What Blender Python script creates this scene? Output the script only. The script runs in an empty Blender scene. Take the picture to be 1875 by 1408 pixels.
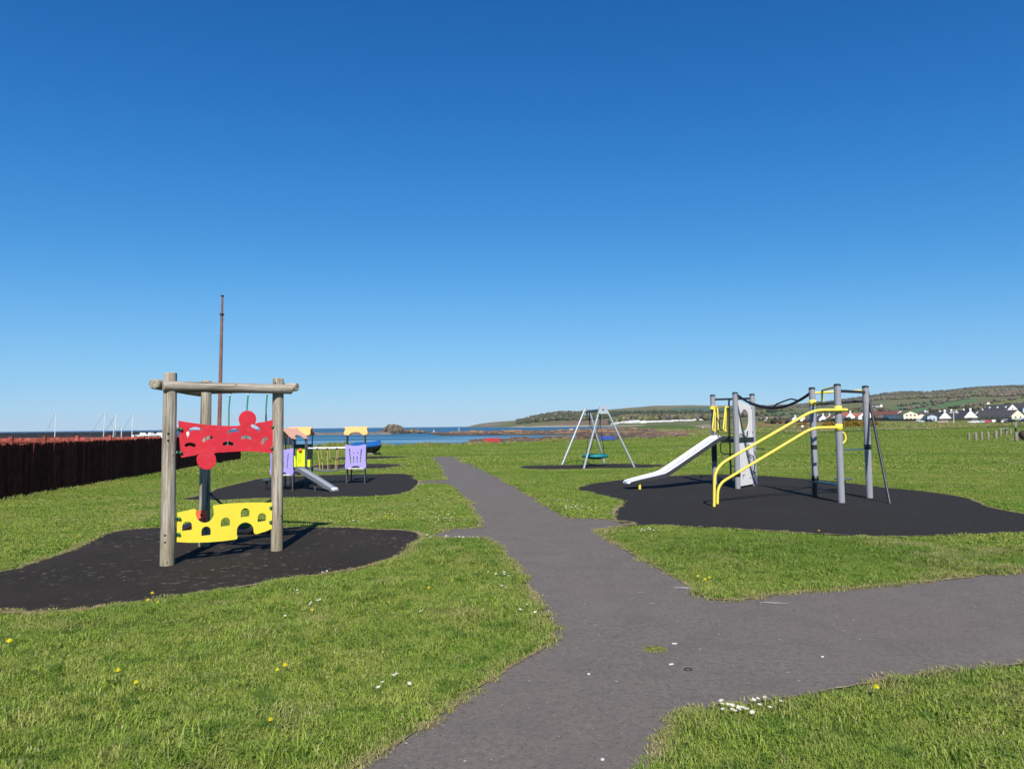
import bpy, bmesh, math, random
import numpy as np
from mathutils import Vector, Matrix, noise as mnoise
from mathutils.geometry import tessellate_polygon

random.seed(7)
rng = np.random.default_rng(7)
scene = bpy.context.scene
COL = scene.collection
R = math.radians

# ------------------------------------------------------------------ camera
FPX, CX, CY, EYE = 1300.0, 937.5, 704.0, 1.6          # photograph: 1875 x 1408, 25 mm equivalent
PITCH, ROLL = math.atan(76.0 / FPX), R(0.62)
cam_data = bpy.data.cameras.new('camera')
cam = bpy.data.objects.new('camera', cam_data)
COL.objects.link(cam)
cam_data.sensor_width = 36.0
cam_data.lens = 36.0 * FPX / 1875.0
cam_data.clip_start, cam_data.clip_end = 0.05, 60000.0
_U = Vector((0, -math.sin(PITCH), math.cos(PITCH)))
_F = Vector((0, math.cos(PITCH), math.sin(PITCH)))
_X = Vector((1, 0, 0))
_rt = _X * math.cos(ROLL) - _U * math.sin(ROLL)
_up = _X * math.sin(ROLL) + _U * math.cos(ROLL)
m = Matrix((_rt, _up, -_F)).transposed().to_4x4()
m.translation = (0, 0, EYE)
cam.matrix_world = m
scene.camera = cam

# ------------------------------------------------------------------ sky, sun, exposure
SUN_EL, SHADOW_AZ = R(41.0), R(-3.6)                   # shadows run away from the viewer, a touch to the left
world = bpy.data.worlds.new('World')
scene.world = world
world.use_nodes = True
wn, wl = world.node_tree.nodes, world.node_tree.links
wn.clear()
sky = wn.new('ShaderNodeTexSky')
sky.sky_type = 'NISHITA'
sky.sun_disc = False
sky.sun_elevation = SUN_EL
sky.sun_rotation = math.pi + SHADOW_AZ
sky.altitude = 0
sky.air_density, sky.dust_density, sky.ozone_density = 0.8, 0.0, 10.0
SKY_STRENGTH = 0.105
pre = wn.new('ShaderNodeVectorMath')
pre.operation = 'SCALE'
pre.inputs['Scale'].default_value = SKY_STRENGTH
grade = wn.new('ShaderNodeRGBCurve')                    # one film-like response for the whole sky dome
for ch, pts in ((0, ((0, 0), (0.049, 0.0095), (0.10, 0.041), (0.204, 0.144), (0.389, 0.258), (0.664, 0.378), (1, 0.45))),
                (1, ((0, 0), (0.1155, 0.104), (0.231, 0.226), (0.437, 0.402), (0.692, 0.522), (0.885, 0.592), (1, 0.63))),
                (2, ((0, 0), (0.290, 0.348), (0.532, 0.560), (0.847, 0.715), (0.95, 0.735), (1, 0.74)))):
    cv = grade.mapping.curves[ch]
    cv.points[0].location = pts[0]
    cv.points[1].location = pts[-1]
    for p in pts[1:-1]:
        cv.points.new(*p)
grade.mapping.extend = 'HORIZONTAL'
grade.mapping.update()
post = wn.new('ShaderNodeVectorMath')
post.operation = 'SCALE'
post.inputs['Scale'].default_value = 1.0 / SKY_STRENGTH
bg = wn.new('ShaderNodeBackground')
bg.inputs['Strength'].default_value = SKY_STRENGTH
wo = wn.new('ShaderNodeOutputWorld')
wl.new(sky.outputs[0], pre.inputs[0])
wl.new(pre.outputs[0], grade.inputs['Color'])
wl.new(grade.outputs[0], post.inputs[0])
wl.new(post.outputs[0], bg.inputs[0])
wl.new(bg.outputs[0], wo.inputs[0])
sun_data = bpy.data.lights.new('sun', 'SUN')
sun_data.energy, sun_data.angle, sun_data.color = 5.0, R(0.53), (1.0, 0.945, 0.87)
sun = bpy.data.objects.new('sun', sun_data)
COL.objects.link(sun)
sun_dir = Vector((math.sin(SHADOW_AZ) * math.cos(SUN_EL), math.cos(SHADOW_AZ) * math.cos(SUN_EL), -math.sin(SUN_EL)))
sun.rotation_euler = sun_dir.to_track_quat('-Z', 'Y').to_euler()
sun.location = (0, -20, 30)
scene.view_settings.view_transform = 'Standard'
scene.view_settings.look = 'None'
scene.view_settings.exposure = 0.3
scene.view_settings.gamma = 1.0
scene.view_settings.use_curve_mapping = False
scene.render.engine = 'CYCLES'
scene.cycles.max_bounces = 6
scene.cycles.transparent_max_bounces = 6

# ------------------------------------------------------------------ measuring helpers
def ray(u, v):
    x, y = (u - CX) / FPX, (CY - v) / FPX
    return _rt * x + _up * y + _F

def G(u, v, z=0.0):                                     # the point of a level plane seen at a photo position
    d = ray(u, v)
    t = (z - EYE) / d.z
    return Vector((d.x * t, d.y * t, z))

def AT(u, v, Y):                                        # the point at depth Y seen at a photo position
    d = ray(u, v)
    t = Y / d.y
    return Vector((d.x * t, Y, EYE + d.z * t))

def ON(u, v, p0, n):                                    # on the plane through p0 with normal n
    d = ray(u, v)
    o = Vector((0, 0, EYE))
    t = (p0 - o).dot(n) / d.dot(n)
    return o + d * t

def UV(p):                                              # photo position of a point
    q = Vector(p) - Vector((0, 0, EYE))
    f = q.dot(_F)
    return CX + FPX * q.dot(_rt) / f, CY - FPX * q.dot(_up) / f

def catmull(pts, n=6, closed=True):
    out = []
    P = [np.array(p, float) for p in pts]
    N = len(P)
    rngi = range(N) if closed else range(N - 1)
    for i in rngi:
        if closed:
            a, b, c, d = P[i - 1], P[i], P[(i + 1) % N], P[(i + 2) % N]
        else:
            a, b, c, d = P[max(i - 1, 0)], P[i], P[i + 1], P[min(i + 2, N - 1)]
        for k in range(n):
            t = k / n
            out.append(0.5 * ((2 * b) + (c - a) * t + (2 * a - 5 * b + 4 * c - d) * t * t + (3 * b - a - 3 * c + d) * t ** 3))
    if not closed:
        out.append(P[-1])
    return out

# ------------------------------------------------------------------ materials
MATS = {}

def new_mat(name):
    mt = bpy.data.materials.new(name)
    mt.use_nodes = True
    nt = mt.node_tree
    nt.nodes.clear()
    out = nt.nodes.new('ShaderNodeOutputMaterial')
    bs = nt.nodes.new('ShaderNodeBsdfPrincipled')
    nt.links.new(bs.outputs[0], out.inputs[0])
    MATS[name] = mt
    return mt, nt, bs, out

def N(nt, kind, **kw):
    n = nt.nodes.new(kind)
    for k, v in kw.items():
        if k.startswith('i_'):
            n.inputs[k[2:].replace('_', ' ')].default_value = v
        else:
            setattr(n, k, v)
    return n

def ramp(nt, stops, fac=None):
    r = nt.nodes.new('ShaderNodeValToRGB')
    e = r.color_ramp.elements
    while len(e) > 1:
        e.remove(e[-1])
    e[0].position = stops[0][0]
    e[0].color = (*stops[0][1], 1)
    for p, c in stops[1:]:
        x = e.new(p)
        x.color = (*c, 1)
    if fac is not None:
        nt.links.new(fac, r.inputs[0])
    return r

def mixc(nt, fac, a, b, blend='MIX'):
    n = nt.nodes.new('ShaderNodeMix')
    n.data_type = 'RGBA'
    n.blend_type = blend
    for sock, val in ((0, fac), (6, a), (7, b)):
        if hasattr(val, 'is_linked') or hasattr(val, 'links'):
            nt.links.new(val, n.inputs[sock])
        elif sock == 0:
            n.inputs[0].default_value = val
        else:
            n.inputs[sock].default_value = (*val, 1)
    return n.outputs[2]

def noise_tex(nt, scale, detail=4, rough=0.6, vec=None, lac=2.0):
    n = nt.nodes.new('ShaderNodeTexNoise')
    n.inputs['Scale'].default_value = scale
    n.inputs['Detail'].default_value = detail
    n.inputs['Roughness'].default_value = rough
    n.inputs['Lacunarity'].default_value = lac
    if vec is not None:
        nt.links.new(vec, n.inputs['Vector'])
    return n.outputs[0]

def maprange(nt, val, a, b, c=0.0, d=1.0):
    n = nt.nodes.new('ShaderNodeMapRange')
    nt.links.new(val, n.inputs[0])
    for i, x in enumerate((a, b, c, d)):
        n.inputs[i + 1].default_value = x
    return n.outputs[0]

def math_(nt, op, a, b=None):
    n = nt.nodes.new('ShaderNodeMath')
    n.operation = op
    for i, v in enumerate((a, b)):
        if v is None:
            continue
        if hasattr(v, 'links'):
            nt.links.new(v, n.inputs[i])
        else:
            n.inputs[i].default_value = v
    return n.outputs[0]

def bump(nt, bs, h, strength=0.3, dist=0.01):
    b = nt.nodes.new('ShaderNodeBump')
    b.inputs['Strength'].default_value = strength
    b.inputs['Distance'].default_value = dist
    nt.links.new(h, b.inputs['Height'])
    nt.links.new(b.outputs[0], bs.inputs['Normal'])

def worldpos(nt):
    return nt.nodes.new('ShaderNodeNewGeometry').outputs['Position']

def scaled(nt, vec, s):
    mp = nt.nodes.new('ShaderNodeMapping')
    mp.inputs['Scale'].default_value = s
    nt.links.new(vec, mp.inputs['Vector'])
    return mp.outputs[0]

def paint(name, col, rough=0.45, var=0.12, scale=9.0, metal=0.0, spec=0.4, dirt=(0.2, 0.18, 0.15), dirt_amt=0.12, bumps=0.0):
    mt, nt, bs, out = new_mat(name)
    pos = worldpos(nt)
    n1 = noise_tex(nt, scale, 5, 0.65, pos)
    lo = tuple(c * (1 - var) for c in col)
    hi = tuple(min(1, c * (1 + var)) for c in col)
    r = ramp(nt, [(0.3, lo), (0.7, hi)], n1)
    n2 = noise_tex(nt, scale * 3.1, 6, 0.7, pos)
    d = maprange(nt, n2, 0.52, 0.75, 0, dirt_amt)
    nt.links.new(mixc(nt, d, r.outputs[0], dirt), bs.inputs['Base Color'])
    bs.inputs['Metallic'].default_value = metal
    bs.inputs['Specular IOR Level'].default_value = spec
    nt.links.new(maprange(nt, n2, 0.3, 0.7, rough * 0.85, min(1, rough * 1.2)), bs.inputs['Roughness'])
    if bumps:
        bump(nt, bs, n2, bumps, 0.004)
    return mt

def wood_mat(name, lo, mid, hi, base_tint=(0.17, 0.14, 0.055)):
    mt, nt, bs, out = new_mat(name)
    at = N(nt, 'ShaderNodeAttribute', attribute_name='lc')
    v = scaled(nt, at.outputs['Vector'], (30, 30, 1.5))
    n1 = noise_tex(nt, 1.0, 6, 0.65, v)
    v2 = scaled(nt, at.outputs['Vector'], (95, 95, 2.2))
    n2 = noise_tex(nt, 1.0, 4, 0.7, v2)
    v3 = scaled(nt, at.outputs['Vector'], (6, 6, 2.6))
    n3 = noise_tex(nt, 1.0, 4, 0.6, v3)
    c = ramp(nt, [(0.36, lo), (0.48, mid), (0.60, hi)], n1).outputs[0]
    c = mixc(nt, maprange(nt, n2, 0.53, 0.64, 0, 0.7), c, tuple(x * 0.45 for x in lo))
    c = mixc(nt, maprange(nt, n3, 0.5, 0.7, 0, 0.6), c, (0.30, 0.25, 0.16))
    pz = nt.nodes.new('ShaderNodeSeparateXYZ')
    nt.links.new(worldpos(nt), pz.inputs[0])
    low = maprange(nt, pz.outputs[2], 0.7, 0.0, 0, 0.6)
    c = mixc(nt, math_(nt, 'MULTIPLY', low, maprange(nt, n3, 0.35, 0.6, 0.35, 1)), c, base_tint)
    knots = N(nt, 'ShaderNodeTexVoronoi')
    knots.inputs['Scale'].default_value = 1.0
    nt.links.new(scaled(nt, at.outputs['Vector'], (9, 9, 5.0)), knots.inputs['Vector'])
    c = mixc(nt, maprange(nt, knots.outputs['Distance'], 0.10, 0.05, 0, 0.75), c, (0.05, 0.035, 0.022))
    nt.links.new(c, bs.inputs['Base Color'])
    bs.inputs['Roughness'].default_value = 0.85
    bs.inputs['Specular IOR Level'].default_value = 0.15
    bump(nt, bs, math_(nt, 'ADD', n1, math_(nt, 'MULTIPLY', n2, 0.6)), 0.5, 0.008)
    return mt

M_WOOD = wood_mat('weathered_log', (0.13, 0.105, 0.075), (0.30, 0.26, 0.20), (0.45, 0.40, 0.33))
M_POSTWOOD = wood_mat('trail_wood', (0.17, 0.15, 0.12), (0.28, 0.25, 0.21), (0.38, 0.35, 0.3))
M_RED = paint('red_panel', (0.64, 0.030, 0.045), 0.40, 0.09, 3.5, dirt=(0.55, 0.16, 0.16), dirt_amt=0.30)
M_YEL = paint('yellow_panel', (0.86, 0.71, 0.055), 0.40, 0.05, 3.5, dirt=(0.62, 0.52, 0.20), dirt_amt=0.22)
M_GREENCAP = paint('green_cap', (0.012, 0.125, 0.055), 0.22, 0.1, 20, spec=0.6, dirt_amt=0.05)
M_BLACK = paint('black_plastic', (0.012, 0.012, 0.013), 0.45, 0.2, 20, dirt_amt=0.06)
M_BOLT = paint('dark_bolt', (0.02, 0.018, 0.016), 0.5, 0.2, 20)
M_ORANGE = paint('orange_plastic', (0.75, 0.13, 0.055), 0.4, 0.08, 10, dirt_amt=0.15)
M_ROPEG = paint('green_rope', (0.012, 0.22, 0.14), 0.7, 0.25, 60)
M_ROPET = paint('tan_rope', (0.50, 0.34, 0.15), 0.8, 0.2, 60)
M_WHITE = paint('white_plastic', (0.78, 0.77, 0.74), 0.45, 0.05, 8, dirt_amt=0.15)
M_STICK = paint('white_sticker', (0.8, 0.78, 0.78), 0.5, 0.04, 30, dirt=(0.6, 0.2, 0.2), dirt_amt=0.3)
M_GREY = paint('grey_powder_coat', (0.275, 0.275, 0.295), 0.42, 0.06, 8, dirt=(0.14, 0.13, 0.12), dirt_amt=0.2)
M_LGREY = paint('pale_grey_panel', (0.72, 0.69, 0.67), 0.45, 0.05, 5, dirt=(0.25, 0.23, 0.21), dirt_amt=0.2)
M_STEEL = paint('slide_steel_glare', (0.86, 0.86, 0.86), 0.42, 0.02, 4, metal=0.08, dirt=(0.7, 0.7, 0.7), dirt_amt=0.1)  # near-white base stands for sun glare on the steel
M_STEELSIDE = paint('slide_steel_side', (0.42, 0.43, 0.45), 0.38, 0.08, 6, metal=0.75)
M_SIDESHADE = paint('slide_side_shade', (0.05, 0.052, 0.055), 0.35, 0.15, 6, metal=0.3)  # dark tone stands for shade and ground reflection on the near side
M_GALV = paint('galvanised_steel', (0.50, 0.53, 0.55), 0.42, 0.1, 18, metal=0.45, dirt=(0.3, 0.31, 0.32), dirt_amt=0.4)
M_YTUBE = paint('yellow_tube', (0.88, 0.68, 0.085), 0.38, 0.05, 10, dirt=(0.5, 0.36, 0.08), dirt_amt=0.25)
M_DSTEEL = paint('dark_steel', (0.018, 0.02, 0.023), 0.35, 0.2, 14, spec=0.5)
M_TEALDARK = paint('dark_teal_step', (0.05, 0.085, 0.095), 0.4, 0.15, 14)
M_TEAL = paint('teal_nest_ring', (0.006, 0.19, 0.20), 0.5, 0.12, 14)
M_PURPLE = paint('lilac_panel', (0.36, 0.30, 0.72), 0.5, 0.05, 6, dirt_amt=0.08)
M_ROOFO = paint('orange_roof_panel', (0.86, 0.45, 0.15), 0.5, 0.05, 6, dirt_amt=0.1)
M_ROOFP = paint('faded_pink_roof', (0.70, 0.38, 0.26), 0.5, 0.08, 6, dirt_amt=0.15)
M_LIME = paint('lime_panel', (0.62, 0.80, 0.01), 0.45, 0.05, 6, dirt_amt=0.08)
M_DGREEN = paint('dark_green_panel', (0.008, 0.07, 0.035), 0.45, 0.1, 6)
M_NET = paint('grey_net', (0.10, 0.115, 0.13), 0.7, 0.2, 30)
M_RUST = paint('rusty_mast', (0.19, 0.085, 0.06), 0.8, 0.4, 3.0, dirt=(0.35, 0.30, 0.28), dirt_amt=0.6)
M_BENCHR = paint('red_bench', (0.42, 0.03, 0.035), 0.5, 0.15, 4)
M_BENCHB = paint('blue_bench', (0.02, 0.07, 0.32), 0.5, 0.15, 4)
M_TARP = paint('blue_tarp', (0.010, 0.105, 0.36), 0.5, 0.15, 3)
M_HULL = paint('dark_hull', (0.012, 0.014, 0.02), 0.4, 0.2, 3)
M_FENCE = paint('shaded_fence_stain', (0.085, 0.018, 0.012), 0.85, 0.45, 5, dirt=(0.11, 0.028, 0.018), dirt_amt=0.5, spec=0.1)  # shade of the unlit side is put into this dark stain colour
def tint_per_board(mt, lo, hi):
    nt = mt.node_tree
    bs = next(n for n in nt.nodes if n.type == 'BSDF_PRINCIPLED')
    src = bs.inputs['Base Color'].links[0].from_socket
    rnd = nt.nodes.new('ShaderNodeObjectInfo').outputs['Random']
    g = nt.nodes.new('ShaderNodeVectorMath')
    g.operation = 'SCALE'
    nt.links.new(src, g.inputs[0])
    nt.links.new(maprange(nt, rnd, 0, 1, lo, hi), g.inputs['Scale'])
    nt.links.new(g.outputs[0], bs.inputs['Base Color'])
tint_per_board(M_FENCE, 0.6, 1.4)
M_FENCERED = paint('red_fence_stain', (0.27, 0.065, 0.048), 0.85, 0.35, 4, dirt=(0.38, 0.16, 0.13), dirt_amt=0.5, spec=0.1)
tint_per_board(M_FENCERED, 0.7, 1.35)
M_WHITEP = paint('white_pipe', (0.75, 0.74, 0.72), 0.5, 0.05, 4)

def rubber_mat(name, base, scuff, amt, specks):
    mt, nt, bs, out = new_mat(name)
    pos = worldpos(nt)
    fine = noise_tex(nt, 85, 3, 0.7, pos)
    mid = noise_tex(nt, 3.2, 5, 0.65, scaled(nt, pos, (1, 1.2, 1)))
    big = noise_tex(nt, 0.55, 3, 0.5, pos)
    c = ramp(nt, [(0.3, tuple(x * 0.62 for x in base)), (0.7, tuple(x * 1.45 for x in base))], fine).outputs[0]
    c = mixc(nt, maprange(nt, big, 0.42, 0.65, 0, 0.45), c, tuple(x * 1.7 for x in scuff))
    sp = noise_tex(nt, 9, 4, 0.7, pos)
    c = mixc(nt, math_(nt, 'MULTIPLY', maprange(nt, sp, 0.57, 0.70, 0, amt), maprange(nt, noise_tex(nt, 0.8, 3, 0.5, pos), 0.42, 0.60, 0.12, 1)), c, (0.23, 0.195, 0.16))
    vo = N(nt, 'ShaderNodeTexVoronoi')
    vo.inputs['Scale'].default_value = 5.0
    nt.links.new(pos, vo.inputs['Vector'])
    c = mixc(nt, math_(nt, 'MULTIPLY', maprange(nt, vo.outputs['Distance'], 0.05, 0.03, 0, specks),
                       maprange(nt, mid, 0.45, 0.55)), c, (0.5, 0.47, 0.42))
    nt.links.new(c, bs.inputs['Base Color'])
    bs.inputs['Roughness'].default_value = 0.88
    bs.inputs['Specular IOR Level'].default_value = 0.06
    bump(nt, bs, fine, 0.5, 0.006)
    return mt

M_RUBL = rubber_mat('worn_rubber', (0.030, 0.0255, 0.0205), (0.030, 0.025, 0.021), 0.75, 0.9)
M_RUBR = rubber_mat('black_rubber', (0.030, 0.0275, 0.0245), (0.021, 0.020, 0.019), 0.22, 0.7)

def tarmac_mat():
    mt, nt, bs, out = new_mat('path_tarmac')
    pos = worldpos(nt)
    fine = noise_tex(nt, 120, 3, 0.75, pos)
    grit = noise_tex(nt, 48, 2, 0.6, pos)
    mid = noise_tex(nt, 2.4, 5, 0.6, pos)
    big = noise_tex(nt, 0.4, 4, 0.55, pos)
    c = ramp(nt, [(0.25, (0.094, 0.080, 0.067)), (0.5, (0.140, 0.118, 0.097)), (0.78, (0.192, 0.166, 0.136))], fine).outputs[0]
    g2 = noise_tex(nt, 22, 4, 0.8, pos)
    c = mixc(nt, maprange(nt, g2, 0.35, 0.65, 0, 0.7), c, (0.192, 0.166, 0.138))
    c = mixc(nt, maprange(nt, g2, 0.50, 0.34, 0, 0.5), c, (0.085, 0.075, 0.068))
    c = mixc(nt, maprange(nt, big, 0.44, 0.64, 0, 0.42), c, (0.165, 0.130, 0.110))
    c = mixc(nt, maprange(nt, mid, 0.46, 0.66, 0, 0.35), c, (0.105, 0.094, 0.083))
    stain = noise_tex(nt, 0.9, 3, 0.5, scaled(nt, pos, (1, 1, 3)))
    c = mixc(nt, maprange(nt, stain, 0.58, 0.68, 0, 0.2), c, (0.20, 0.175, 0.15))
    c = mixc(nt, maprange(nt, grit, 0.62, 0.70, 0, 0.6), c, (0.045, 0.042, 0.04))
    vo = N(nt, 'ShaderNodeTexVoronoi')
    vo.inputs['Scale'].default_value = 9.0
    nt.links.new(pos, vo.inputs['Vector'])
    sel = nt.nodes.new('ShaderNodeSeparateColor')
    nt.links.new(vo.outputs['Color'], sel.inputs[0])
    spot = math_(nt, 'MULTIPLY', maprange(nt, vo.outputs['Distance'], 0.085, 0.055), maprange(nt, sel.outputs[0], 0.60, 0.66))
    c = mixc(nt, math_(nt, 'MULTIPLY', spot, 0.85), c, (0.42, 0.40, 0.36))
    vo2 = N(nt, 'ShaderNodeTexVoronoi')
    vo2.inputs['Scale'].default_value = 33.0
    nt.links.new(pos, vo2.inputs['Vector'])
    sel2 = nt.nodes.new('ShaderNodeSeparateColor')
    nt.links.new(vo2.outputs['Color'], sel2.inputs[0])
    spot2 = math_(nt, 'MULTIPLY', maprange(nt, vo2.outputs['Distance'], 0.2, 0.12), maprange(nt, sel2.outputs[1], 0.82, 0.88))
    c = mixc(nt, math_(nt, 'MULTIPLY', spot2, 0.8), c, (0.34, 0.31, 0.28))
    nt.links.new(c, bs.inputs['Base Color'])
    bs.inputs['Roughness'].default_value = 0.86
    bs.inputs['Specular IOR Level'].default_value = 0.25
    bump(nt, bs, math_(nt, 'ADD', fine, grit), 0.55, 0.006)
    return mt

M_TARMAC = tarmac_mat()

def ground_mat(name, stops, s1=2.2, s2=0.35, fine=40):
    mt, nt, bs, out = new_mat(name)
    pos = worldpos(nt)
    a = noise_tex(nt, s1, 6, 0.65, pos)
    b = noise_tex(nt, s2, 4, 0.55, pos)
    f = noise_tex(nt, fine, 4, 0.7, pos)
    mixv = math_(nt, 'ADD', math_(nt, 'MULTIPLY', a, 0.4), math_(nt, 'ADD', math_(nt, 'MULTIPLY', b, 0.3), math_(nt, 'MULTIPLY', f, 0.3)))
    c = ramp(nt, stops, mixv).outputs[0]
    nt.links.new(c, bs.inputs['Base Color'])
    bs.inputs['Roughness'].default_value = 0.95
    bs.inputs['Specular IOR Level'].default_value = 0.1
    bump(nt, bs, math_(nt, 'ADD', f, a), 0.6, 0.03)
    return mt

M_LAWN = ground_mat('lawn_turf', [(0.36, (0.045, 0.065, 0.012)), (0.48, (0.085, 0.115, 0.02)), (0.6, (0.13, 0.15, 0.035)), (0.7, (0.18, 0.155, 0.06))])
M_STRAW = ground_mat('worn_straw_edge', [(0.38, (0.11, 0.10, 0.045)), (0.5, (0.26, 0.20, 0.10)), (0.64, (0.46, 0.37, 0.22))], 6, 1.2, 50)
M_YARD = ground_mat('yard_gravel', [(0.35, (0.14, 0.13, 0.115)), (0.65, (0.26, 0.24, 0.21))], 2, 0.2, 20)

def blade_mat(name, dark=0.0):
    mt, nt, bs, out = new_mat(name)
    pos = worldpos(nt)
    tone = N(nt, 'ShaderNodeAttribute', attribute_name='tone').outputs['Fac']
    hgt = N(nt, 'ShaderNodeAttribute', attribute_name='hgt').outputs['Fac']
    dry = N(nt, 'ShaderNodeAttribute', attribute_type='INSTANCER', attribute_name='dry').outputs['Fac']
    n1 = noise_tex(nt, 2.3, 4, 0.6, pos)
    n2 = noise_tex(nt, 0.35, 4, 0.6, pos)
    n3 = noise_tex(nt, 1.1, 3, 0.55, pos)
    n4 = noise_tex(nt, 5.5, 3, 0.6, pos)
    c = ramp(nt, [(0.0, (0.075, 0.140, 0.014)), (0.45, (0.215, 0.315, 0.034)), (0.85, (0.365, 0.44, 0.075)), (0.93, (0.42, 0.37, 0.16)), (1.0, (0.52, 0.45, 0.25))], tone).outputs[0]
    c = mixc(nt, maprange(nt, n1, 0.46, 0.62, 0, 0.6), c, (0.365, 0.39, 0.080))
    c = mixc(nt, maprange(nt, n2, 0.45, 0.60, 0, 0.5), c, (0.15, 0.275, 0.026))
    c = mixc(nt, maprange(nt, n4, 0.53, 0.64, 0, 0.72), c, (0.075, 0.165, 0.014))
    c = mixc(nt, maprange(nt, n3, 0.58, 0.70, 0, 0.55), c, (0.40, 0.34, 0.13))
    c = mixc(nt, maprange(nt, hgt, 0.35, 0.0, 0, 0.30), c, (0.26, 0.225, 0.08))
    if dark:
        c = mixc(nt, dark, c, (0.045, 0.10, 0.018))
    wide = noise_tex(nt, 1.0, 3, 0.5, scaled(nt, pos, (0.05, 0.16, 1)))
    c = mixc(nt, maprange(nt, wide, 0.50, 0.62, 0, 0.45), c, (0.11, 0.20, 0.022))
    c = mixc(nt, dry, c, (0.46, 0.37, 0.18))
    nt.links.new(c, bs.inputs['Base Color'])
    bs.inputs['Roughness'].default_value = 0.55
    bs.inputs['Specular IOR Level'].default_value = 0.25
    tr = nt.nodes.new('ShaderNodeBsdfTranslucent')
    nt.links.new(c, tr.inputs[0])
    mx = nt.nodes.new('ShaderNodeMixShader')
    mx.inputs[0].default_value = 0.25
    nt.links.new(bs.outputs[0], mx.inputs[1])
    nt.links.new(tr.outputs[0], mx.inputs[2])
    nt.links.new(mx.outputs[0], out.inputs[0])
    return mt

M_BLADE = blade_mat('grass_blade')
M_COARSE = blade_mat('coarse_blade', 0.6)

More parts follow.
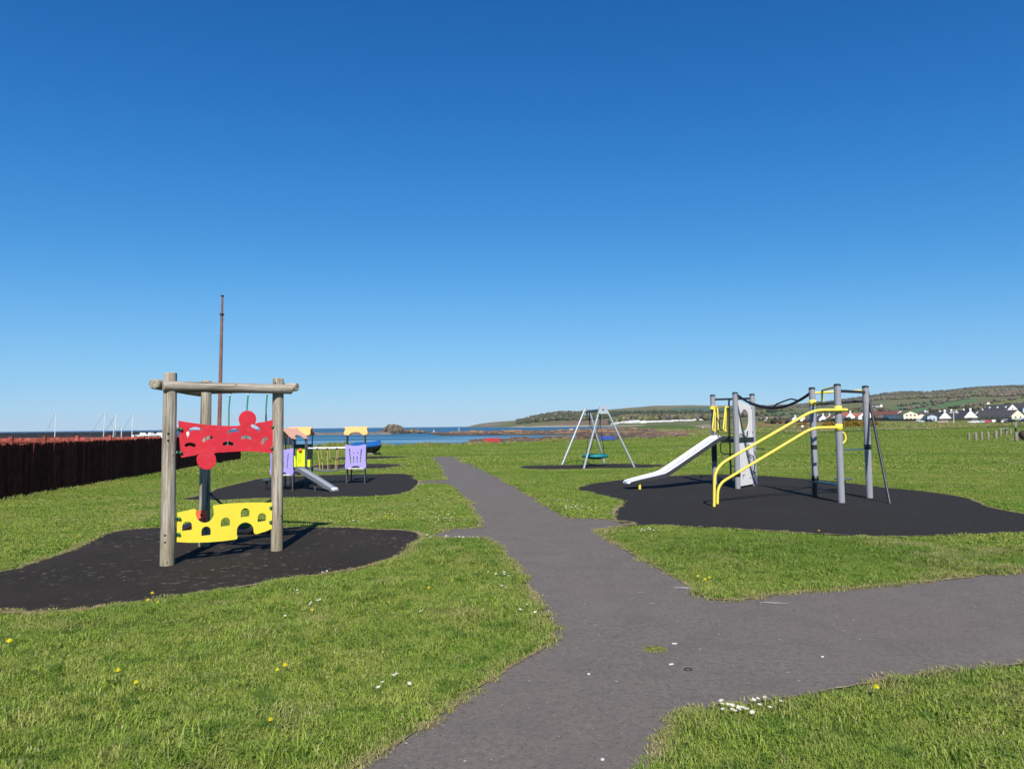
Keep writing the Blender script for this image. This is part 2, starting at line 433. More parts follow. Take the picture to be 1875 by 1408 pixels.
# ------------------------------------------------------------------ mesh builder
class MB:
    def __init__(s):
        s.v, s.f, s.sm, s.mi, s.lc = [], [], [], [], []

    def add(s, verts, faces, smooth=False, mi=0, lc=None):
        b = len(s.v)
        s.v.extend(Vector(p) for p in verts)
        s.lc.extend(lc if lc is not None else [tuple(p) for p in verts])
        for f in faces:
            s.f.append(tuple(b + i for i in f))
            s.sm.append(smooth)
            s.mi.append(mi)

    def box(s, c, size, rot=None, mi=0):
        x, y, z = size[0] / 2, size[1] / 2, size[2] / 2
        vs = [Vector((sx * x, sy * y, sz * z)) for sx in (-1, 1) for sy in (-1, 1) for sz in (-1, 1)]
        if rot is not None:
            vs = [rot @ q for q in vs]
        c = Vector(c)
        s.add([c + q for q in vs], [(0, 1, 3, 2), (4, 6, 7, 5), (0, 4, 5, 1), (2, 3, 7, 6), (0, 2, 6, 4), (1, 5, 7, 3)], False, mi)

    def tube(s, pts, r, n=10, cap=True, mi=0, seed=None, wob=0.0, round_end=False):
        pts = [Vector(p) for p in pts]
        # drop coincident points
        q = [pts[0]]
        for p in pts[1:]:
            if (p - q[-1]).length > 1e-6:
                q.append(p)
        rs = list(r) if hasattr(r, '__len__') else [r] * len(q)
        pts = q
        if len(rs) != len(pts):
            rs = [rs[0]] * len(pts)
        if seed is None:
            seed = random.uniform(0, 50)
        T = []
        for i in range(len(pts)):
            a, b = pts[max(i - 1, 0)], pts[min(i + 1, len(pts) - 1)]
            T.append((b - a).normalized())
        ref = Vector((1, 0, 0)) if abs(T[0].x) < 0.8 else Vector((0, 1, 0))
        nx = (ref - T[0] * ref.dot(T[0])).normalized()
        verts, lc, al = [], [], 0.0
        for i, p in enumerate(pts):
            nx = (nx - T[i] * nx.dot(T[i])).normalized()
            ny = T[i].cross(nx)
            if i:
                al += (p - pts[i - 1]).length
            for k in range(n):
                a = 2 * math.pi * k / n
                rr = rs[i]
                if wob:
                    rr *= 1 + wob * mnoise.noise((math.cos(a) * 1.3 + seed, math.sin(a) * 1.3, al * 2.5 + seed))
                verts.append(p + (nx * math.cos(a) + ny * math.sin(a)) * rr)
                lc.append((math.cos(a) * rr + seed, math.sin(a) * rr + seed * 0.7, al))
        faces = []
        for i in range(len(pts) - 1):
            for k in range(n):
                k2 = (k + 1) % n
                faces.append((i * n + k, i * n + k2, (i + 1) * n + k2, (i + 1) * n + k))
        s.add(verts, faces, True, mi, lc)
        if cap:
            for i, sgn in ((0, -1), (len(pts) - 1, 1)):
                ring = verts[i * n:(i + 1) * n]
                if round_end:
                    inner = [pts[i] + (q_ - pts[i]) * 0.82 + T[i] * sgn * rs[i] * 0.16 for q_ in ring]
                    l0 = lc[i * n:(i + 1) * n]
                    vv = ring + inner
                    ff = [(k, (k + 1) % n, n + (k + 1) % n, n + k) if sgn > 0 else ((k + 1) % n, k, n + k, n + (k + 1) % n) for k in range(n)]
                    ff.append(tuple(range(n, 2 * n)) if sgn > 0 else tuple(range(2 * n - 1, n - 1, -1)))
                    s.add(vv, ff, False, mi, l0 + l0)
                else:
                    s.add(ring, [tuple(range(n)) if sgn > 0 else tuple(range(n - 1, -1, -1))], False, mi, lc[i * n:(i + 1) * n])

    def lathe(s, c, axis, prof, n=12, mi=0):                    # prof: (radius, height along axis)
        ax = Vector(axis).normalized()
        ref = Vector((1, 0, 0)) if abs(ax.x) < 0.8 else Vector((0, 1, 0))
        ex = (ref - ax * ref.dot(ax)).normalized()
        ey = ax.cross(ex)
        c = Vector(c)
        verts = []
        for r_, h in prof:
            for k in range(n):
                a = 2 * math.pi * k / n
                verts.append(c + ax * h + (ex * math.cos(a) + ey * math.sin(a)) * r_)
        faces = []
        for i in range(len(prof) - 1):
            for k in range(n):
                k2 = (k + 1) % n
                faces.append((i * n + k, i * n + k2, (i + 1) * n + k2, (i + 1) * n + k))
        faces.append(tuple(range(n - 1, -1, -1)))
        faces.append(tuple((len(prof) - 1) * n + k for k in range(n)))
        s.add(verts, faces, True, mi)

    def dome(s, c, axis, r, n=10, mi=0, squash=1.0):
        prof = [(r * math.cos(t), r * squash * math.sin(t)) for t in [i * math.pi / 10 for i in range(5)]] + [(r * 0.05, r * squash)]
        s.lathe(c, axis, prof, n, mi)

    def prism(s, poly, o, ex, ey, t, holes=(), mi=0, mi_side=None):
        """poly/holes: 2-D outlines in the frame (o, ex, ey); solid from -t/2 to t/2 along ex x ey."""
        o, ex, ey = Vector(o), Vector(ex), Vector(ey)
        nz = ex.cross(ey).normalized()
        loops = [list(poly)] + [list(h) for h in holes]
        tri = tessellate_polygon([[Vector((p[0], p[1], 0)) for p in L] for L in loops])
        flat = [p for L in loops for p in L]
        nn = len(flat)
        front = [o + ex * p[0] + ey * p[1] + nz * t / 2 for p in flat]
        back = [o + ex * p[0] + ey * p[1] - nz * t / 2 for p in flat]
        ff = []
        for a, b, c in tri:
            pa, pb, pc = flat[a], flat[b], flat[c]
            ar = (pb[0] - pa[0]) * (pc[1] - pa[1]) - (pc[0] - pa[0]) * (pb[1] - pa[1])
            if abs(ar) < 1e-12:
                continue
            if ar < 0:
                a, c = c, a
            ff.append((a, b, c))
            ff.append((nn + c, nn + b, nn + a))
        s.add(front + back, ff, False, mi)
        k0 = 0
        for li, L in enumerate(loops):
            m_ = len(L)
            area = sum(L[i][0] * L[(i + 1) % m_][1] - L[(i + 1) % m_][0] * L[i][1] for i in range(m_))
            ccw = area > 0
            want = (li == 0)
            sf = []
            vs = front[k0:k0 + m_] + back[k0:k0 + m_]
            for i in range(m_):
                j = (i + 1) % m_
                q = (i, m_ + i, m_ + j, j)
                if ccw != want:
                    q = q[::-1]
                sf.append(q)
            s.add(vs, sf, False, mi if mi_side is None else mi_side)
            k0 += m_

    def build(s, name, mats, parent=None, local=False):
        me = bpy.data.meshes.new(name)
        off = Vector((0, 0, 0))
        if parent is not None and not local:
            off = ORIG.get(parent.name, Vector((0, 0, 0)))
        me.from_pydata([tuple(p - off) for p in s.v], [], s.f)
        me.polygons.foreach_set('use_smooth', s.sm)
        me.polygons.foreach_set('material_index', s.mi)
        a = me.attributes.new('lc', 'FLOAT_VECTOR', 'POINT')
        a.data.foreach_set('vector', [x for p in s.lc for x in p])
        if not isinstance(mats, (list, tuple)):
            mats = [mats]
        for mt in mats:
            me.materials.append(mt)
        me.validate()
        ob = bpy.data.objects.new(name, me)
        COL.objects.link(ob)
        if parent is not None:
            ob.parent = parent
            ORIG[ob.name] = off
        else:
            ORIG[ob.name] = Vector((0, 0, 0))
        return ob

ORIG = {}                                                 # world origin of each parent, for building parts in world coordinates

def thing(name, label, cat, loc=(0, 0, 0), group=None, rotz=0.0):
    o = bpy.data.objects.new(name, None)
    o.empty_display_size = 0.2
    COL.objects.link(o)
    o.location = loc
    o.rotation_euler = (0, 0, rotz)
    ORIG[o.name] = Vector(loc)
    return tag(o, label, cat, group)

def tag(o, label=None, cat=None, group=None, kind=None):
    if label:
        o['label'] = label
    if cat:
        o['category'] = cat
    if group:
        o['group'] = group
    if kind:
        o['kind'] = kind
    return o

def copy_tree(o, parent=None):
    c = o.copy()
    COL.objects.link(c)
    c.parent = parent
    ORIG[c.name] = ORIG.get(o.name, Vector())
    for ch in list(o.children):
        if ch is not c:
            copy_tree(ch, c)
    return c

def part(name, mat, parent, fn):
    mb = MB()
    fn(mb)
    return mb.build(name, mat, parent)


# ================================================================== THE SETTING
# ---- outlines measured on the photograph, as points on level ground
def outline(px):
    return [(p.x, p.y) for p in (G(u, v) for u, v in px)]

LEFT_PATH = [(650, 1408), (700, 1382), (760, 1342), (800, 1315), (850, 1276), (890, 1252), (930, 1225), (985, 1196), (1008, 1180), (1017, 1165),
             (1005, 1138), (995, 1120), (969, 1072), (951, 1045), (927, 1015), (909, 994), (888, 985), (845, 985), (807, 985), (795, 982), (801, 976), (825, 970),
             (879, 966), (881, 957), (870, 940), (855, 917), (831, 891), (816, 885), (777, 885), (766, 882.5), (771, 881), (818, 879), (807, 860), (791, 836)]
RIGHT_PATH = [(834, 836), (843, 843), (879, 858), (909, 875), (939, 891), (969, 908), (998, 926), (1025, 943), (1040, 949), (1103, 951), (1127, 954), (1160, 957),
              (1160, 962), (1118, 966), (1091, 970), (1106, 985), (1136, 1003), (1166, 1021), (1195, 1036), (1243, 1062), (1280, 1088), (1299, 1099),
              (1347, 1101), (1402, 1092), (1476, 1084), (1551, 1079), (1643, 1071), (1736, 1062), (1810, 1053), (1875, 1049), (2050, 1034), (2500, 1004)]
LOWER_PATH = [(2500, 1150), (2050, 1193), (1875, 1216), (1773, 1227), (1625, 1244), (1551, 1259), (1476, 1273), (1402, 1285), (1310, 1297), (1261, 1301), (1243, 1314), (1228, 1333), (1210, 1366), (1190, 1400)]

def jitter_line(px, amp=0.03, seg=0.12):
    pts = [np.array(p) for p in outline(px)]
    out = []
    for a, b in zip(pts[:-1], pts[1:]):
        L = np.linalg.norm(b - a)
        k = max(1, int(L / max(seg, 0.02 * min(np.linalg.norm(a), np.linalg.norm(b)))))
        nrm = np.array([-(b - a)[1], (b - a)[0]]) / (L + 1e-9)
        for i in range(k):
            p = a + (b - a) * i / k
            if i:
                p = p + nrm * amp * (mnoise.noise((p[0] * 3.1, p[1] * 3.1, 0.3)) + 0.7 * mnoise.noise((p[0] * 9, p[1] * 9, 4.3)))
            out.append(tuple(p))
    out.append(tuple(pts[-1]))
    return out

l_path = jitter_line(LEFT_PATH)
r_path = jitter_line(RIGHT_PATH)
w_path = jitter_line(LOWER_PATH)
# the path goes on below the frame, towards and past the viewer
PATH_POLY = [(-3.2, 1.0), (-2.1, 2.3)] + l_path + r_path + w_path + [(0.2, 1.6), (-0.4, -0.5), (-1.2, -2.2), (-5.0, -1.5)]

def pad(px, amp=0.035):
    pts = [tuple(p) for p in catmull(outline(px), 8)]
    return [(x + amp * mnoise.noise((x * 2.3, y * 2.3, 1)), y + amp * mnoise.noise((x * 2.3, y * 2.3, 9))) for x, y in pts]

PADS = {
    'log': pad([(-260, 1078), (-130, 1065), (0, 1047), (56, 1034), (112, 1015), (155, 997), (200, 977), (250, 969), (310, 966), (420, 965), (530, 967), (620, 966), (690, 970), (745, 973), (768, 981), (764, 993),
                (740, 1012), (700, 1030), (635, 1045), (560, 1056), (448, 1073), (336, 1090), (224, 1106), (149, 1116), (37, 1121), (-70, 1114), (-200, 1106), (-290, 1090)]),
    'toddler': pad([(335, 914.5), (361, 909), (385, 900), (415, 891), (454, 882), (486, 876), (573, 871), (673, 868.5), (733, 868), (757, 871), (758, 876), (766, 883), (760, 892), (742, 902), (699, 909), (631, 911), (545, 911), (460, 913.5), (390, 917)]),
    'third': pad([(575, 853), (630, 850), (673, 849.5), (718, 849.5), (734, 851), (720, 856), (675, 858), (620, 859), (585, 858)]),
    'fourth': pad([(600, 840), (640, 837), (690, 835.8), (735, 836), (750, 837), (722, 839), (675, 841), (625, 842)]),
    'swing': pad([(952, 856), (962, 853.5), (992, 852.5), (1075, 851), (1126, 849), (1165, 850), (1200, 851), (1218, 853), (1200, 856), (1161, 857.5), (1114, 858), (1069, 859), (1020, 859.5), (970, 859)]),
    'slide': pad([(1056, 893), (1080, 887), (1129, 880), (1174, 875.5), (1245, 871), (1307, 869), (1387, 871), (1485, 878), (1552, 884.5), (1619, 893), (1708, 902), (1770, 913), (1806, 927), (1842, 936), (1885, 943), (1950, 953), (1965, 963), (1925, 970),
                  (1875, 973.5), (1819, 978), (1708, 981.5), (1597, 982), (1485, 977), (1352, 969), (1218, 963), (1147, 960), (1130, 953), (1125, 940), (1140, 919), (1107, 909), (1074, 900)]),
}

def zl(x, y):                                           # gentle swell of the lawn beyond the play area
    d = math.hypot(x, y)
    k = min(1.0, max(0.0, (d - 34) / 25))
    return k * (0.18 * mnoise.noise((x * 0.045, y * 0.045, 2.0)) + 0.07 * mnoise.noise((x * 0.16, y * 0.16, 7.0)))

LAWN_EDGE = [(-900, 905), (-400, 850), (150, 822), (440, 819), (520, 818), (600, 816.5), (640, 816), (700, 815), (725, 816.5), (750, 815), (800, 815.5), (870, 814), (930, 812), (970, 808.5), (1010, 809), (1060, 806.5), (1150, 805.5), (1200, 803), (1250, 800),
             (1300, 798), (1400, 796.5), (1480, 795), (1594, 791), (1700, 787.5), (1822, 782.5), (1900, 780), (2050, 779), (2400, 777)]

def sheet(name, poly, z, mat, holes=(), parent=None):
    tri = tessellate_polygon([[Vector((x, y, 0)) for x, y in poly]] + [[Vector((x, y, 0)) for x, y in h] for h in holes])
    flat = list(poly) + [p for h in holes for p in h]
    mb = MB()
    ff = []
    for a, b, c in tri:
        pa, pb, pc = flat[a], flat[b], flat[c]
        if (pb[0] - pa[0]) * (pc[1] - pa[1]) - (pc[0] - pa[0]) * (pb[1] - pa[1]) < 0:
            a, c = c, a
        ff.append((a, b, c))
    mb.add([(x, y, z) for x, y in flat], ff)
    return mb.build(name, mat, parent)

# ---- lawn: rings of ground from the viewer out to the sea edge
def lawn():
    az, dist = [], []
    for u, v in LAWN_EDGE:
        p = G(u, v)
        az.append(math.atan2(p.x, p.y))
        dist.append(math.hypot(p.x, p.y))
    A = np.concatenate([np.linspace(-math.pi, az[0] - 0.05, 26), np.linspace(az[0], az[-1], 420), np.linspace(az[-1] + 0.05, math.pi, 30)])
    Dm = np.interp(A, az, dist)
    Dm = np.where((A < az[0]) | (A > az[-1]), np.where(A < 0, 30.0, 120.0), Dm)
    fr = np.concatenate([[0.0], np.linspace(0.05, 1, 46)])
    mb = MB()
    nA, nF = len(A), len(fr)
    verts = []
    for i in range(nA):
        ed = Dm[i] + 0.9 * mnoise.noise((A[i] * 60, 0, 0)) + 0.5 * mnoise.noise((A[i] * 190, 3, 0))
        for f in fr:
            d = f * ed
            x, y = math.sin(A[i]) * d, math.cos(A[i]) * d
            verts.append((x, y, zl(x, y)))
        # the bank falls to the foreshore
        for k, (dd, zz) in enumerate(((0.8, -0.35), (2.0, -1.2), (5.0, -3.2))):
            d = ed + dd
            verts.append((math.sin(A[i]) * d, math.cos(A[i]) * d, zz))
    st = nF + 3
    faces = []
    for i in range(nA - 1):
        for j in range(st - 1):
            faces.append((i * st + j, i * st + j + 1, (i + 1) * st + j + 1, (i + 1) * st + j))
    mb.add(verts, faces, True)
    o = mb.build('lawn', M_LAWN)
    o['kind'] = 'structure'
    return A, Dm

LA, LD = lawn()

path = sheet('path', PATH_POLY, 0.004, M_TARMAC)
path['kind'] = 'structure'
PADOBS = {}
for key, poly in PADS.items():
    o = sheet('rubber_surface', poly, 0.008, M_RUBL if key in ('log', 'third', 'fourth', 'swing') else M_RUBR)
    o['kind'] = 'structure'
    PADOBS[key] = o

# ---- worn straw-coloured strip between surfaces and grass
def refine(poly, closed):
    out = []
    n = len(poly)
    for i in range(n if closed else n - 1):
        a, b = np.array(poly[i]), np.array(poly[(i + 1) % n])
        k = max(1, int(np.linalg.norm(b - a) / max(0.03, 0.006 * np.linalg.norm(a))))
        out += [tuple(a + (b - a) * j / k) for j in range(k)]
    if not closed:
        out.append(tuple(poly[-1]))
    return out

def ribbon(poly, closed, z, parent, wmax=0.10, side=1):
    poly = refine(poly, closed)
    P = [np.array(p) for p in poly]
    n = len(P)
    area = sum(P[i][0] * P[(i + 1) % n][1] - P[(i + 1) % n][0] * P[i][1] for i in range(n)) if closed else 1
    sgn = (1 if area > 0 else -1) * side
    vs, ff = [], []
    for i in range(n):
        a, b = P[(i - 3) % n if closed else max(i - 3, 0)], P[(i + 3) % n if closed else min(i + 3, n - 1)]
        t = (b - a) / (np.linalg.norm(b - a) + 1e-9)
        nrm = np.array([t[1], -t[0]]) * sgn
        x, y = P[i]
        k = 0.40 + 1.0 * mnoise.noise((x * 1.1, y * 1.1, 5)) + 0.6 * mnoise.noise((x * 7.3, y * 7.3, 8)) + random.uniform(-0.25, 0.25)
        w = max(0.0, wmax * k)
        inn = -0.02 * max(0.0, mnoise.noise((x * 6, y * 6, 15)) + random.uniform(-0.3, 0.6))
        q, p = P[i] + nrm * w, P[i] + nrm * inn
        vs += [(p[0], p[1], z), (q[0], q[1], z)]
    for i in range(n if closed else n - 1):
        j = (i + 1) % n
        ff.append((2 * i, 2 * i + 1, 2 * j + 1, 2 * j))
    mb = MB()
    mb.add(vs, ff)
    return mb.build('worn_edge', M_STRAW, parent)

ribbon(l_path, False, 0.010, path, 0.045, side=-1)
ribbon(r_path, False, 0.012, path, 0.07, side=-1)
ribbon(w_path, False, 0.012, path, 0.022, side=-1)
for key, poly in PADS.items():
    ribbon(poly, True, 0.012, PADOBS[key], {'log': 0.13, 'toddler': 0.3, 'third': 0.4, 'fourth': 0.5, 'swing': 0.15, 'slide': 0.08}[key], side=1)

# ---- sea
def sea_mat():
    mt, nt, bs, out = new_mat('sea_water')
    pos = worldpos(nt)
    w1 = noise_tex(nt, 0.25, 4, 0.6, scaled(nt, pos, (0.5, 1.0, 1)))
    w2 = noise_tex(nt, 1.0, 5, 0.65, scaled(nt, pos, (0.006, 0.035, 1)))
    w3 = noise_tex(nt, 1.0, 4, 0.7, scaled(nt, pos, (0.02, 0.16, 1)))
    ly = nt.nodes.new('ShaderNodeSeparateXYZ')
    nt.links.new(pos, ly.inputs[0])
    shallow = maprange(nt, ly.outputs[1], 700, 140, 0, 1)
    deep = mixc(nt, shallow, (0.006, 0.060, 0.125), (0.035, 0.140, 0.215))
    c = mixc(nt, maprange(nt, w2, 0.42, 0.62, 0, 0.55), deep, (0.022, 0.105, 0.19))
    c = mixc(nt, maprange(nt, w3, 0.46, 0.66, 0, 0.5), c, (0.075, 0.19, 0.27))
    c = mixc(nt, maprange(nt, w3, 0.46, 0.30, 0, 0.45), c, (0.008, 0.055, 0.125))
    slick = noise_tex(nt, 1.0, 2, 0.5, scaled(nt, pos, (0.012, 0.09, 1)))
    c = mixc(nt, math_(nt, 'MULTIPLY', maprange(nt, slick, 0.53, 0.60, 0, 0.75), maprange(nt, ly.outputs[1], 330, 250)), c, (0.32, 0.47, 0.56))
    nt.links.new(c, bs.inputs['Base Color'])
    bs.inputs['Roughness'].default_value = 0.35
    bs.inputs['IOR'].default_value = 1.33
    bs.inputs['Specular IOR Level'].default_value = 0.12
    bump(nt, bs, w1, 0.9, 0.5)
    return mt

SEA_Z = -2.4
mb = MB()
mb.add([(-17500, -200, SEA_Z), (17500, -200, SEA_Z), (17500, 17500, SEA_Z), (-17500, 17500, SEA_Z)], [(0, 1, 2, 3)])
sea = mb.build('sea', sea_mat())
sea['kind'] = 'structure'

# ---- reef and foreshore: low wave-cut rock in the bay
def reef_mat():
    mt, nt, bs, out = new_mat('reef_rock')
    pos = worldpos(nt)
    a = noise_tex(nt, 1.0, 5, 0.7, scaled(nt, pos, (0.07, 0.022, 0.6)))
    b = noise_tex(nt, 1.0, 5, 0.75, scaled(nt, pos, (0.3, 0.06, 1.2)))
    b2 = noise_tex(nt, 0.015, 3, 0.6, pos)
    c = ramp(nt, [(0.36, (0.035, 0.028, 0.024)), (0.46, (0.13, 0.085, 0.06)), (0.54, (0.27, 0.165, 0.11)), (0.66, (0.42, 0.29, 0.18))], math_(nt, 'ADD', math_(nt, 'MULTIPLY', a, 0.55), math_(nt, 'MULTIPLY', b, 0.45))).outputs[0]
    c = mixc(nt, maprange(nt, b2, 0.54, 0.60, 0, 0.6), c, (0.42, 0.26, 0.08))
    c = mixc(nt, maprange(nt, b, 0.60, 0.68, 0, 0.7), c, (0.50, 0.40, 0.28))
    pz = nt.nodes.new('ShaderNodeSeparateXYZ')
    nt.links.new(pos, pz.inputs[0])
    c = mixc(nt, maprange(nt, pz.outputs[2], SEA_Z + 0.95, SEA_Z + 0.25, 0, 0.85), c, (0.05, 0.044, 0.030))
    nt.links.new(c, bs.inputs['Base Color'])
    bs.inputs['Roughness'].default_value = 0.9
    bs.inputs['Specular IOR Level'].default_value = 0.15
    bump(nt, bs, b, 0.8, 0.6)
    return mt

M_REEF = reef_mat()

def polar_patch(name, u0, u1, d0, d1, nu, nd, zf, mat, logd=True):
    mb = MB()
    us = np.linspace(u0, u1, nu)
    ds = np.geomspace(d0, d1, nd) if logd else np.linspace(d0, d1, nd)
    verts = []
    for u in us:
        tx = (u - CX) / FPX
        for d in ds:
            verts.append((tx * d, d, zf(u, d, tx * d)))
    ff = [(i * nd + j, (i + 1) * nd + j, (i + 1) * nd + j + 1, i * nd + j + 1) for i in range(nu - 1) for j in range(nd - 1)]
    mb.add(verts, ff, True)
    return mb, us, ds

def fbm(x, y, s, o=4, seed=0.0):
    t, a, k = 0.0, 1.0, 0.0
    for i in range(o):
        t += a * mnoise.noise((x * s, y * s, seed + i * 3.7))
        k += a
        a *= 0.55
        s *= 2.1
    return t / k

def zreef(u, d, x):
    # outer reef 300..480 m, near weed-covered rocks 150..180 m by the red bench
    n = fbm(x, d, 0.02, 4, 1.0) + 0.6 * fbm(x * 0.4, d, 0.11, 3, 8.0)
    lo = np.interp(u, [775, 783, 811, 850, 960, 1060, 1110], [470, 405, 318, 322, 300, 262, 215])
    hi = np.interp(u, [775, 783, 811, 888, 960, 1060, 1110, 1200], [430, 430, 470, 505, 560, 600, 760, 900])
    e = min(d - lo, (hi - d)) / 22.0
    z = SEA_Z - 0.25 + 0.75 * max(-1, min(1, e)) + 0.95 * n
    e2 = min(d - 128, np.interp(u, [840, 870, 930, 985, 1050, 1110], [150, 205, 222, 240, 250, 290]) - d) / 12.0
    e2 = min(e2, (u - 842) / 12.0)
    z2 = SEA_Z - 0.02 + 0.4 * max(-1, min(1, e2)) + 0.75 * n
    return max(z, z2)

mb, _, _ = polar_patch('foreshore_rocks', 760, 1340, 120, 900, 230, 130, zreef, M_REEF)
o = mb.build('foreshore', M_REEF)
o['kind'] = 'structure'

# boulders and broken ledges strewn over the reef
def reef_boulders():
    r = random.Random(4)
    bm = bmesh.new()
    bmesh.ops.create_icosphere(bm, subdivisions=1, radius=1)
    bv = [v.co.copy() for v in bm.verts]
    bf = [tuple(v.index for v in f.verts) for f in bm.faces]
    bm.free()
    mb = MB()
    k = 0
    while k < 900:
        u, d = r.uniform(785, 1300), 160 * (4.2 ** r.random())
        x = (u - CX) / FPX * d
        z = zreef(u, d, x)
        if z < SEA_Z - 0.05:
            continue
        k += 1
        s = r.uniform(0.25, 0.9) * (d / 400) ** 0.6
        w = r.uniform(1.2, 4.5)
        q = r.random() * 50
        mb.add([(x + p.x * s * w * (1 + 0.4 * mnoise.noise(p * 1.5 + Vector((q, 0, 0)))), d + p.y * s * 1.6, z + p.z * s * 0.75 * (1 + 0.5 * mnoise.noise(p * 2 + Vector((q, 3, 0))))) for p in bv], bf, False)
    o = mb.build('reef_boulders', M_REEF)
    tag(o, 'dark boulders and broken ledges strewn over the reef', 'rocks', kind='stuff')
reef_boulders()

# ---- land beyond: far shore, dunes, village slope and hills
DS = [90, 115, 170, 200, 310, 480, 600, 700, 1000, 1500, 2000, 3000, 5000, 7500]
S_ = 9999
LAND = {
    850: [S_] * 12 + [783, 783],
    862: [S_] * 12 + [779.5, 780],
    880: [S_] * 12 + [775.5, 776],
    905: [S_] * 12 + [772.3, 773],
    930: [S_] * 11 + [776, 770.8, 772],
    945: [S_] * 10 + [783, 770, 770, 771],
    980: [S_] * 10 + [781.5, 764.5, 768, 770],
    1020: [S_] * 10 + [781, 757, 764, 768],
    1080: [S_] * 10 + [780.5, 756.5, 752, 756],
    1118: [S_] * 9 + [779, 772, 757.5, 749.5, 754],
    1140: [S_] * 7 + [783.5, 779, 775, 766, 757, 747.5, 752],
    1200: [S_] * 4 + [788, 786, 780, 778.5, 777, 773.5, 765, 756.5, 742.6, 748],
    1260: [S_] * 3 + [796, 789.5, 784, 777.5, 778, 776.5, 773, 764.5, 757, 741.5, 747],
    1300: [S_, S_, 797, 794.5, 788.5, 783, 780, 779, 776, 772, 764, 757, 742.5, 747],
    1400: [806, 802, 792, 788, 783, 777.5, 775, 773, 768, 762, 757, 750, 742, 746],
    1500: [806, 801, 788.5, 785, 780, 774.5, 772.5, 771, 766, 760, 754, 746, 737, 742],
    1600: [805, 797, 787, 784, 778, 771, 768.5, 766, 761, 752, 743, 730.5, 724, 730],
    1635: [805, 797, 786.5, 783, 777.5, 770.5, 767.5, 765, 759, 750, 740.5, 727, 717.7, 724],
    1700: [805, 797, 786, 782, 776.5, 769.5, 765.5, 763, 756, 746, 736, 724, 717, 722],
    1800: [803, 796, 784, 781.5, 775.8, 768, 763, 760, 752, 741, 730, 713.5, 710, 715],
    1875: [802, 795, 783, 780.5, 774.5, 766, 759.5, 756, 748, 738, 727, 710, 707.5, 712],
    2000: [801, 794, 782, 779.5, 773, 764, 758, 754, 746, 736, 725, 711, 708, 712],
    2500: [796, 789, 777, 774, 768, 759, 753, 749, 741, 731, 721, 708, 705, 709],
    3300: [790, 783, 771, 768, 762, 753, 747, 743, 735, 725, 715, 703, 701, 705],
}
for _k in LAND:                                          # the ground falls away again behind the skyline
    if LAND[_k][-1] < 760:
        LAND[_k][-1] += 24
_us = np.array(sorted(LAND))
_zt = np.zeros((len(_us), len(DS)))
for i, u in enumerate(_us):
    for j, d in enumerate(DS):
        v = LAND[int(u)][j]
        _zt[i, j] = -5.0 if v >= S_ else AT(float(u), v, d).z
_lds = np.log(DS)

def zland(u, d, x=None):
    ld = math.log(max(d, 90.0))
    i = int(np.clip(np.searchsorted(_us, u) - 1, 0, len(_us) - 2))
    t = min(1, max(0, (u - _us[i]) / (_us[i + 1] - _us[i])))
    za, zb = np.interp(ld, _lds, _zt[i]), np.interp(ld, _lds, _zt[i + 1])
    z = za * (1 - t) + zb * t
    if x is None:
        x = (u - CX) / FPX * d
    if z > SEA_Z + 0.3:
        z += min(1, (z - SEA_Z) / 8.0) * d * 0.0011 * fbm(x, d, 14.0 / d / 1.0, 4, 3.0) if d > 400 else 0.25 * fbm(x, d, 0.06, 3, 3.0)
    return z

FIELDS = [  # ground cover that differs from rough grass: colour, photo outline
    ((0.085, 0.165, 0.06), [(1618, 764), (1626, 752), (1640, 742), (1700, 734), (1775, 728.5), (1796, 730), (1775, 741), (1715, 752), (1660, 762)]),
    ((0.15, 0.175, 0.05), [(1690, 762), (1715, 752), (1775, 742), (1830, 734), (1876, 727), (1990, 720), (1990, 740), (1876, 748), (1800, 755), (1740, 762)]),
    ((0.09, 0.155, 0.055), [(1386, 764), (1420, 759), (1480, 757), (1560, 752), (1600, 750), (1600, 760), (1500, 765), (1400, 769)]),
    ((0.055, 0.13, 0.05), [(1380, 754), (1480, 752), (1480, 757), (1385, 762)]),
    ((0.045, 0.125, 0.085), [(1230, 748.5), (1290, 744.8), (1400, 746), (1400, 750), (1300, 752), (1230, 751)]),
    ((0.05, 0.13, 0.08), [(1105, 757), (1130, 751), (1150, 752), (1140, 757)]),
    ((0.33, 0.275, 0.18), [(1300, 796), (1350, 794), (1400, 791.5), (1450, 790), (1500, 788.5), (1550, 788.4), (1600, 787.4), (1640, 785.2), (1700, 785.4), (1740, 782.6), (1790, 782.6), (1780, 780.8), (1740, 781.6), (1700, 783), (1660, 783.8), (1600, 784.0), (1560, 785.5), (1500, 784.5), (1450, 787), (1400, 786), (1350, 788), (1300, 790)]),
    ((0.17, 0.145, 0.06), [(1310, 790), (1400, 786.5), (1500, 785), (1600, 784.5), (1700, 783), (1800, 780.5), (1800, 778.5), (1700, 778), (1600, 779), (1500, 781), (1400, 783), (1310, 786)]),
    ((0.085, 0.135, 0.03), [(1120, 787), (1150, 782), (1230, 776), (1265, 780), (1300, 785), (1200, 788)]),
    ((0.40, 0.36, 0.30), [(930, 782.5), (945, 780.6), (1130, 779), (1180, 778), (1180, 779.2), (1130, 781), (945, 783)]),
    ((0.20, 0.115, 0.09), [(1020, 778), (1130, 776), (1130, 768), (1060, 770), (1000, 776)]),
    ((0.20, 0.125, 0.095), [(1060, 800), (1120, 787), (1200, 787.5), (1300, 786.5), (1305, 798), (1200, 800)]),
    ((0.24, 0.16, 0.06), [(1330, 776), (1450, 772), (1600, 771.5), (1600, 775), (1450, 779), (1340, 782)]),
    ((0.30, 0.25, 0.17), [(1255, 783), (1290, 777), (1310, 777), (1300, 784)]),
    ((0.22, 0.17, 0.135), [(875, 780), (885, 775.5), (912, 774.5), (914, 778), (890, 780)]),
]

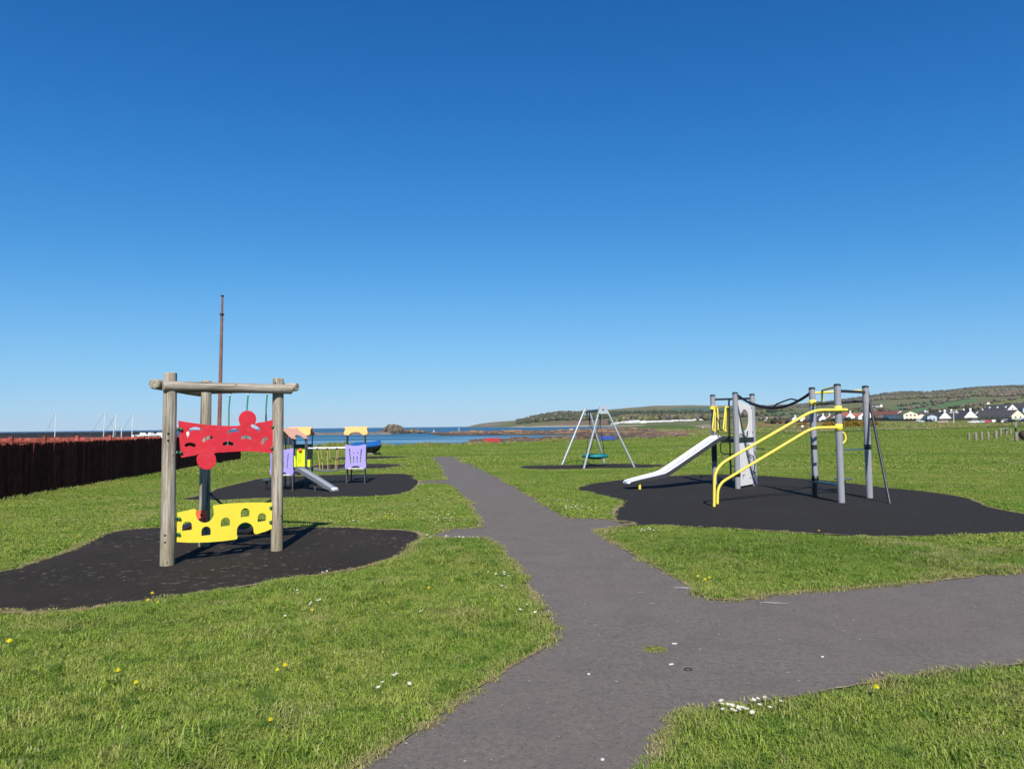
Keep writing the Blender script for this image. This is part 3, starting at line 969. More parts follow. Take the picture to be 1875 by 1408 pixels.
def inpoly(x, y, P):
    c = False
    j = len(P) - 1
    for i in range(len(P)):
        if (P[i][1] > y) != (P[j][1] > y) and x < (P[j][0] - P[i][0]) * (y - P[i][1]) / (P[j][1] - P[i][1]) + P[i][0]:
            c = not c
        j = i
    return c

def land_mat():
    mt, nt, bs, out = new_mat('far_land_cover')
    cov = N(nt, 'ShaderNodeVertexColor', layer_name='cover').outputs[0]
    pos = worldpos(nt)
    n1 = noise_tex(nt, 0.02, 6, 0.68, pos)
    n2 = noise_tex(nt, 0.35, 4, 0.7, pos)
    c = mixc(nt, maprange(nt, n1, 0.35, 0.68, 0, 0.35), cov, (0.05, 0.06, 0.025))
    c = mixc(nt, maprange(nt, n2, 0.4, 0.7, 0, 0.3), c, (0.22, 0.19, 0.09))
    nt.links.new(c, bs.inputs['Base Color'])
    bs.inputs['Roughness'].default_value = 0.95
    bs.inputs['Specular IOR Level'].default_value = 0.08
    return mt

def build_land():
    nu, nd = 340, 150
    mb, us, ds = polar_patch('far_land', 850, 3300, 88, 7500, nu, nd, zland, None)
    us2 = np.concatenate([np.linspace(850, 1960, 290), np.linspace(1970, 3300, 50)])
    mb = MB()
    verts = []
    for u in us2:
        tx = (u - CX) / FPX
        for d in ds:
            verts.append((tx * d, d, zland(u, d)))
    ff = [(i * nd + j, (i + 1) * nd + j, (i + 1) * nd + j + 1, i * nd + j + 1) for i in range(nu - 1) for j in range(nd - 1)]
    # leave out what lies wholly under the sea bed
    ff = [f for f in ff if max(verts[k][2] for k in f) > -4.5]
    mb.add(verts, ff, True)
    o = mb.build('hills', land_mat())
    o['kind'] = 'structure'
    cols = []
    for (x, y, z) in verts:
        u, v = UV((x, y, z))
        n = fbm(x, y, 0.004, 3, 5.0)
        if y > 4200:
            base = (0.19 + 0.04 * n, 0.16 + 0.02 * n, 0.10)
        elif y > 900:
            base = (0.145 + 0.05 * n, 0.145 + 0.02 * n, 0.06)
        elif y > 420:
            base = (0.13 + 0.05 * n, 0.15 + 0.02 * n, 0.05)
        else:
            base = (0.13 + 0.06 * n, 0.145 + 0.02 * n, 0.042)
        for c, P in FIELDS:
            if inpoly(u, v, P):
                base = c
                break
        cols += [base[0], base[1], base[2], 1.0]
    ca = o.data.color_attributes.new('cover', 'FLOAT_COLOR', 'POINT')
    ca.data.foreach_set('color', cols)
    return o

hills = build_land()

# ---- rocks in the bay: the big stack with its skerries, and the natural breakwater
def rock_mat():
    mt, nt, bs, out = new_mat('bay_rock')
    pos = worldpos(nt)
    a = noise_tex(nt, 0.5, 6, 0.7, pos)
    c = ramp(nt, [(0.36, (0.028, 0.024, 0.02)), (0.5, (0.11, 0.085, 0.06)), (0.66, (0.25, 0.195, 0.13))], a).outputs[0]
    pz = nt.nodes.new('ShaderNodeSeparateXYZ')
    nt.links.new(pos, pz.inputs[0])
    c = mixc(nt, maprange(nt, pz.outputs[2], SEA_Z + 1.0, SEA_Z + 0.2, 0, 0.85), c, (0.035, 0.032, 0.026))
    nt.links.new(c, bs.inputs['Base Color'])
    bs.inputs['Roughness'].default_value = 0.95
    bump(nt, bs, a, 0.9, 0.8)
    return mt

M_ROCK = rock_mat()

def rock(name, c, size, seed, label=None, cat=None, group=None, kind=None, sub=4):
    bm = bmesh.new()
    bmesh.ops.create_icosphere(bm, subdivisions=sub, radius=1)
    for q in bm.verts:
        p = q.co
        k = 1 + 0.38 * fbm(p.x + seed, p.y, 1.2, 5, p.z * 1.3 + seed) + 0.12 * mnoise.noise((p.x * 6 + seed, p.y * 6, p.z * 6))
        q.co = Vector((p.x * size[0] * k, p.y * size[1] * k, p.z * size[2] * k))
    me = bpy.data.meshes.new(name)
    bm.to_mesh(me)
    bm.free()
    me.materials.append(M_ROCK)
    o = bpy.data.objects.new(name, me)
    o.location = c
    COL.objects.link(o)
    return tag(o, label, cat, group, kind)

def at_sea(u, d, dz=0.0):
    return ((u - CX) / FPX * d, d, SEA_Z + dz)

rock('sea_stack', at_sea(719, 440), (6.8, 5, 6.2), 2.0, 'big rounded brown rock standing out of the bay', 'rock')
for i, (u, w, h, lab) in enumerate([(704, 3.6, 2.8, 'dark low rock against the left foot of the big rounded rock'),
                                    (741, 2.6, 2.4, 'small dark rock just right of the big rounded rock'),
                                    (756, 5.2, 2.6, 'long low brown skerry right of the big rounded rock'),
                                    (772, 4.4, 1.9, 'flat brown skerry at the right end of the rock line in the bay')]):
    rock('skerry', at_sea(u, 445 + 4 * i), (w, 3, h), 5.0 + i * 3.1, lab, 'rock', 'rocks in the bay')

def zskerry(u, d, x):
    e = min(d - 395, 440 - d, (u - 540) * 2.0, (718 - u) * 2.0) / 14.0
    return SEA_Z - 0.5 + 1.6 * max(-1, min(1, e)) + 1.2 * fbm(x, d, 0.14, 4, 2.0)
mb, _, _ = polar_patch('rock_ridge', 530, 726, 380, 450, 120, 26, zskerry, M_ROCK, False)
M_RIDGE = paint('ridge_rock', (0.20, 0.175, 0.15), 0.95, 0.6, 0.35, dirt=(0.04, 0.038, 0.034), dirt_amt=0.9, spec=0.1)
tag(mb.build('rock_ridge', M_RIDGE), 'long low ridge of rough brown rock across the mouth of the bay', 'rock ridge')

def zbreak(u, d, x):
    e = min(d - 250, 285 - d, (u + 900) * 0.5, (330 - u) * 0.5) / 7.0
    return SEA_Z - 0.6 + min(3.95, 4.3 * max(-0.3, min(1, e))) + 0.35 * fbm(x, d, 0.5, 3, 6.0)
M_DARKROCK = paint('dark_armour_rock', (0.022, 0.022, 0.025), 0.95, 0.5, 0.8, dirt=(0.07, 0.065, 0.06), dirt_amt=0.5, spec=0.1)
mb, _, _ = polar_patch('harbour_breakwater', -900, 345, 246, 292, 220, 16, zbreak, M_DARKROCK, False)
tag(mb.build('harbour_breakwater', M_DARKROCK), 'dark rock breakwater closing the harbour behind the fences', 'breakwater')

# ---- harbour yard behind the fences and a low quay further out
yard = sheet('yard', [(-15.3, 39.9), (-21.5, 56), (-60, 56), (-60, 20), (-40, 12), (-11.9, 12), (-14.2, 36.4)], 0.02, M_YARD)
yard['kind'] = 'structure'
mb = MB()
mb.box((-78, 152, -1.3), (60, 12, 2.8))
mb.build('quay', M_YARD)['kind'] = 'structure'

# ================================================================== GRASS
def seg_dist(P, poly, closed=True):
    A = np.array(poly)
    B = np.roll(A, -1, axis=0)
    if not closed:
        A, B = A[:-1], B[:-1]
    best = np.full(len(P), 1e9)
    for a, b in zip(A, B):
        ab = b - a
        t = np.clip(((P - a) @ ab) / (ab @ ab + 1e-12), 0, 1)
        d = P - (a + t[:, None] * ab)
        best = np.minimum(best, np.einsum('ij,ij->i', d, d))
    return np.sqrt(best)

def inside(P, poly):
    A = np.array(poly)
    B = np.roll(A, -1, axis=0)
    c = np.zeros(len(P), bool)
    x, y = P[:, 0], P[:, 1]
    for a, b in zip(A, B):
        if a[1] == b[1]:
            continue
        k = ((a[1] > y) != (b[1] > y)) & (x < (b[0] - a[0]) * (y - a[1]) / (b[1] - a[1]) + a[0])
        c ^= k
    return c

FENCE_A, FENCE_B = Vector((-10.98, 8.5, 0)), Vector((-13.88, 36.32, 0))

def ground_mask(P):
    """signed: True where grass grows; also distance to the nearest hard edge"""
    bad = inside(P, PATH_POLY)
    near = np.minimum(seg_dist(P, l_path, False), np.minimum(seg_dist(P, r_path, False), seg_dist(P, w_path, False)))
    for poly in PADS.values():
        bad |= inside(P, poly)
        near = np.minimum(near, seg_dist(P, poly))
    # nothing behind the near fence
    fx = FENCE_A.x + (P[:, 1] - FENCE_A.y) * (FENCE_B.x - FENCE_A.x) / (FENCE_B.y - FENCE_A.y)
    bad |= (P[:, 0] < fx - 0.05) & (P[:, 1] < 37)
    bad |= P[:, 0] < -0.385 * P[:, 1] * np.where(P[:, 1] > 37, 1.0, 99.0)
    return ~bad, near

def sample_sector(n, d0, d1, a0=-0.80, a1=0.80):
    d = np.sqrt(rng.uniform(d0 ** 2, d1 ** 2, n))
    a = rng.uniform(a0, a1, n)
    return np.stack([np.sin(a) * d, np.cos(a) * d], 1)

def clump(name, nb, radius, hmin, hmax, width, lean, seed, mat=None):
    r = random.Random(seed)
    vs, fs, tone, hg = [], [], [], []
    for i in range(nb):
        a, q = r.uniform(0, 6.283), radius * math.sqrt(r.random())
        x, y = q * math.cos(a), q * math.sin(a)
        h = r.uniform(hmin, hmax) * (1.15 - 0.5 * q / radius)
        th = r.uniform(0, 6.283)
        le = lean * (0.3 + 1.2 * r.random())
        dx, dy = math.cos(th) * le * h, math.sin(th) * le * h
        ph = th + math.pi / 2 + r.uniform(-0.5, 0.5)
        w = width * r.uniform(0.7, 1.3)
        wx, wy = math.cos(ph) * w / 2, math.sin(ph) * w / 2
        b = len(vs)
        vs += [(x - wx, y - wy, 0), (x + wx, y + wy, 0),
               (x + dx * 0.35 - wx * .85, y + dy * 0.35 - wy * .85, h * .55), (x + dx * 0.35 + wx * .85, y + dy * 0.35 + wy * .85, h * .55),
               (x + dx, y + dy, h * (1 - 0.25 * le))]
        fs += [(b, b + 1, b + 3, b + 2), (b + 2, b + 3, b + 4)]
        t = min(0.9, max(0, r.gauss(0.5, 0.22)))
        if r.random() < 0.07:
            t = r.uniform(0.92, 1.0)
        tone += [t] * 5
        hg += [0, 0, .55, .55, 1]
    me = bpy.data.meshes.new(name)
    me.from_pydata(vs, [], fs)
    for nm, data in (('tone', tone), ('hgt', hg)):
        at = me.attributes.new(nm, 'FLOAT', 'POINT')
        at.data.foreach_set('value', data)
    me.materials.append(mat or M_BLADE)
    return bpy.data.objects.new(name, me)

def scatter(name, label, protos, P, Z, rot, scl, dry, idx):
    col = bpy.data.collections.new(name + '_kinds')
    for o in protos:
        col.objects.link(o)
    me = bpy.data.meshes.new(name)
    n = len(P)
    me.vertices.add(n)
    me.vertices.foreach_set('co', np.column_stack([P, Z]).astype(np.float32).ravel())
    for nm, tp, data in (('rot', 'FLOAT', rot), ('scl', 'FLOAT', scl), ('dry', 'FLOAT', dry), ('idx', 'INT', idx)):
        a = me.attributes.new(nm, tp, 'POINT')
        a.data.foreach_set('value', np.asarray(data, dtype=np.float32 if tp == 'FLOAT' else np.int32))
    me.materials.append(M_BLADE)
    ob = bpy.data.objects.new(name, me)
    COL.objects.link(ob)
    ng = bpy.data.node_groups.new(name + '_nodes', 'GeometryNodeTree')
    ng.interface.new_socket('Geometry', in_out='INPUT', socket_type='NodeSocketGeometry')
    ng.interface.new_socket('Geometry', in_out='OUTPUT', socket_type='NodeSocketGeometry')
    gi, go = ng.nodes.new('NodeGroupInput'), ng.nodes.new('NodeGroupOutput')
    ci = ng.nodes.new('GeometryNodeCollectionInfo')
    ci.inputs['Collection'].default_value = col
    ci.inputs['Separate Children'].default_value = True
    ci.inputs['Reset Children'].default_value = True
    iop = ng.nodes.new('GeometryNodeInstanceOnPoints')
    iop.inputs['Pick Instance'].default_value = True

    def named(nm, tp):
        a = ng.nodes.new('GeometryNodeInputNamedAttribute')
        a.data_type = tp
        a.inputs['Name'].default_value = nm
        return a.outputs['Attribute']
    cmb = ng.nodes.new('ShaderNodeCombineXYZ')
    L = ng.links.new
    L(named('rot', 'FLOAT'), cmb.inputs[2])
    L(gi.outputs[0], iop.inputs['Points'])
    L(ci.outputs[0], iop.inputs['Instance'])
    L(named('idx', 'INT'), iop.inputs['Instance Index'])
    L(cmb.outputs[0], iop.inputs['Rotation'])
    L(named('scl', 'FLOAT'), iop.inputs['Scale'])
    L(iop.outputs[0], go.inputs[0])
    md = ob.modifiers.new('grow', 'NODES')
    md.node_group = ng
    tag(ob, label, 'grass', kind='stuff')
    return ob

def grass():
    near_p = [clump('blades_a', 125, 0.12, 0.020, 0.044, 0.0042, 0.9, s) for s in (1, 2, 3)] + \
             [clump('blades_b', 100, 0.10, 0.03, 0.072, 0.0044, 1.0, s) for s in (4, 5)]
    mid_p = [clump('blades_c', 150, 0.22, 0.022, 0.046, 0.0072, 0.8, s) for s in (11, 12, 13)]
    far_p = [clump('blades_d', 150, 0.55, 0.03, 0.055, 0.020, 0.7, s) for s in (21, 22, 23)]
    # close to the viewer, down to the frame's lower edge and beyond
    for name, label, protos, n, d0, d1, s0, s1 in (
            ('near_grass', 'short mown grass in the foreground beside the path', near_p, 28000, 1.2, 11.0, 0.8, 1.25),
            ('middle_grass', 'short mown grass around the play surfaces', mid_p, 36000, 11.0, 27.0, 0.8, 1.3),
            ('far_grass', 'mown grass stretching towards the sea', far_p, 26000, 27.0, 74.0, 0.7, 1.3),
            ('distant_grass', 'mown grass of the open field on the right', far_p, 26000, 72.0, 190.0, 1.6, 3.0)):
        P = sample_sector(n, d0, d1, *{'distant_grass': (0.1, 0.80), 'near_grass': (-1.25, 1.25), 'middle_grass': (-0.95, 0.95)}.get(name, (-0.80, 0.80)))
        ok, near = ground_mask(P)
        # frayed edge: clumps thin out on the last few centimetres
        if name == 'near_grass':
            ok &= near > rng.uniform(0.03, 0.11, len(P))
        else:
            gap = {'middle_grass': 0.17, 'far_grass': 0.36}.get(name, 1.0)
            ok &= near > gap * rng.uniform(0.75, 1.15, len(P))
        if d1 > 50:
            az = np.arctan2(P[:, 0], P[:, 1])
            ok &= np.hypot(P[:, 0], P[:, 1]) < np.interp(az, LA, LD) + 0.5
        P, near = P[ok], near[ok]
        m_ = len(P)
        idx = rng.integers(0, len(protos), m_)
        scl = rng.uniform(s0, s1, m_)
        pn = np.array([mnoise.noise((p[0] * 0.9, p[1] * 0.9, 0.0)) for p in P])
        pf = np.array([mnoise.noise((p[0] * 0.5, p[1] * 0.5, 20.0)) + 0.6 * mnoise.noise((p[0] * 2.1, p[1] * 2.1, 31.0)) for p in P])
        if name == 'near_grass':
            idx = np.where((pn > 0.22) & (rng.random(m_) < 0.6), rng.integers(3, 5, m_), rng.integers(0, 3, m_))
        ptuft = np.array([mnoise.noise((p[0] * 2.6, p[1] * 2.6, 12.0)) for p in P])
        scl *= 1 + 0.35 * np.clip(pn, -0.6, 0.8) + np.where(ptuft > 0.34, 0.5 if name == 'near_grass' else 0.2, 0)
        dry = np.clip((0.16 - near) / 0.16, 0, 1) * rng.uniform(0.0, 0.85, m_) + np.where(pf > 0.48, rng.uniform(0, 0.6, m_), 0) + np.where(rng.random(m_) < 0.03, 0.45, 0)
        Z = np.array([zl(x, y) for x, y in P])
        scatter(name, label, protos, P, Z, rng.uniform(0, 6.283, m_), scl, np.clip(dry, 0, 0.9), idx)

grass()

# rough tufts along the sea edge of the lawn
def edge_tufts():
    pr = [clump('tuft_a', 70, 0.35, 0.14, 0.38, 0.02, 0.6, s) for s in (31, 32, 33)]
    a = rng.uniform(-0.36, 0.42, 1500)
    d = np.interp(a, LA, LD) + rng.uniform(-1.2, 0.6, 1500)
    P = np.stack([np.sin(a) * d, np.cos(a) * d], 1)
    nz = np.array([mnoise.noise((x * 0.35, 0, 4.0)) for x in P[:, 0]])
    ok = nz > rng.uniform(-0.4, 0.4, len(P))
    P, nz = P[ok], nz[ok]
    n = len(P)
    scatter('rough_grass', 'pale rough tufts of long grass along the sea edge of the lawn', pr, P, np.array([zl(x, y) - 0.06 for x, y in P]), rng.uniform(0, 6.28, n),
            rng.uniform(0.6, 1.4, n) * (1 + 0.6 * nz), rng.uniform(0.0, 0.6, n), rng.integers(0, 3, n))

edge_tufts()

def wall_tufts():
    pr = [clump('tuft_b', 60, 0.12, 0.05, 0.16, 0.010, 0.5, s) for s in (41, 42)]
    t = rng.random(420)
    P = np.array([[FENCE_A.x + (FENCE_B.x - FENCE_A.x) * k + 0.06 + 0.1 * rng.random(), FENCE_A.y + (FENCE_B.y - FENCE_A.y) * k] for k in t])
    scatter('fence_grass', 'longer grass along the foot of the dark fence', pr, P, np.zeros(len(P)), rng.uniform(0, 6.28, len(P)), rng.uniform(0.6, 1.2, len(P)), rng.uniform(0, 0.35, len(P)), rng.integers(0, 2, len(P)))

wall_tufts()


def fringe():
    pr = [clump('straw', 40, 0.05, 0.010, 0.035, 0.004, 1.5, s) for s in (71, 72, 73)]
    pts, dr = [], []
    for poly, closed, side, k in ((l_path, False, -1, 1.0), (r_path, False, -1, 1.2), (w_path, False, -1, 0.7), (PADS['log'], True, 1, 1.2), (PADS['slide'], True, 1, 0.7)):
        q = refine(poly, closed)
        for i in range(len(q) - 1):
            if math.hypot(*q[i]) > 17:
                continue
            x, y = q[i]
            t = np.array(q[i + 1]) - np.array(q[i])
            t /= np.linalg.norm(t) + 1e-9
            if 0.35 + mnoise.noise((x * 0.9, y * 0.9, 5)) * 0.9 < random.random() * 0.9 / k:
                continue
            for _ in range(2):
                w = random.gauss(0, 0.02)
                pts.append((x + t[1] * w + random.gauss(0, 0.01), y - t[0] * w + random.gauss(0, 0.01)))
                dr.append(random.uniform(0.35, 1.0))
    P = np.array(pts)
    n = len(P)
    scatter('straw_fringe', 'dry straw-coloured fringe where grass meets the path', pr, P, np.full(n, 0.006), rng.uniform(0, 6.28, n), rng.uniform(0.6, 1.2, n), np.array(dr), rng.integers(0, 3, n))

fringe()


# darker uncut bank beyond the field on the right, then pale dune grass
def far_banks():
    pr = [clump('bank_a', 70, 0.6, 0.18, 0.5, 0.05, 0.5, s, M_COARSE) for s in (81, 82, 83)]
    us = rng.uniform(1300, 1990, 2600)
    vs = np.interp(us, [1300, 1400, 1480, 1594, 1700, 1822, 1990], [797, 796, 794.5, 790.5, 787.2, 782.4, 779.5])
    P, keep = [], []
    for u, v in zip(us, vs):
        q = G(u, v)
        k = 1 + rng.uniform(-0.01, 0.10)
        P.append((q.x * k, q.y * k))
    P = np.array(P)
    n = len(P)
    Z = np.array([max(zl(x, y) - 0.1, zland(CX + FPX * x / y, y) - 0.05) if np.hypot(x, y) > np.interp(np.arctan2(x, y), LA, LD) else zl(x, y) for x, y in P])
    scatter('bank_grass', 'dark uncut grass bank beyond the open field', pr, P, Z, rng.uniform(0, 6.28, n), rng.uniform(0.4, 1.05, n), rng.uniform(0, 0.15, n), rng.integers(0, 3, n))
    pr = [clump('dune_a', 60, 0.9, 0.25, 0.7, 0.09, 0.6, s) for s in (91, 92, 93)] + [clump('dune_b', 60, 0.9, 0.25, 0.7, 0.09, 0.6, 94, M_COARSE)]
    us = rng.uniform(1130, 2000, 6500)
    ds = 125 * (3.2 ** rng.random(6500))
    P, Z = [], []
    for u, d in zip(us, ds):
        x = (u - CX) / FPX * d
        z = zland(u, d)
        if z < SEA_Z + 1.0 or fbm(x, d, 0.03, 3, 40.0) < -0.12 or np.hypot(x, d) < np.interp(np.arctan2(x, d), LA, LD) + 1:
            continue
        P.append((x, d))
        Z.append(z - 0.05)
    P = np.array(P)
    n = len(P)
    dr = np.clip(np.array([0.35 + 0.9 * fbm(x, y, 0.05, 2, 60.0) for x, y in P]) + rng.uniform(-0.2, 0.2, n), 0, 0.85)
    scatter('dune_grass', 'rough tan and green dune grass between the field and the village', pr, P, np.array(Z), rng.uniform(0, 6.28, n), rng.uniform(0.6, 1.6, n), dr, rng.integers(0, 4, n))

far_banks()

# ================================================================== LOG CLIMBING FRAME WITH THE RED AND YELLOW PANELS
def log_frame():
    L, Rr, B = G(306, 1035.5), G(506.7, 1008.5), G(373.5, 1000.5)
    th = thing('log_climber', 'weathered log climbing frame with red and yellow panels, on the near left rubber surface', 'climbing frame', ((L + Rr + B) / 3).to_tuple())
    bolts = []

    def post(base, topv, topu, r0, r1):
        tz = AT(topu, topv, base.y).z
        mb = MB()
        n = 12
        pts = [base + Vector((0, 0, -0.02 + (tz + 0.02) * i / n)) for i in range(n + 1)]
        rs = [r0 + (r1 - r0) * i / n for i in range(n + 1)]
        mb.tube(pts, rs, 18, True, wob=0.05, round_end=True)
        return mb.build('post', M_WOOD, th), tz
    pl, zl_ = post(L, 684, 316, 0.083, 0.074)
    pr, zr_ = post(Rr, 694, 511.5, 0.078, 0.070)
    pb, zb_ = post(B, 698, 377, 0.074, 0.069)

    def dots(parent, base, pxs, out, size=0.014):
        for (u, v) in pxs:
            p = AT(u, v, base.y - out)
            part('bolt', M_BOLT, parent, lambda m_: m_.dome(p, Vector((-p.x, -p.y, 0)).normalized(), size, 8, squash=0.5))
    dots(pl, L, [(308, 793.5), (308, 806.5), (302.5, 980), (302.5, 993)], 0.078)
    dots(pr, Rr, [(515.5, 944.5), (504.5, 701.5)], 0.070)

    def beam(a, b, r, seed):
        mb = MB()
        n = 9
        pts = [a.lerp(b, i / n) for i in range(n + 1)]
        mb.tube(pts, r, 16, True, wob=0.06, seed=seed, round_end=True)
        return mb.build('beam', M_WOOD, th)
    fwd = Vector((Rr.y - L.y, -(Rr.x - L.x), 0)).normalized()            # towards the viewer, square to the front side
    if fwd.y > 0:
        fwd = -fwd
    a = AT(299.5, 706.8, L.y + fwd.y * 0.125)
    b = AT(533.0, 713.0, Rr.y + fwd.y * 0.12 + 0.12)
    fb = beam(a, b, 0.062, 3.0)
    for u, v in ((322, 706), (521, 714)):
        t = (u - 299.5) / 233.5
        p = a.lerp(b, t) + fwd * 0.05
        q = AT(u, v, p.y)
        part('bolt', M_BOLT, fb, lambda m_: m_.dome(q, fwd, 0.019, 8, squash=0.4))
    dirLB = (B - L).normalized()
    s1 = Vector((-dirLB.y, dirLB.x, 0))
    if s1.x > 0:
        s1 = -s1
    zb = 2.14
    a2 = Vector((L.x, L.y, 0)) + s1 * 0.13 - dirLB * 0.14 + Vector((0, 0, zb))
    b2 = Vector((B.x, B.y, 0)) + s1 * 0.125 + dirLB * 0.2 + Vector((0, 0, zb - 0.02))
    beam(a2, b2, 0.062, 9.0)
    dirBR = (Rr - B).normalized()
    s2 = Vector((-dirBR.y, dirBR.x, 0))
    if s2.y < 0:
        s2 = -s2
    a3 = B - dirBR * 0.18 + s2 * 0.12 + Vector((0, 0, 2.15))
    b3 = Rr + dirBR * 0.20 + s2 * 0.125 + Vector((0, 0, 2.15))
    bc = beam(a3, b3, 0.056, 14.0)
    # three green ropes hanging from the rear beam, tied to a bar behind the red panel
    low = []
    for (u0, v0, u1, v1) in ((422, 724, 418.5, 780), (455, 724, 452, 780), (490, 724, 487, 780)):
        d = ray(u0, 716)
        # depth of the rear beam at this bearing
        k = 0.5
        for _ in range(20):
            p = a3.lerp(b3, k)
            uu, vv = UV(p)
            k += (u0 - uu) / (UV(b3)[0] - UV(a3)[0])
        p = a3.lerp(b3, k)
        q = Vector((p.x - 0.03, p.y, 1.37))
        part('rope', M_ROPEG, th, lambda m_: m_.tube([p - Vector((0, 0, 0.03)), p.lerp(q, 0.35) + Vector((-0.008, 0, 0)), p.lerp(q, 0.7) + Vector((0.004, 0, 0)), q], 0.0105, 8))
        part('rope_end', M_WHITE, th, lambda m_: m_.tube([p - Vector((0, 0, 0.05)), p - Vector((0, 0, 0.085))], 0.015, 8))
        low.append(q)
    part('rope_bar', M_DSTEEL, th, lambda m_: m_.tube([low[0] - dirBR * 0.05, low[-1] + dirBR * 0.05], 0.014, 8))
    # panels on the front side
    ex = (Rr - L)
    span = ex.length
    ex.normalize()
    ez = Vector((0, 0, 1))
    o = L + fwd * 0.0
    nrm = fwd

    def P2(pts):
        out = []
        for u, v in pts:
            q = ON(u, v, o, nrm)
            out.append(((q - o).dot(ex), q.z))
        return out

    def arc(cu, cv, r, a0, a1, n=14):
        return [(cu + r * math.cos(R(a0 + (a1 - a0) * i / n)), cv - r * math.sin(R(a0 + (a1 - a0) * i / n))) for i in range(n + 1)]

    def slot(cu, cv, w, h, ang, bend):
        # a banana-shaped slot: band of even width round an arched centre line
        n, r_ = 9, h / 2
        cl = [(-w / 2 + r_ + (w - h) * i / n, -bend * (1 - (2 * i / n - 1) ** 2)) for i in range(n + 1)]
        tops, bots = [], []
        for i in range(n + 1):
            a_, b_ = cl[max(i - 1, 0)], cl[min(i + 1, n)]
            L_ = math.hypot(b_[0] - a_[0], b_[1] - a_[1])
            nx_, ny_ = (b_[1] - a_[1]) / L_, -(b_[0] - a_[0]) / L_
            tops.append((cl[i][0] + nx_ * r_, cl[i][1] + ny_ * r_))
            bots.append((cl[i][0] - nx_ * r_, cl[i][1] - ny_ * r_))

        def endcap(p, q, c_):
            a0 = math.atan2(p[1] - c_[1], p[0] - c_[0])
            return [(c_[0] + r_ * math.cos(a0 + math.pi * k / 5), c_[1] + r_ * math.sin(a0 + math.pi * k / 5)) for k in range(1, 5)]
        pts = tops + endcap(tops[-1], bots[-1], cl[-1]) + bots[::-1] + endcap(bots[0], tops[0], cl[0])
        c, s = math.cos(R(ang)), math.sin(R(ang))
        return [(cu + x * c + y * s, cv - x * s + y * c) for x, y in pts]

    def zpx(x, y):
        return 310 + x / 8.929, 740 + y / 8.929
    top = [zpx(*p) for p in ((150, 270), (280, 292), (400, 310), (600, 335), (830, 350), (1000, 356), (1100, 355), (1140, 350))]
    bump_up = arc(*zpx(1278, 245), 15.7, 218, -38, 22)
    top2 = [zpx(*p) for p in ((1440, 305), (1560, 288), (1695, 255))]
    bot = [zpx(*p) for p in ((1695, 800), (1500, 780), (1330, 772), (1160, 770), (1000, 778), (900, 785), (785, 790))]
    bump_dn = arc(*zpx(605, 910), 17.6, 42, -222, 24)
    bot2 = [zpx(*p) for p in ((420, 836), (300, 855), (200, 875), (185, 850))]
    red = P2(top + bump_up + top2 + bot + bump_dn + bot2)
    slots = [(418, 416, 195, 50, 4, 20), (340, 674, 190, 56, -2, 20), (622, 570, 190, 54, 22, 18), (1044, 446, 190, 50, 8, 20), (960, 655, 186, 56, -1, 20),
             (1408, 384, 172, 56, -30, 8), (1258, 555, 184, 50, -4, 20), (1552, 596, 150, 52, 50, 12)]
    holes = [P2(slot(*zpx(a_, b_), w / 8.929, h / 8.929, an, be / 8.929)) for a_, b_, w, h, an, be in slots]
    mb = MB()
    mb.prism(red, o, ex, ez, 0.016, holes)
    rp = mb.build('red_panel', M_RED, th)
    rp['label'] = 'red puzzle-shaped climbing panel with curved slots'
    # the worn white ice-lolly mark
    lol = P2(arc(*zpx(298, 468), 2.6, 0, 180, 8) + [zpx(*p) for p in ((275, 505), (284, 516), (292, 518), (294, 545), (303, 545), (304, 518), (312, 516), (321, 505))])
    mb = MB()
    side = 1 if ex.cross(ez).dot(fwd) > 0 else -1
    mb.prism(lol, o + fwd * 0.0105, ex, ez, 0.002)
    mb.build('lolly_mark', M_STICK, rp)

    def y7(x, y):
        return 280 + x / 7.8125, 900 + y / 7.8125
    yo = [y7(*p) for p in ((345, 300), (480, 272), (585, 247), (608, 250), (617, 268), (606, 300))]
    yo += arc(*y7(742, 312), 16.9, 178, 355, 16)
    yo += [y7(*p) for p in ((868, 255), (858, 220), (866, 203), (885, 193), (1000, 178), (1100, 168), (1250, 160), (1400, 155), (1550, 155), (1700, 158), (1698, 530), (1600, 570), (1480, 606), (1452, 602), (1443, 580))]
    yo += arc(*y7(1320, 562), 15.8, 8, 172, 16)
    yo += [y7(*p) for p in ((1196, 610), (1206, 645), (1203, 668), (1185, 682), (1000, 706), (800, 722), (650, 727), (500, 728), (335, 718))]
    ye = P2(yo)

    def arch(x0, x1, yb0, yb1, yt):
        cx, r = (x0 + x1) / 2, (x1 - x0) / 2
        pts = [(x0, yb0)]
        for i in range(11):
            a_ = math.pi - math.pi * i / 10
            pts.append((cx + r * math.cos(a_), yt + r - r * math.sin(a_) - (yb0 - yb1) * i / 10 * 0.5))
        pts.append((x1, yb1))
        return [y7(*p) for p in pts]
    yh = [P2(arch(*q)) for q in ((415, 560, 562, 545, 428), (690, 828, 634, 618, 500), (968, 1103, 502, 485, 372), (1252, 1383, 367, 352, 240), (1495, 1618, 434, 415, 310))]
    mb = MB()
    mb.prism(ye, o, ex, ez, 0.016, yh)
    yp = mb.build('yellow_panel', M_YEL, th)
    yp['label'] = 'yellow panel with small arched windows and round cut-outs'
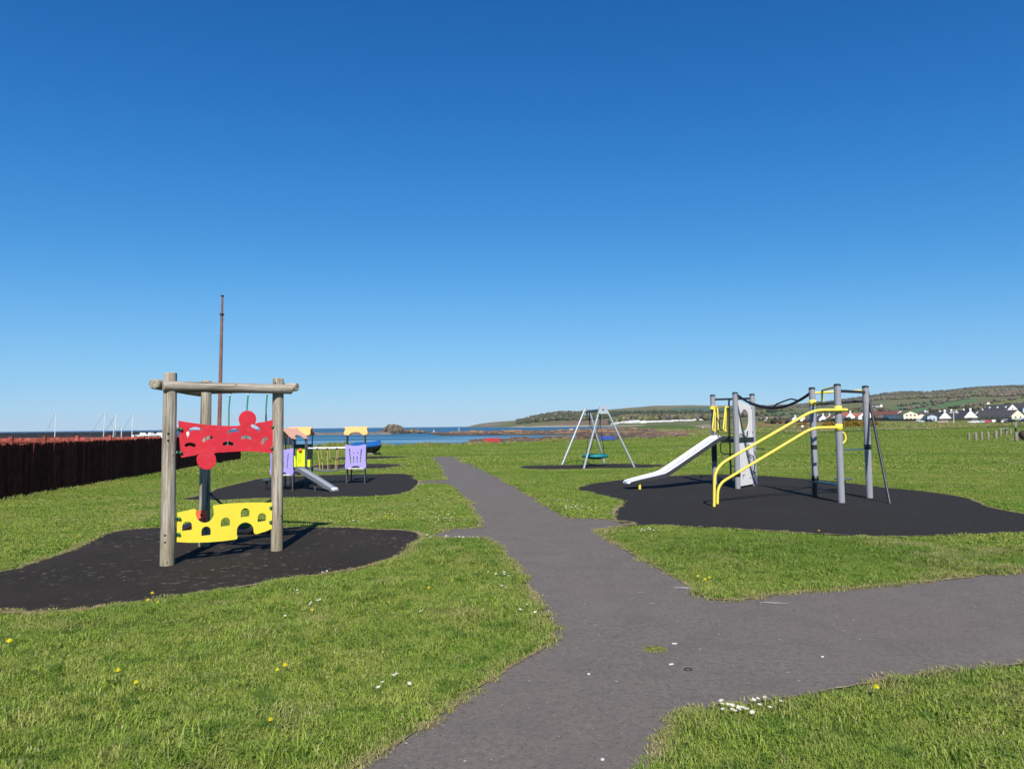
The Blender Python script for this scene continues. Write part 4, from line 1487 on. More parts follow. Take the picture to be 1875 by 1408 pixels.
    # clips with paired green caps where the panels meet the posts
    for (u, v, sgn, par) in ((327.0, 786, 1, rp), (326.5, 828.5, 1, rp), (501, 781.5, -1, rp), (499.5, 820.5, -1, rp),
                             (323.5, 949.5, 1, yp), (322.5, 978, 1, yp), (497.5, 929, -1, yp), (497, 955, -1, yp)):
        c = ON(u, v, o, nrm)
        part('clip', M_BLACK, par, lambda m_: m_.box(c + fwd * 0.013 + ex * (-0.012 * sgn), (0.075, 0.012, 0.034), Matrix((ex, fwd, ez)).transposed()))
        for k in (-1, 1):
            part('cap', M_GREENCAP, par, lambda m_: m_.dome(c + fwd * 0.02 + ex * 0.022 * k, fwd, 0.0205, 10, squash=0.9))
    # orange hand-hold beam on the left side and dark bars to the rear post
    a4, b4 = L.lerp(B, 0.10) + Vector((0, 0, 0.36)), B + Vector((0.0, -0.10, 0.36))
    ob = part('orange_bar', M_ORANGE, th, lambda m_: m_.tube([a4, b4], 0.04, 12))
    part('orange_bracket', M_ORANGE, th, lambda m_: m_.box(B + Vector((0.0, -0.082, 0.39)), (0.14, 0.03, 0.22)))
    part('bolt', M_BOLT, th, lambda m_: m_.dome(B + Vector((0.0, -0.098, 0.44)), (0, -1, 0), 0.017, 8, squash=0.5))
    mid = B.lerp(Rr, 0.5)
    part('chain_rope', M_BLACK, th, lambda m_: m_.tube([B + Vector((0.05, 0, 0.74)), B.lerp(Rr, 0.25) + Vector((0, 0, 0.58)), mid + Vector((0, 0, 0.52)), B.lerp(Rr, 0.75) + Vector((0, 0, 0.57)), Rr + Vector((0, 0, 0.70))], 0.014, 8))
    part('step_log', M_BLACK, th, lambda m_: m_.tube([B.lerp(Rr, 0.22) + Vector((0, 0.05, 0.20)), B.lerp(Rr, 0.9) + Vector((0, 0.05, 0.24))], 0.035, 10))

log_frame()

# ================================================================== SLIDE TOWER WITH ROPE BRIDGE AND CLIMBING POSTS (right)
def pole(th, base, h, r, mat=M_GREY, cap=M_DSTEEL):
    o = part('post', mat, th, lambda m_: m_.tube([base + Vector((0, 0, -0.01)), base + Vector((0, 0, h * 0.5)), base + Vector((0, 0, h - 0.035))], r, 20))
    part('post_cap', cap, o, lambda m_: m_.lathe(base + Vector((0, 0, h - 0.036)), (0, 0, 1), [(r * 1.06, 0), (r * 1.06, 0.022), (r * 0.8, 0.04), (r * 0.3, 0.046)], 18))
    return o

def bend(pts, n=7):
    """polyline with rounded corners: list of (point, radius)"""
    out = [Vector(pts[0][0])]
    for i in range(1, len(pts) - 1):
        p, r = Vector(pts[i][0]), pts[i][1]
        a, b = Vector(pts[i - 1][0]), Vector(pts[i + 1][0])
        d0, d1 = (a - p).normalized(), (b - p).normalized()
        s = min(r, 0.48 * (a - p).length, 0.48 * (b - p).length)
        p0, p1 = p + d0 * s, p + d1 * s
        for k in range(n + 1):
            t = k / n
            out.append(p0 * (1 - t) ** 2 + p * 2 * t * (1 - t) + p1 * t ** 2)
    out.append(Vector(pts[-1][0]))
    return out

def tube_part(name, mat, th, pts, r, n=12, **kw):
    return part(name, mat, th, lambda m_: m_.tube(pts, r, n, **kw))

def slide_tower():
    P1, P2_, P3 = G(1309.3, 887), G(1351, 895), G(1382, 889.5)
    P4 = G(1338.5, 881.5)
    P5, P6, P7 = G(1493.6, 909), G(1541, 920.8), G(1592.5, 912)
    th = thing('climbing_tower', 'grey post play tower with steel slide, yellow rails and black rope bridge', 'play tower', ((P1 + P6) / 2).to_tuple())
    up = Vector((0, 0, 1))
    r = 0.066
    for p, h in ((P1, 2.37), (P2_, 2.37), (P3, 2.36), (P5, 2.37), (P6, 2.37), (P7, 2.37)):
        pole(th, p, h, r)
    PLAT = 1.22
    # platform deck
    mb = MB()
    c = (P1 + P2_ + P3) / 3
    tri = [c + (p - c) * 0.93 for p in (P1, P2_, P3)]
    mb.add([q + up * z for z in (PLAT - 0.05, PLAT) for q in tri], [(2, 1, 0), (3, 4, 5), (0, 1, 4, 3), (1, 2, 5, 4), (2, 0, 3, 5)])
    mb.build('platform', M_DSTEEL, th)
    for a, b in ((P1, P2_), (P2_, P3), (P3, P1)):
        d = (b - a).normalized()
        part('deck_edge', M_DSTEEL, th, lambda m_: m_.box((a + b) / 2 + up * (PLAT - 0.045), ((b - a).length - 0.14, 0.03, 0.09), d.to_track_quat('X', 'Z').to_matrix()))
    tube_part('top_bar', M_DSTEEL, th, [P1 + up * 2.245, P3 + up * 2.245], 0.026)
    # fireman's pole behind, hooked over from the top bar
    mid = P1.lerp(P3, 0.47) + up * 2.245
    tube_part('fireman_pole', M_DSTEEL, th, bend([(mid, 0), (Vector((P4.x, P4.y, 2.25)), 0.35), (P4, 0)]), 0.024)
    # grey climbing panel between the right-hand posts
    ex = (P3 - P2_)
    wid = ex.length
    ex.normalize()
    n = Vector((ex.y, -ex.x, 0))
    if n.y > 0:
        n = -n
    o = P2_ + ex * 0.0
    plane_o = o + n * 0.0

    def pp(u, v):
        q = ON(u, v, plane_o, n)
        return ((q - o).dot(ex), q.z)
    w0, w1 = r + 0.005, wid - r * 0.2
    pan = [(w0, 2.19), (w0 + 0.10, 2.18), (w1 * 0.5, 2.115), (w1 - 0.1, 2.05), (w1 - 0.02, 2.02), (w1 + 0.03, 0.06), (w0 + 0.0, 0.055)]
    cx, cz = pp(1363.0, 769.0)
    rx, rz = abs(pp(1370.6, 769)[0] - cx), abs(pp(1363, 788.5)[1] - cz)
    hole = [(cx + rx * math.cos(2 * math.pi * i / 28), cz + rz * math.sin(2 * math.pi * i / 28)) for i in range(28)]
    mb = MB()
    mb.prism(pan, o, ex, up, 0.018, [hole])
    cp = mb.build('climbing_panel', M_LGREY, th)
    cp['label'] = 'pale grey climbing panel with an oval hole and holds'
    for (u, v) in ((1349.2, 746.2), (1375, 747), (1377, 791.5), (1351.2, 792.5), (1378.4, 815), (1379.2, 846), (1353, 850), (1380.5, 877), (1374, 875)):
        x, z = pp(u, v)
        part('bolt', M_BOLT, cp, lambda m_: m_.dome(o + ex * x + up * z + n * 0.009, n, 0.022, 8, squash=0.5))
    for (u, v) in ((1370, 816.5), (1368.5, 853.5)):
        x, z = pp(u, v)
        part('climbing_hold', M_BLACK, cp, lambda m_: m_.dome(o + ex * x + up * z + n * 0.009, n, 0.04, 10, squash=0.8))
    for px in ([(1353.5, 757), (1358.5, 758.5)], [(1351.5, 794), (1356, 797), (1363, 799.5), (1365, 797), (1365.4, 789)], [(1366, 831.5), (1374, 834.5), (1376.5, 840), (1377.8, 847)], [(1372.5, 862), (1378, 864.5), (1381.5, 863), (1381.8, 857)]):
        pts = []
        for u, v in px:
            x, z = pp(u, v)
            pts.append(o + ex * x + up * z + n * 0.05)
        tube_part('hand_hold', M_DSTEEL, cp, catmull([tuple(q) for q in pts], 5, False), 0.013, 8)
    # a knotted rope lying down the panel
    x0, z0 = pp(1348.5, 746)
    x1, z1 = pp(1380, 886)
    tube_part('rope', M_NET, cp, [o + ex * (x0 + 0.02) + up * z0 + n * 0.03, o + ex * ((x0 + x1) / 2 - 0.02) + up * (z0 + z1) / 2 + n * 0.035, o + ex * x1 + up * z1 + n * 0.03], 0.011, 8)
    # step pegs and loops near the panel
    for (a, b) in (((1384, 821), (1399.5, 822)), ((1385, 842.5), (1391, 842))):
        tube_part('step_peg', M_DSTEEL, th, [AT(*a, 18.2), AT(*b, 17.9)], 0.014, 8)
    tube_part('rung_loop', M_DSTEEL, th, bend([(AT(1343, 809.5, 18.6), 0), (AT(1319, 809.5, 18.9), 0.12), (AT(1319, 831, 18.9), 0.14), (AT(1343, 831.5, 18.6), 0)]), 0.013, 8)
    tube_part('rung_loop', M_DSTEEL, th, bend([(AT(1329, 764.5, 19.0), 0), (AT(1317.5, 764.5, 18.7), 0.10), (AT(1317.5, 787, 18.7), 0.1), (AT(1326, 788, 18.9), 0)]), 0.012, 8)
    tube_part('rung', M_DSTEEL, th, [AT(1337, 868.5, 18.7), AT(1363, 870, 17.7)], 0.013, 8)
    tube_part('rung', M_DSTEEL, th, [AT(1338, 853.5, 18.7), AT(1346, 853.5, 18.2)], 0.012, 8)
    part('clamp', M_DSTEEL, th, lambda m_: m_.lathe(P2_ + up * 0.30, up, [(r * 1.12, 0), (r * 1.12, 0.12)], 18))
    part('rear_bar', M_DSTEEL, th, lambda m_: m_.box((P2_ + P3) / 2 + n * 0.02 + up * (PLAT - 0.02), (wid - 0.1, 0.035, 0.10), ex.to_track_quat('X', 'Z').to_matrix()))
    # dark tube standing for shade on the first post below the deck
    part('dark_tube', M_DSTEEL, th, lambda m_: m_.tube([P1 + up * 0.62, P1 + up * (PLAT - 0.05)], r * 1.09, 18))
    # ---- slide
    top_mid = (P1 + P2_) / 2 + up * (PLAT + 0.03)
    foot = G(1166, 897)
    sd = Vector((foot.x - top_mid.x, foot.y + 0.22 - top_mid.y, 0)).normalized()
    sw = Vector((-sd.y, sd.x, 0))
    if sw.y > 0:
        sw = -sw                                           # towards the viewer
    base = Vector((top_mid.x, top_mid.y, 0))
    prof = [(-0.12, 1.26), (0.12, 1.255), (0.26, 1.22), (0.42, 1.13), (0.9, 0.835), (1.3, 0.59), (1.60, 0.410), (1.72, 0.352), (1.86, 0.322), (2.15, 0.275), (2.42, 0.232), (2.62, 0.195), (2.66, 0.16)]
    W, T, HS = 0.225, 0.004, 0.14

    def hs(i):
        return [0.02, 0.10, 0.14, 0.15, 0.15, 0.15, 0.15, 0.14, 0.12, 0.09, 0.06, 0.03, 0.01][i]
    mb = MB()
    vs, ff = [], []
    for i, (x, z) in enumerate(prof):
        c = base + sd * x + up * z
        vs += [c - sw * W, c + sw * W, c - sw * W - up * T * 4, c + sw * W - up * T * 4]
    for i in range(len(prof) - 1):
        a, b = 4 * i, 4 * i + 4
        ff += [(a, a + 1, b + 1, b), (a + 2, b + 2, b + 3, a + 3), (a, b, b + 2, a + 2), (a + 1, a + 3, b + 3, b + 1)]
    mb.add(vs, ff, True)
    sl = mb.build('slide_bed', M_STEEL, th)
    sl['label'] = 'bright stainless steel slide bed'
    for s in (-1, 1):
        mb = MB()
        vs, ff = [], []
        for i, (x, z) in enumerate(prof):
            c = base + sd * x + up * z + sw * (W * s)
            h = hs(i) * (0.26 if s > 0 else 0.55)
            oo = sw * (0.012 * s)
            vs += [c + up * h, c + up * h + oo * 2.6, c - up * hs(i) * 0.42 + oo * 2.6, c - up * hs(i) * 0.42]
        for i in range(len(prof) - 1):
            a, b = 4 * i, 4 * i + 4
            for k in range(4):
                k2 = (k + 1) % 4
                ff.append((a + k, b + k, b + k2, a + k2) if s > 0 else (a + k2, b + k2, b + k, a + k))
        mb.add(vs, ff, False)
        mb.build('slide_side', M_STEEL if s < 0 else M_SIDESHADE, th)  # far side whitened as lit, near side darkened as shaded
    q = base + sd * 2.36
    part('slide_foot', M_YTUBE, th, lambda m_: m_.tube([Vector((q.x, q.y, 0)) + sw * 0.12, Vector((q.x, q.y, 0.22)) + sw * 0.12], 0.032, 12))
    # yellow guard loops at the head of the slide
    for (u0, u1, ub, vb, Y) in ((1303.5, 1313.5, 1315.6, 793, 18.75), (1323.5, 1332.5, 1333.3, 803.5, 18.05)):
        A = AT(u1, 744.5, Y)
        Bm = AT(ub, vb, Y)
        outl = AT(u0 + 0.5, 789, Y - 0.12)
        outt = AT(u0 + 5, 745.5, Y - 0.05)
        tube_part('guard_rail', M_YTUBE, th, bend([(Bm, 0), (A, 0.10), (outt, 0.10), (outl, 0.16), (AT(u1 + 1.5, 789.8, Y), 0)]), 0.021, 10)
        m1 = outt.lerp(A, 0.35)
        m2 = outl.lerp(AT(u1 + 1.5, 789.8, Y), 0.45)
        tube_part('guard_bar', M_YTUBE, th, [m1, m2], 0.014, 8)
    tube_part('guard_top', M_YTUBE, th, [AT(1304.5, 745.5, 18.8), AT(1334, 744.5, 18.1)], 0.012, 8)
    tube_part('guard_clamp', M_YTUBE, th, [AT(1304.2, 744, 18.8), AT(1304.2, 749.5, 18.8)], 0.07, 12)
    # ---- black rope bridge between the two groups of posts
    s0 = P2_ + up * 2.30 + Vector((0.05, -0.03, 0))
    s1 = P5 + up * 2.28
    for k, (off, sag, rr) in enumerate(((0.0, 0.34, 0.030), (0.10, 0.30, 0.018))):
        pts = []
        for i in range(15):
            t = i / 14
            p = s0.lerp(s1, t) + up * (-sag * 4 * t * (1 - t) - (0.02 if k else 0)) + Vector((off, off, 0)) * math.sin(math.pi * t)
            pts.append(p)
        tube_part('bridge_rope', M_BLACK, th, pts, rr, 10)
    for t0, t1 in ((0.50, 0.82),):
        a = s0.lerp(s1, t0) - up * 0.34 * 4 * t0 * (1 - t0)
        b = s0.lerp(s1, t1) - up * 0.34 * 4 * t1 * (1 - t1)
        tube_part('bridge_loop', M_BLACK, th, bend([(a, 0), (a.lerp(b, 0.12) + up * 0.07, 0.08), (a.lerp(b, 0.75) + up * 0.10, 0.08), (b + up * 0.02, 0)]), 0.017, 8)
    # ---- long yellow hand rails climbing to the second group
    A1, A2 = G(1307.6, 928), G(1313.5, 923)
    zt1, zt2 = AT(1532, 750.6, P6.y).z, AT(1530, 782.5, P6.y).z
    toV = Vector((-0.03, -0.09, 0))
    k1 = AT(1490, 751.5, P6.y - 0.2)
    e1 = P6 + Vector((0.14, -0.085, zt1))
    tube_part('hand_rail', M_YTUBE, th, bend([(A1, 0), (AT(1308.4, 855.5, A1.y), 0.28), (Vector((k1.x, k1.y, zt1 + 0.0)), 0.22), (e1, 0)]), 0.0275, 14)
    k2 = AT(1487.5, 784.0, P6.y - 0.05)
    e2 = P6 + Vector((-0.06, -0.02, zt2))
    tube_part('hand_rail', M_YTUBE, th, bend([(A2, 0), (AT(1314.5, 887, A2.y), 0.26), (Vector((k2.x, k2.y, zt2)), 0.2), (e2, 0)]), 0.0275, 14)
    part('rail_clamp', M_YTUBE, th, lambda m_: m_.lathe(P6 + up * (zt1 - 0.05), up, [(r * 1.1, 0), (r * 1.1, 0.13)], 18))
    part('rail_clamp', M_YTUBE, th, lambda m_: m_.lathe(P6 + up * (zt2 - 0.07), up, [(r * 1.1, 0), (r * 1.1, 0.14)], 18))
    # ---- top of the second group
    zt = 2.22
    ytop = [P5 + Vector((0.06, 0, 0.0)) + up * AT(1490, 719.2, P5.y).z]
    za, zb = AT(1490, 719.3, P5.y).z, AT(1484, 738, P5.y).z
    Pm = P5.lerp(P7, 0.22)
    tube_part('yellow_frame', M_YTUBE, th, bend([(P5 + up * za, 0), (Pm + up * za, 0.05), (P5.lerp(P7, 1.0) + up * (za + 0.02), 0)]), 0.024, 10)
    q0 = P5.lerp(P6, 0.42) + up * (za + 0.03)
    tube_part('yellow_frame', M_YTUBE, th, bend([(P5 + up * zb, 0), (P5.lerp(P6, 0.42) + up * (zb + 0.0), 0.05), (q0, 0.05), (P6 + up * (za + 0.07), 0)]), 0.024, 10)
    part('rail_clamp', M_YTUBE, th, lambda m_: m_.lathe(P5 + up * (zb - 0.05), up, [(r * 1.1, 0), (r * 1.1, 0.12)], 18))
    e = (P7 - P6).normalized()
    tube_part('top_bar', M_DSTEEL, th, [P6 + up * 2.235, P7 + e * 0.13 + up * 2.235], 0.030, 12)
    tube_part('top_bar', M_DSTEEL, th, [P5 + up * (zb - 0.03), P7 + up * (zb + 0.02)], 0.026, 12)
    g = G(1629.4, 922.5)
    tube_part('slanting_pole', M_DSTEEL, th, [P7 + e * 0.11 + up * 2.235, g], 0.026, 12)
    # steps
    def step(a, b, w, z0, z1, name='step'):
        d = (b - a).normalized()
        s_ = Vector((-d.y, d.x, 0)) * w / 2
        mb_ = MB()
        vs_ = []
        for p, z in ((a, z0), (b, z1)):
            for dz in (0, -0.03):
                vs_ += [p + s_ + up * (z + dz), p - s_ + up * (z + dz)]
        mb_.add(vs_, [(0, 1, 5, 4), (2, 6, 7, 3), (0, 4, 6, 2), (1, 3, 7, 5), (0, 2, 3, 1), (4, 5, 7, 6)])
        return mb_.build(name, M_TEALDARK, th)
    zs = AT(1590, 820.5, P7.y).z
    step(P7 + Vector((0.06, 0.06, 0)), P7 + Vector((-0.62, 0.12, 0)), 0.16, zs, zs - 0.03)
    part('clamp', M_DSTEEL, th, lambda m_: m_.lathe(P7 + up * (zs - 0.02), up, [(r * 1.12, 0), (r * 1.12, 0.10)], 18))
    zs2 = AT(1493, 879.5, P5.y).z
    step(P5 + Vector((-0.08, -0.02, 0)), P6 + Vector((0, 0.05, 0)), 0.18, zs2, zs2 + 0.02)
    part('clamp', M_DSTEEL, th, lambda m_: m_.lathe(P5 + up * (zs2), up, [(r * 1.12, 0), (r * 1.12, 0.10)], 18))
    part('dark_tube', M_DSTEEL, th, lambda m_: m_.tube([P5, P5 + up * (zs2 - 0.03)], r * 1.08, 18))  # dark tube stands for the shadow on this post's lower half
    part('dark_band', M_DSTEEL, th, lambda m_: m_.tube([P5 + up * 1.02, P5 + up * 1.12], r * 1.02, 18))  # same shadow, added as a dark band higher up
    # spinning pole with its foot disc behind
    S = G(1545, 899)
    sp = tube_part('spinner_pole', M_YTUBE, th, bend([(S + up * 0.28, 0), (S + up * 1.0, 0.1), (AT(1536.5, 752, S.y), 0)]), 0.021, 10)
    tube_part('spinner_post', M_DSTEEL, th, [S, S + up * 0.28], 0.045, 12)
    part('spinner_disc', M_TEALDARK, th, lambda m_: m_.lathe(S + up * 0.265, up, [(0.19, 0), (0.2, 0.012), (0.19, 0.024)], 22))
    tube_part('spinner_handle', M_YTUBE, th, catmull([tuple(AT(u, v, S.y)) for u, v in ((1541, 790.5), (1545.5, 793), (1548.6, 800), (1547.5, 807), (1541.5, 813))], 5, False), 0.02, 10)

slide_tower()

# ================================================================== NEST SWING
def nest_swing():
    nl, nr, fl, fr = G(1069, 858), G(1161.6, 856), G(1029, 851), G(1106.6, 848)
    a_n, a_f = (nl + nr) / 2, (fl + fr) / 2
    th = thing('nest_swing', 'galvanised A-frame swing with a round teal nest seat', 'swing', ((a_n + a_f) / 2).to_tuple())
    apn, apf = Vector((*a_n.xy, 2.24)), Vector((*a_f.xy, 2.24))
    apn.x = AT(1103.5, 750, apn.y).x
    apf.x = AT(1075, 755, apf.y).x
    for base, ap, s in ((nl, apn, -1), (nr, apn, 1), (fl, apf, -1), (fr, apf, 1)):
        d = (base - ap)
        d.z = 0
        d.normalize()
        tube_part('leg', M_GALV, th, [base, ap + d * 0.10 + Vector((0, 0, 0.03))], 0.040, 12)
    ax = (apf - apn).normalized()
    for ap, l, r_, s in ((apn, nl, nr, -1), (apf, fl, fr, 1)):
        e = (r_ - l).normalized()
        mb = MB()
        mb.prism([(-0.115, 0.06), (0.115, 0.06), (0.20, -0.22), (-0.20, -0.22)], ap + ax * 0.05 * s, e, Vector((0, 0, 1)), 0.03)
        pt = mb.build('plate', M_GALV, th)
        part('bolt', M_BOLT, pt, lambda m_: m_.dome(ap + ax * (0.05 * s) - Vector((0, 0, 0.07)) + e.cross(Vector((0, 0, 1))) * 0.016, e.cross(Vector((0, 0, 1))), 0.035, 8, squash=0.4))
    tube_part('top_beam', M_DSTEEL, th, [apn - Vector((0, 0, 0.08)), apf - Vector((0, 0, 0.08))], 0.055, 12)
    c = apn.lerp(apf, 0.45)
    seat = Vector((AT(1090, 835, c.y).x, c.y, 0.40))
    ring = [seat + Vector((0.46 * math.cos(t), 0.46 * math.sin(t), 0)) for t in np.linspace(0, 2 * math.pi, 33)]
    part('nest_ring', M_TEAL, th, lambda m_: m_.tube(ring, 0.062, 12, False))
    mb = MB()
    for k in range(-4, 5):
        x = 0.1 * k
        h = math.sqrt(max(0.0, 0.45 ** 2 - x * x))
        for (sx, sy) in ((1, 0), (0, 1)):
            pts = []
            for i in range(7):
                t = -1 + 2 * i / 6
                px, py = (x, t * h) if sx else (t * h, x)
                pts.append(seat + Vector((px, py, -0.02 - 0.11 * (1 - (px * px + py * py) / 0.2025))))
            mb.tube(pts, 0.009, 6)
    net = mb.build('nest_net', M_NET, th)
    part('nest_base', M_BLACK, th, lambda m_: m_.lathe(seat - Vector((0, 0, 0.125)), (0, 0, 1), [(0.18, 0), (0.33, 0.03), (0.36, 0.05)], 20))
    for k, (t, w) in enumerate(((0.16, 0.0), (0.84, 0.0))):
        p = apn.lerp(apf, t) - Vector((0, 0, 0.1))
        q = p - Vector((0, 0, 0.42))
        tube_part('hanger', M_DSTEEL, th, [p, q], 0.022, 8)
        for s in (-1, 1):
            ang = (-math.pi / 2 if k == 0 else math.pi / 2) + s * 0.75
            e = seat + Vector((0.46 * math.cos(ang), 0.46 * math.sin(ang), 0.04))
            tube_part('chain', M_DSTEEL, th, [q, e], 0.011, 6)

nest_swing()

# ================================================================== TODDLER PLAY UNIT (lilac towers)
def toddler_unit():
    FL, FR = G(634.4, 886.5), G(667.7, 885.7)
    th = thing('toddler_play_unit', 'toddler play unit of three small towers with orange roofs and lilac panels', 'play unit', (FL.x - 0.6, FL.y - 0.6, 0))
    up = Vector((0, 0, 1))

    def tower(FL, FR, depth, plat, ztop, ridge_front, panel, roof_mats, zr):
        ex = (FR - FL).normalized()
        w = (FR - FL).length
        ey = Vector((-ex.y, ex.x, 0))
        BL, BR = FL + ey * depth, FR + ey * depth
        for p in (FL, FR, BL, BR):
            tube_part('post', M_GREYDARK, th, [p, p + up * zr], 0.018, 10)
        c = (FL + BR) / 2
        rot = Matrix((ex, ey, up)).transposed()
        dk = part('deck', M_NET, th, lambda m_: m_.box(c + up * (plat - 0.02), (w + 0.06, depth + 0.06, 0.045), rot))
        if panel:
            # lilac front panel with wavy top, long slits, dots and a low arched cut-out
            z0, z1 = plat - 0.04, plat + 0.66
            h = z1 - z0
            ww = w + 0.07
            pts = [(-0.035, z1)] + [(-0.035 + ww * t, z1 - 0.045 * math.sin(math.pi * t)) for t in (0.15, 0.3, 0.45, 0.6, 0.75, 0.88)] + [(w + 0.035, z1), (w + 0.025, z0 + 0.22), (w + 0.045, z0 + 0.08), (w + 0.01, z0), (-0.01, z0), (-0.045, z0 + 0.08), (-0.025, z0 + 0.22)]
            pts = pts[::-1]

            def slit(x0, y0, x1, y1, t):
                return [(x0 - t, y0), (x0 + t, y0), (x1 + t, y1), (x1 - t, y1)]

            def disc(cx, cy, r):
                return [(cx + r * math.cos(2 * math.pi * k / 8), cy + r * math.sin(2 * math.pi * k / 8)) for k in range(8)]
            holes = [slit(w * 0.24, z0 + 0.15, w * 0.16, z0 + 0.57, 0.014), slit(w * 0.76, z0 + 0.18, w * 0.82, z0 + 0.56, 0.013),
                     slit(w * 0.40, z0 + 0.17, w * 0.39, z0 + 0.37, 0.012), slit(w * 0.585, z0 + 0.17, w * 0.585, z0 + 0.36, 0.012),
                     disc(w * 0.38, z0 + 0.45, 0.017), disc(w * 0.63, z0 + 0.455, 0.017),
                     [(w * 0.25, z0 + 0.02), (w * 0.28, z0 + 0.06), (w * 0.38, z0 + 0.085), (w * 0.62, z0 + 0.085), (w * 0.72, z0 + 0.06), (w * 0.75, z0 + 0.02)]]
            o = FL - ey * 0.03
            part('lilac_panel', M_PURPLE, th, lambda m_: m_.prism(pts, o, ex, up, 0.014, holes))
            part('panel_foot', M_WHITE, th, lambda m_: m_.box((FL + FR) / 2 - ey * 0.035 + up * (z0 + 0.012), (w * 0.8, 0.03, 0.02), rot))
        # roof: two scalloped slabs meeting at a ridge
        rx, ry = (ex, ey) if ridge_front else (ey, -ex)
        lw = (w if ridge_front else depth) / 2 + 0.07
        ld = (depth if ridge_front else w) / 2 + 0.06
        hz = ztop - zr + 0.02
        for k, s in enumerate((-1, 1)):
            slope = Vector(ry) * s * ld - up * hz
            L_ = slope.length
            sl = slope.normalized()
            out = [(-lw, 0.0)] + [(-lw + 2 * lw * t, 0.0) for t in (0.5,)] + [(lw, 0.0), (lw - 0.02, L_ * 0.35), (lw + 0.015, L_ * 0.72), (lw - 0.005, L_ * 0.9), (lw - 0.09, L_ * 0.97)]
            out += [(lw * 0.55 * math.cos(a), L_ * 0.97 - L_ * 0.36 * math.sin(a)) for a in np.linspace(0.1, math.pi - 0.1, 9)]
            out += [(-lw + 0.09, L_ * 0.97), (-lw + 0.005, L_ * 0.9), (-lw - 0.015, L_ * 0.72), (-lw + 0.02, L_ * 0.35)]
            o = c + up * ztop
            part('roof_panel', roof_mats[k], th, lambda m_: m_.prism(out, o, rx, sl, 0.016))
        for s in ((-1, 1) if ridge_front else ()):
            part('roof_gable', M_ROOFP, th, lambda m_: m_.prism([(-ld * 0.82, -hz), (ld * 0.82, -hz), (0, -0.03)], c + up * ztop + Vector(rx) * s * (lw - 0.07), ry, up, 0.012))
        return ex, ey, BL, BR
    # right tower
    ex, ey, BL, BR = tower(FL, FR, 0.62, 0.47, 1.625, True, True, (M_ROOFO, M_ROOFO), 1.40)
    for z in (0.16, 0.31):
        tube_part('rung', M_WHITE, th, [BL + ey * 0.10 * (1 - z) + up * z + ex * 0.12, BR + ey * 0.10 * (1 - z) + up * z], 0.016, 8)
    tube_part('ladder_rail', M_GREYDARK, th, [BL + ex * 0.1 + ey * 0.12, BL + ex * 0.1 + up * 0.5], 0.02, 8)
    tube_part('ladder_rail', M_GREYDARK, th, [BR + ey * 0.12, BR + up * 0.5], 0.02, 8)
    part('side_panel', M_DGREEN, th, lambda m_: m_.prism([(0, 0.45), (0.6, 0.45), (0.6, 1.05), (0.3, 1.0), (0, 1.06)], FR + ex * 0.03, ey, up, 0.012))
    # middle tower behind the slide
    F1R = G(561.6, 887.4)
    F1L = Vector((AT(528, 887, F1R.y).x, F1R.y - 0.02, 0))
    ex1, ey1, B1L, B1R = tower(F1L, F1R, 0.62, 0.47, 1.63, True, False, (M_ROOFO, M_ROOFO), 1.40)
    # lime slatted back panel with its orange spinner, and the dark green rail above
    w = (F1R - F1L).length
    for (x0, x1, z0, z1) in ((-0.04, 0.06, 0.46, 0.80), (0.08, 0.34, 0.48, 0.98), (0.36, 0.47, 0.47, 0.82)):
        holes = []
        if x1 - x0 > 0.15:
            holes = [[(x0 + 0.05, z0 + 0.10), (x0 + 0.066, z0 + 0.10), (x0 + 0.08, z1 - 0.14), (x0 + 0.064, z1 - 0.14)], [(x0 + 0.11, z0 + 0.10), (x0 + 0.126, z0 + 0.10), (x0 + 0.14, z1 - 0.14), (x0 + 0.124, z1 - 0.14)]]
        part('lime_panel', M_LIME, th, lambda m_: m_.prism([(x0 + 0.01, z0), (x1 - 0.01, z0), (x1, z0 + 0.12), (x1 - 0.01, z1 - 0.06), (x1 - 0.03, z1), (x0 + 0.03, z1), (x0 + 0.01, z1 - 0.06), (x0, z0 + 0.12)], B1L - ey1 * 0.03, ex1, up, 0.014, holes))
    part('orange_spinner', M_ORANGE, th, lambda m_: m_.lathe(B1L + ex1 * 0.19 - ey1 * 0.06 + up * 0.96, ey1, [(0.055, -0.02), (0.06, 0), (0.055, 0.02)], 14))
    part('green_rail', M_DGREEN, th, lambda m_: m_.box(B1L.lerp(B1R, 0.5) + up * 1.07, (w + 0.04, 0.02, 0.13), Matrix((ex1, ey1, up)).transposed()))
    part('side_panel', M_DGREEN, th, lambda m_: m_.prism([(0.05, 0.7), (0.6, 0.7), (0.6, 1.1), (0.05, 1.1)], F1R + ex1 * 0.0, ey1, up, 0.012))
    # near left tower with its roof turned
    F0R, F0L = G(535.6, 899), G(498, 898.5)
    ex0, ey0, B0L, B0R = tower(F0L, F0R, 0.62, 0.44, 1.60, False, True, (M_ROOFP, M_ROOFP), 1.33)
    # deck joining the near and middle towers
    a, b = (B0L + B0R) / 2, (F1L + F1R) / 2
    d = (b - a).normalized()
    part('deck', M_NET, th, lambda m_: m_.box((a + b) / 2 + up * 0.43, ((b - a).length, 0.5, 0.04), d.to_track_quat('X', 'Z').to_matrix()))
    part('side_panel', M_DGREEN, th, lambda m_: m_.box((B0R + F1R) / 2 + Vector((0.0, 0.1, 0.98)), ((F1R - B0R).length * 0.75, 0.016, 0.2), (F1R - B0R).normalized().to_track_quat('X', 'Z').to_matrix()))
    # little steel slide
    top = Vector((F0R.x + 0.02, F0R.y + 0.30, 0.56))
    end = AT(611, 893.5, 18.0)
    sd = Vector((end.x - top.x, end.y - top.y, 0))
    L_ = sd.length
    sd.normalize()
    sw = Vector((-sd.y, sd.x, 0))
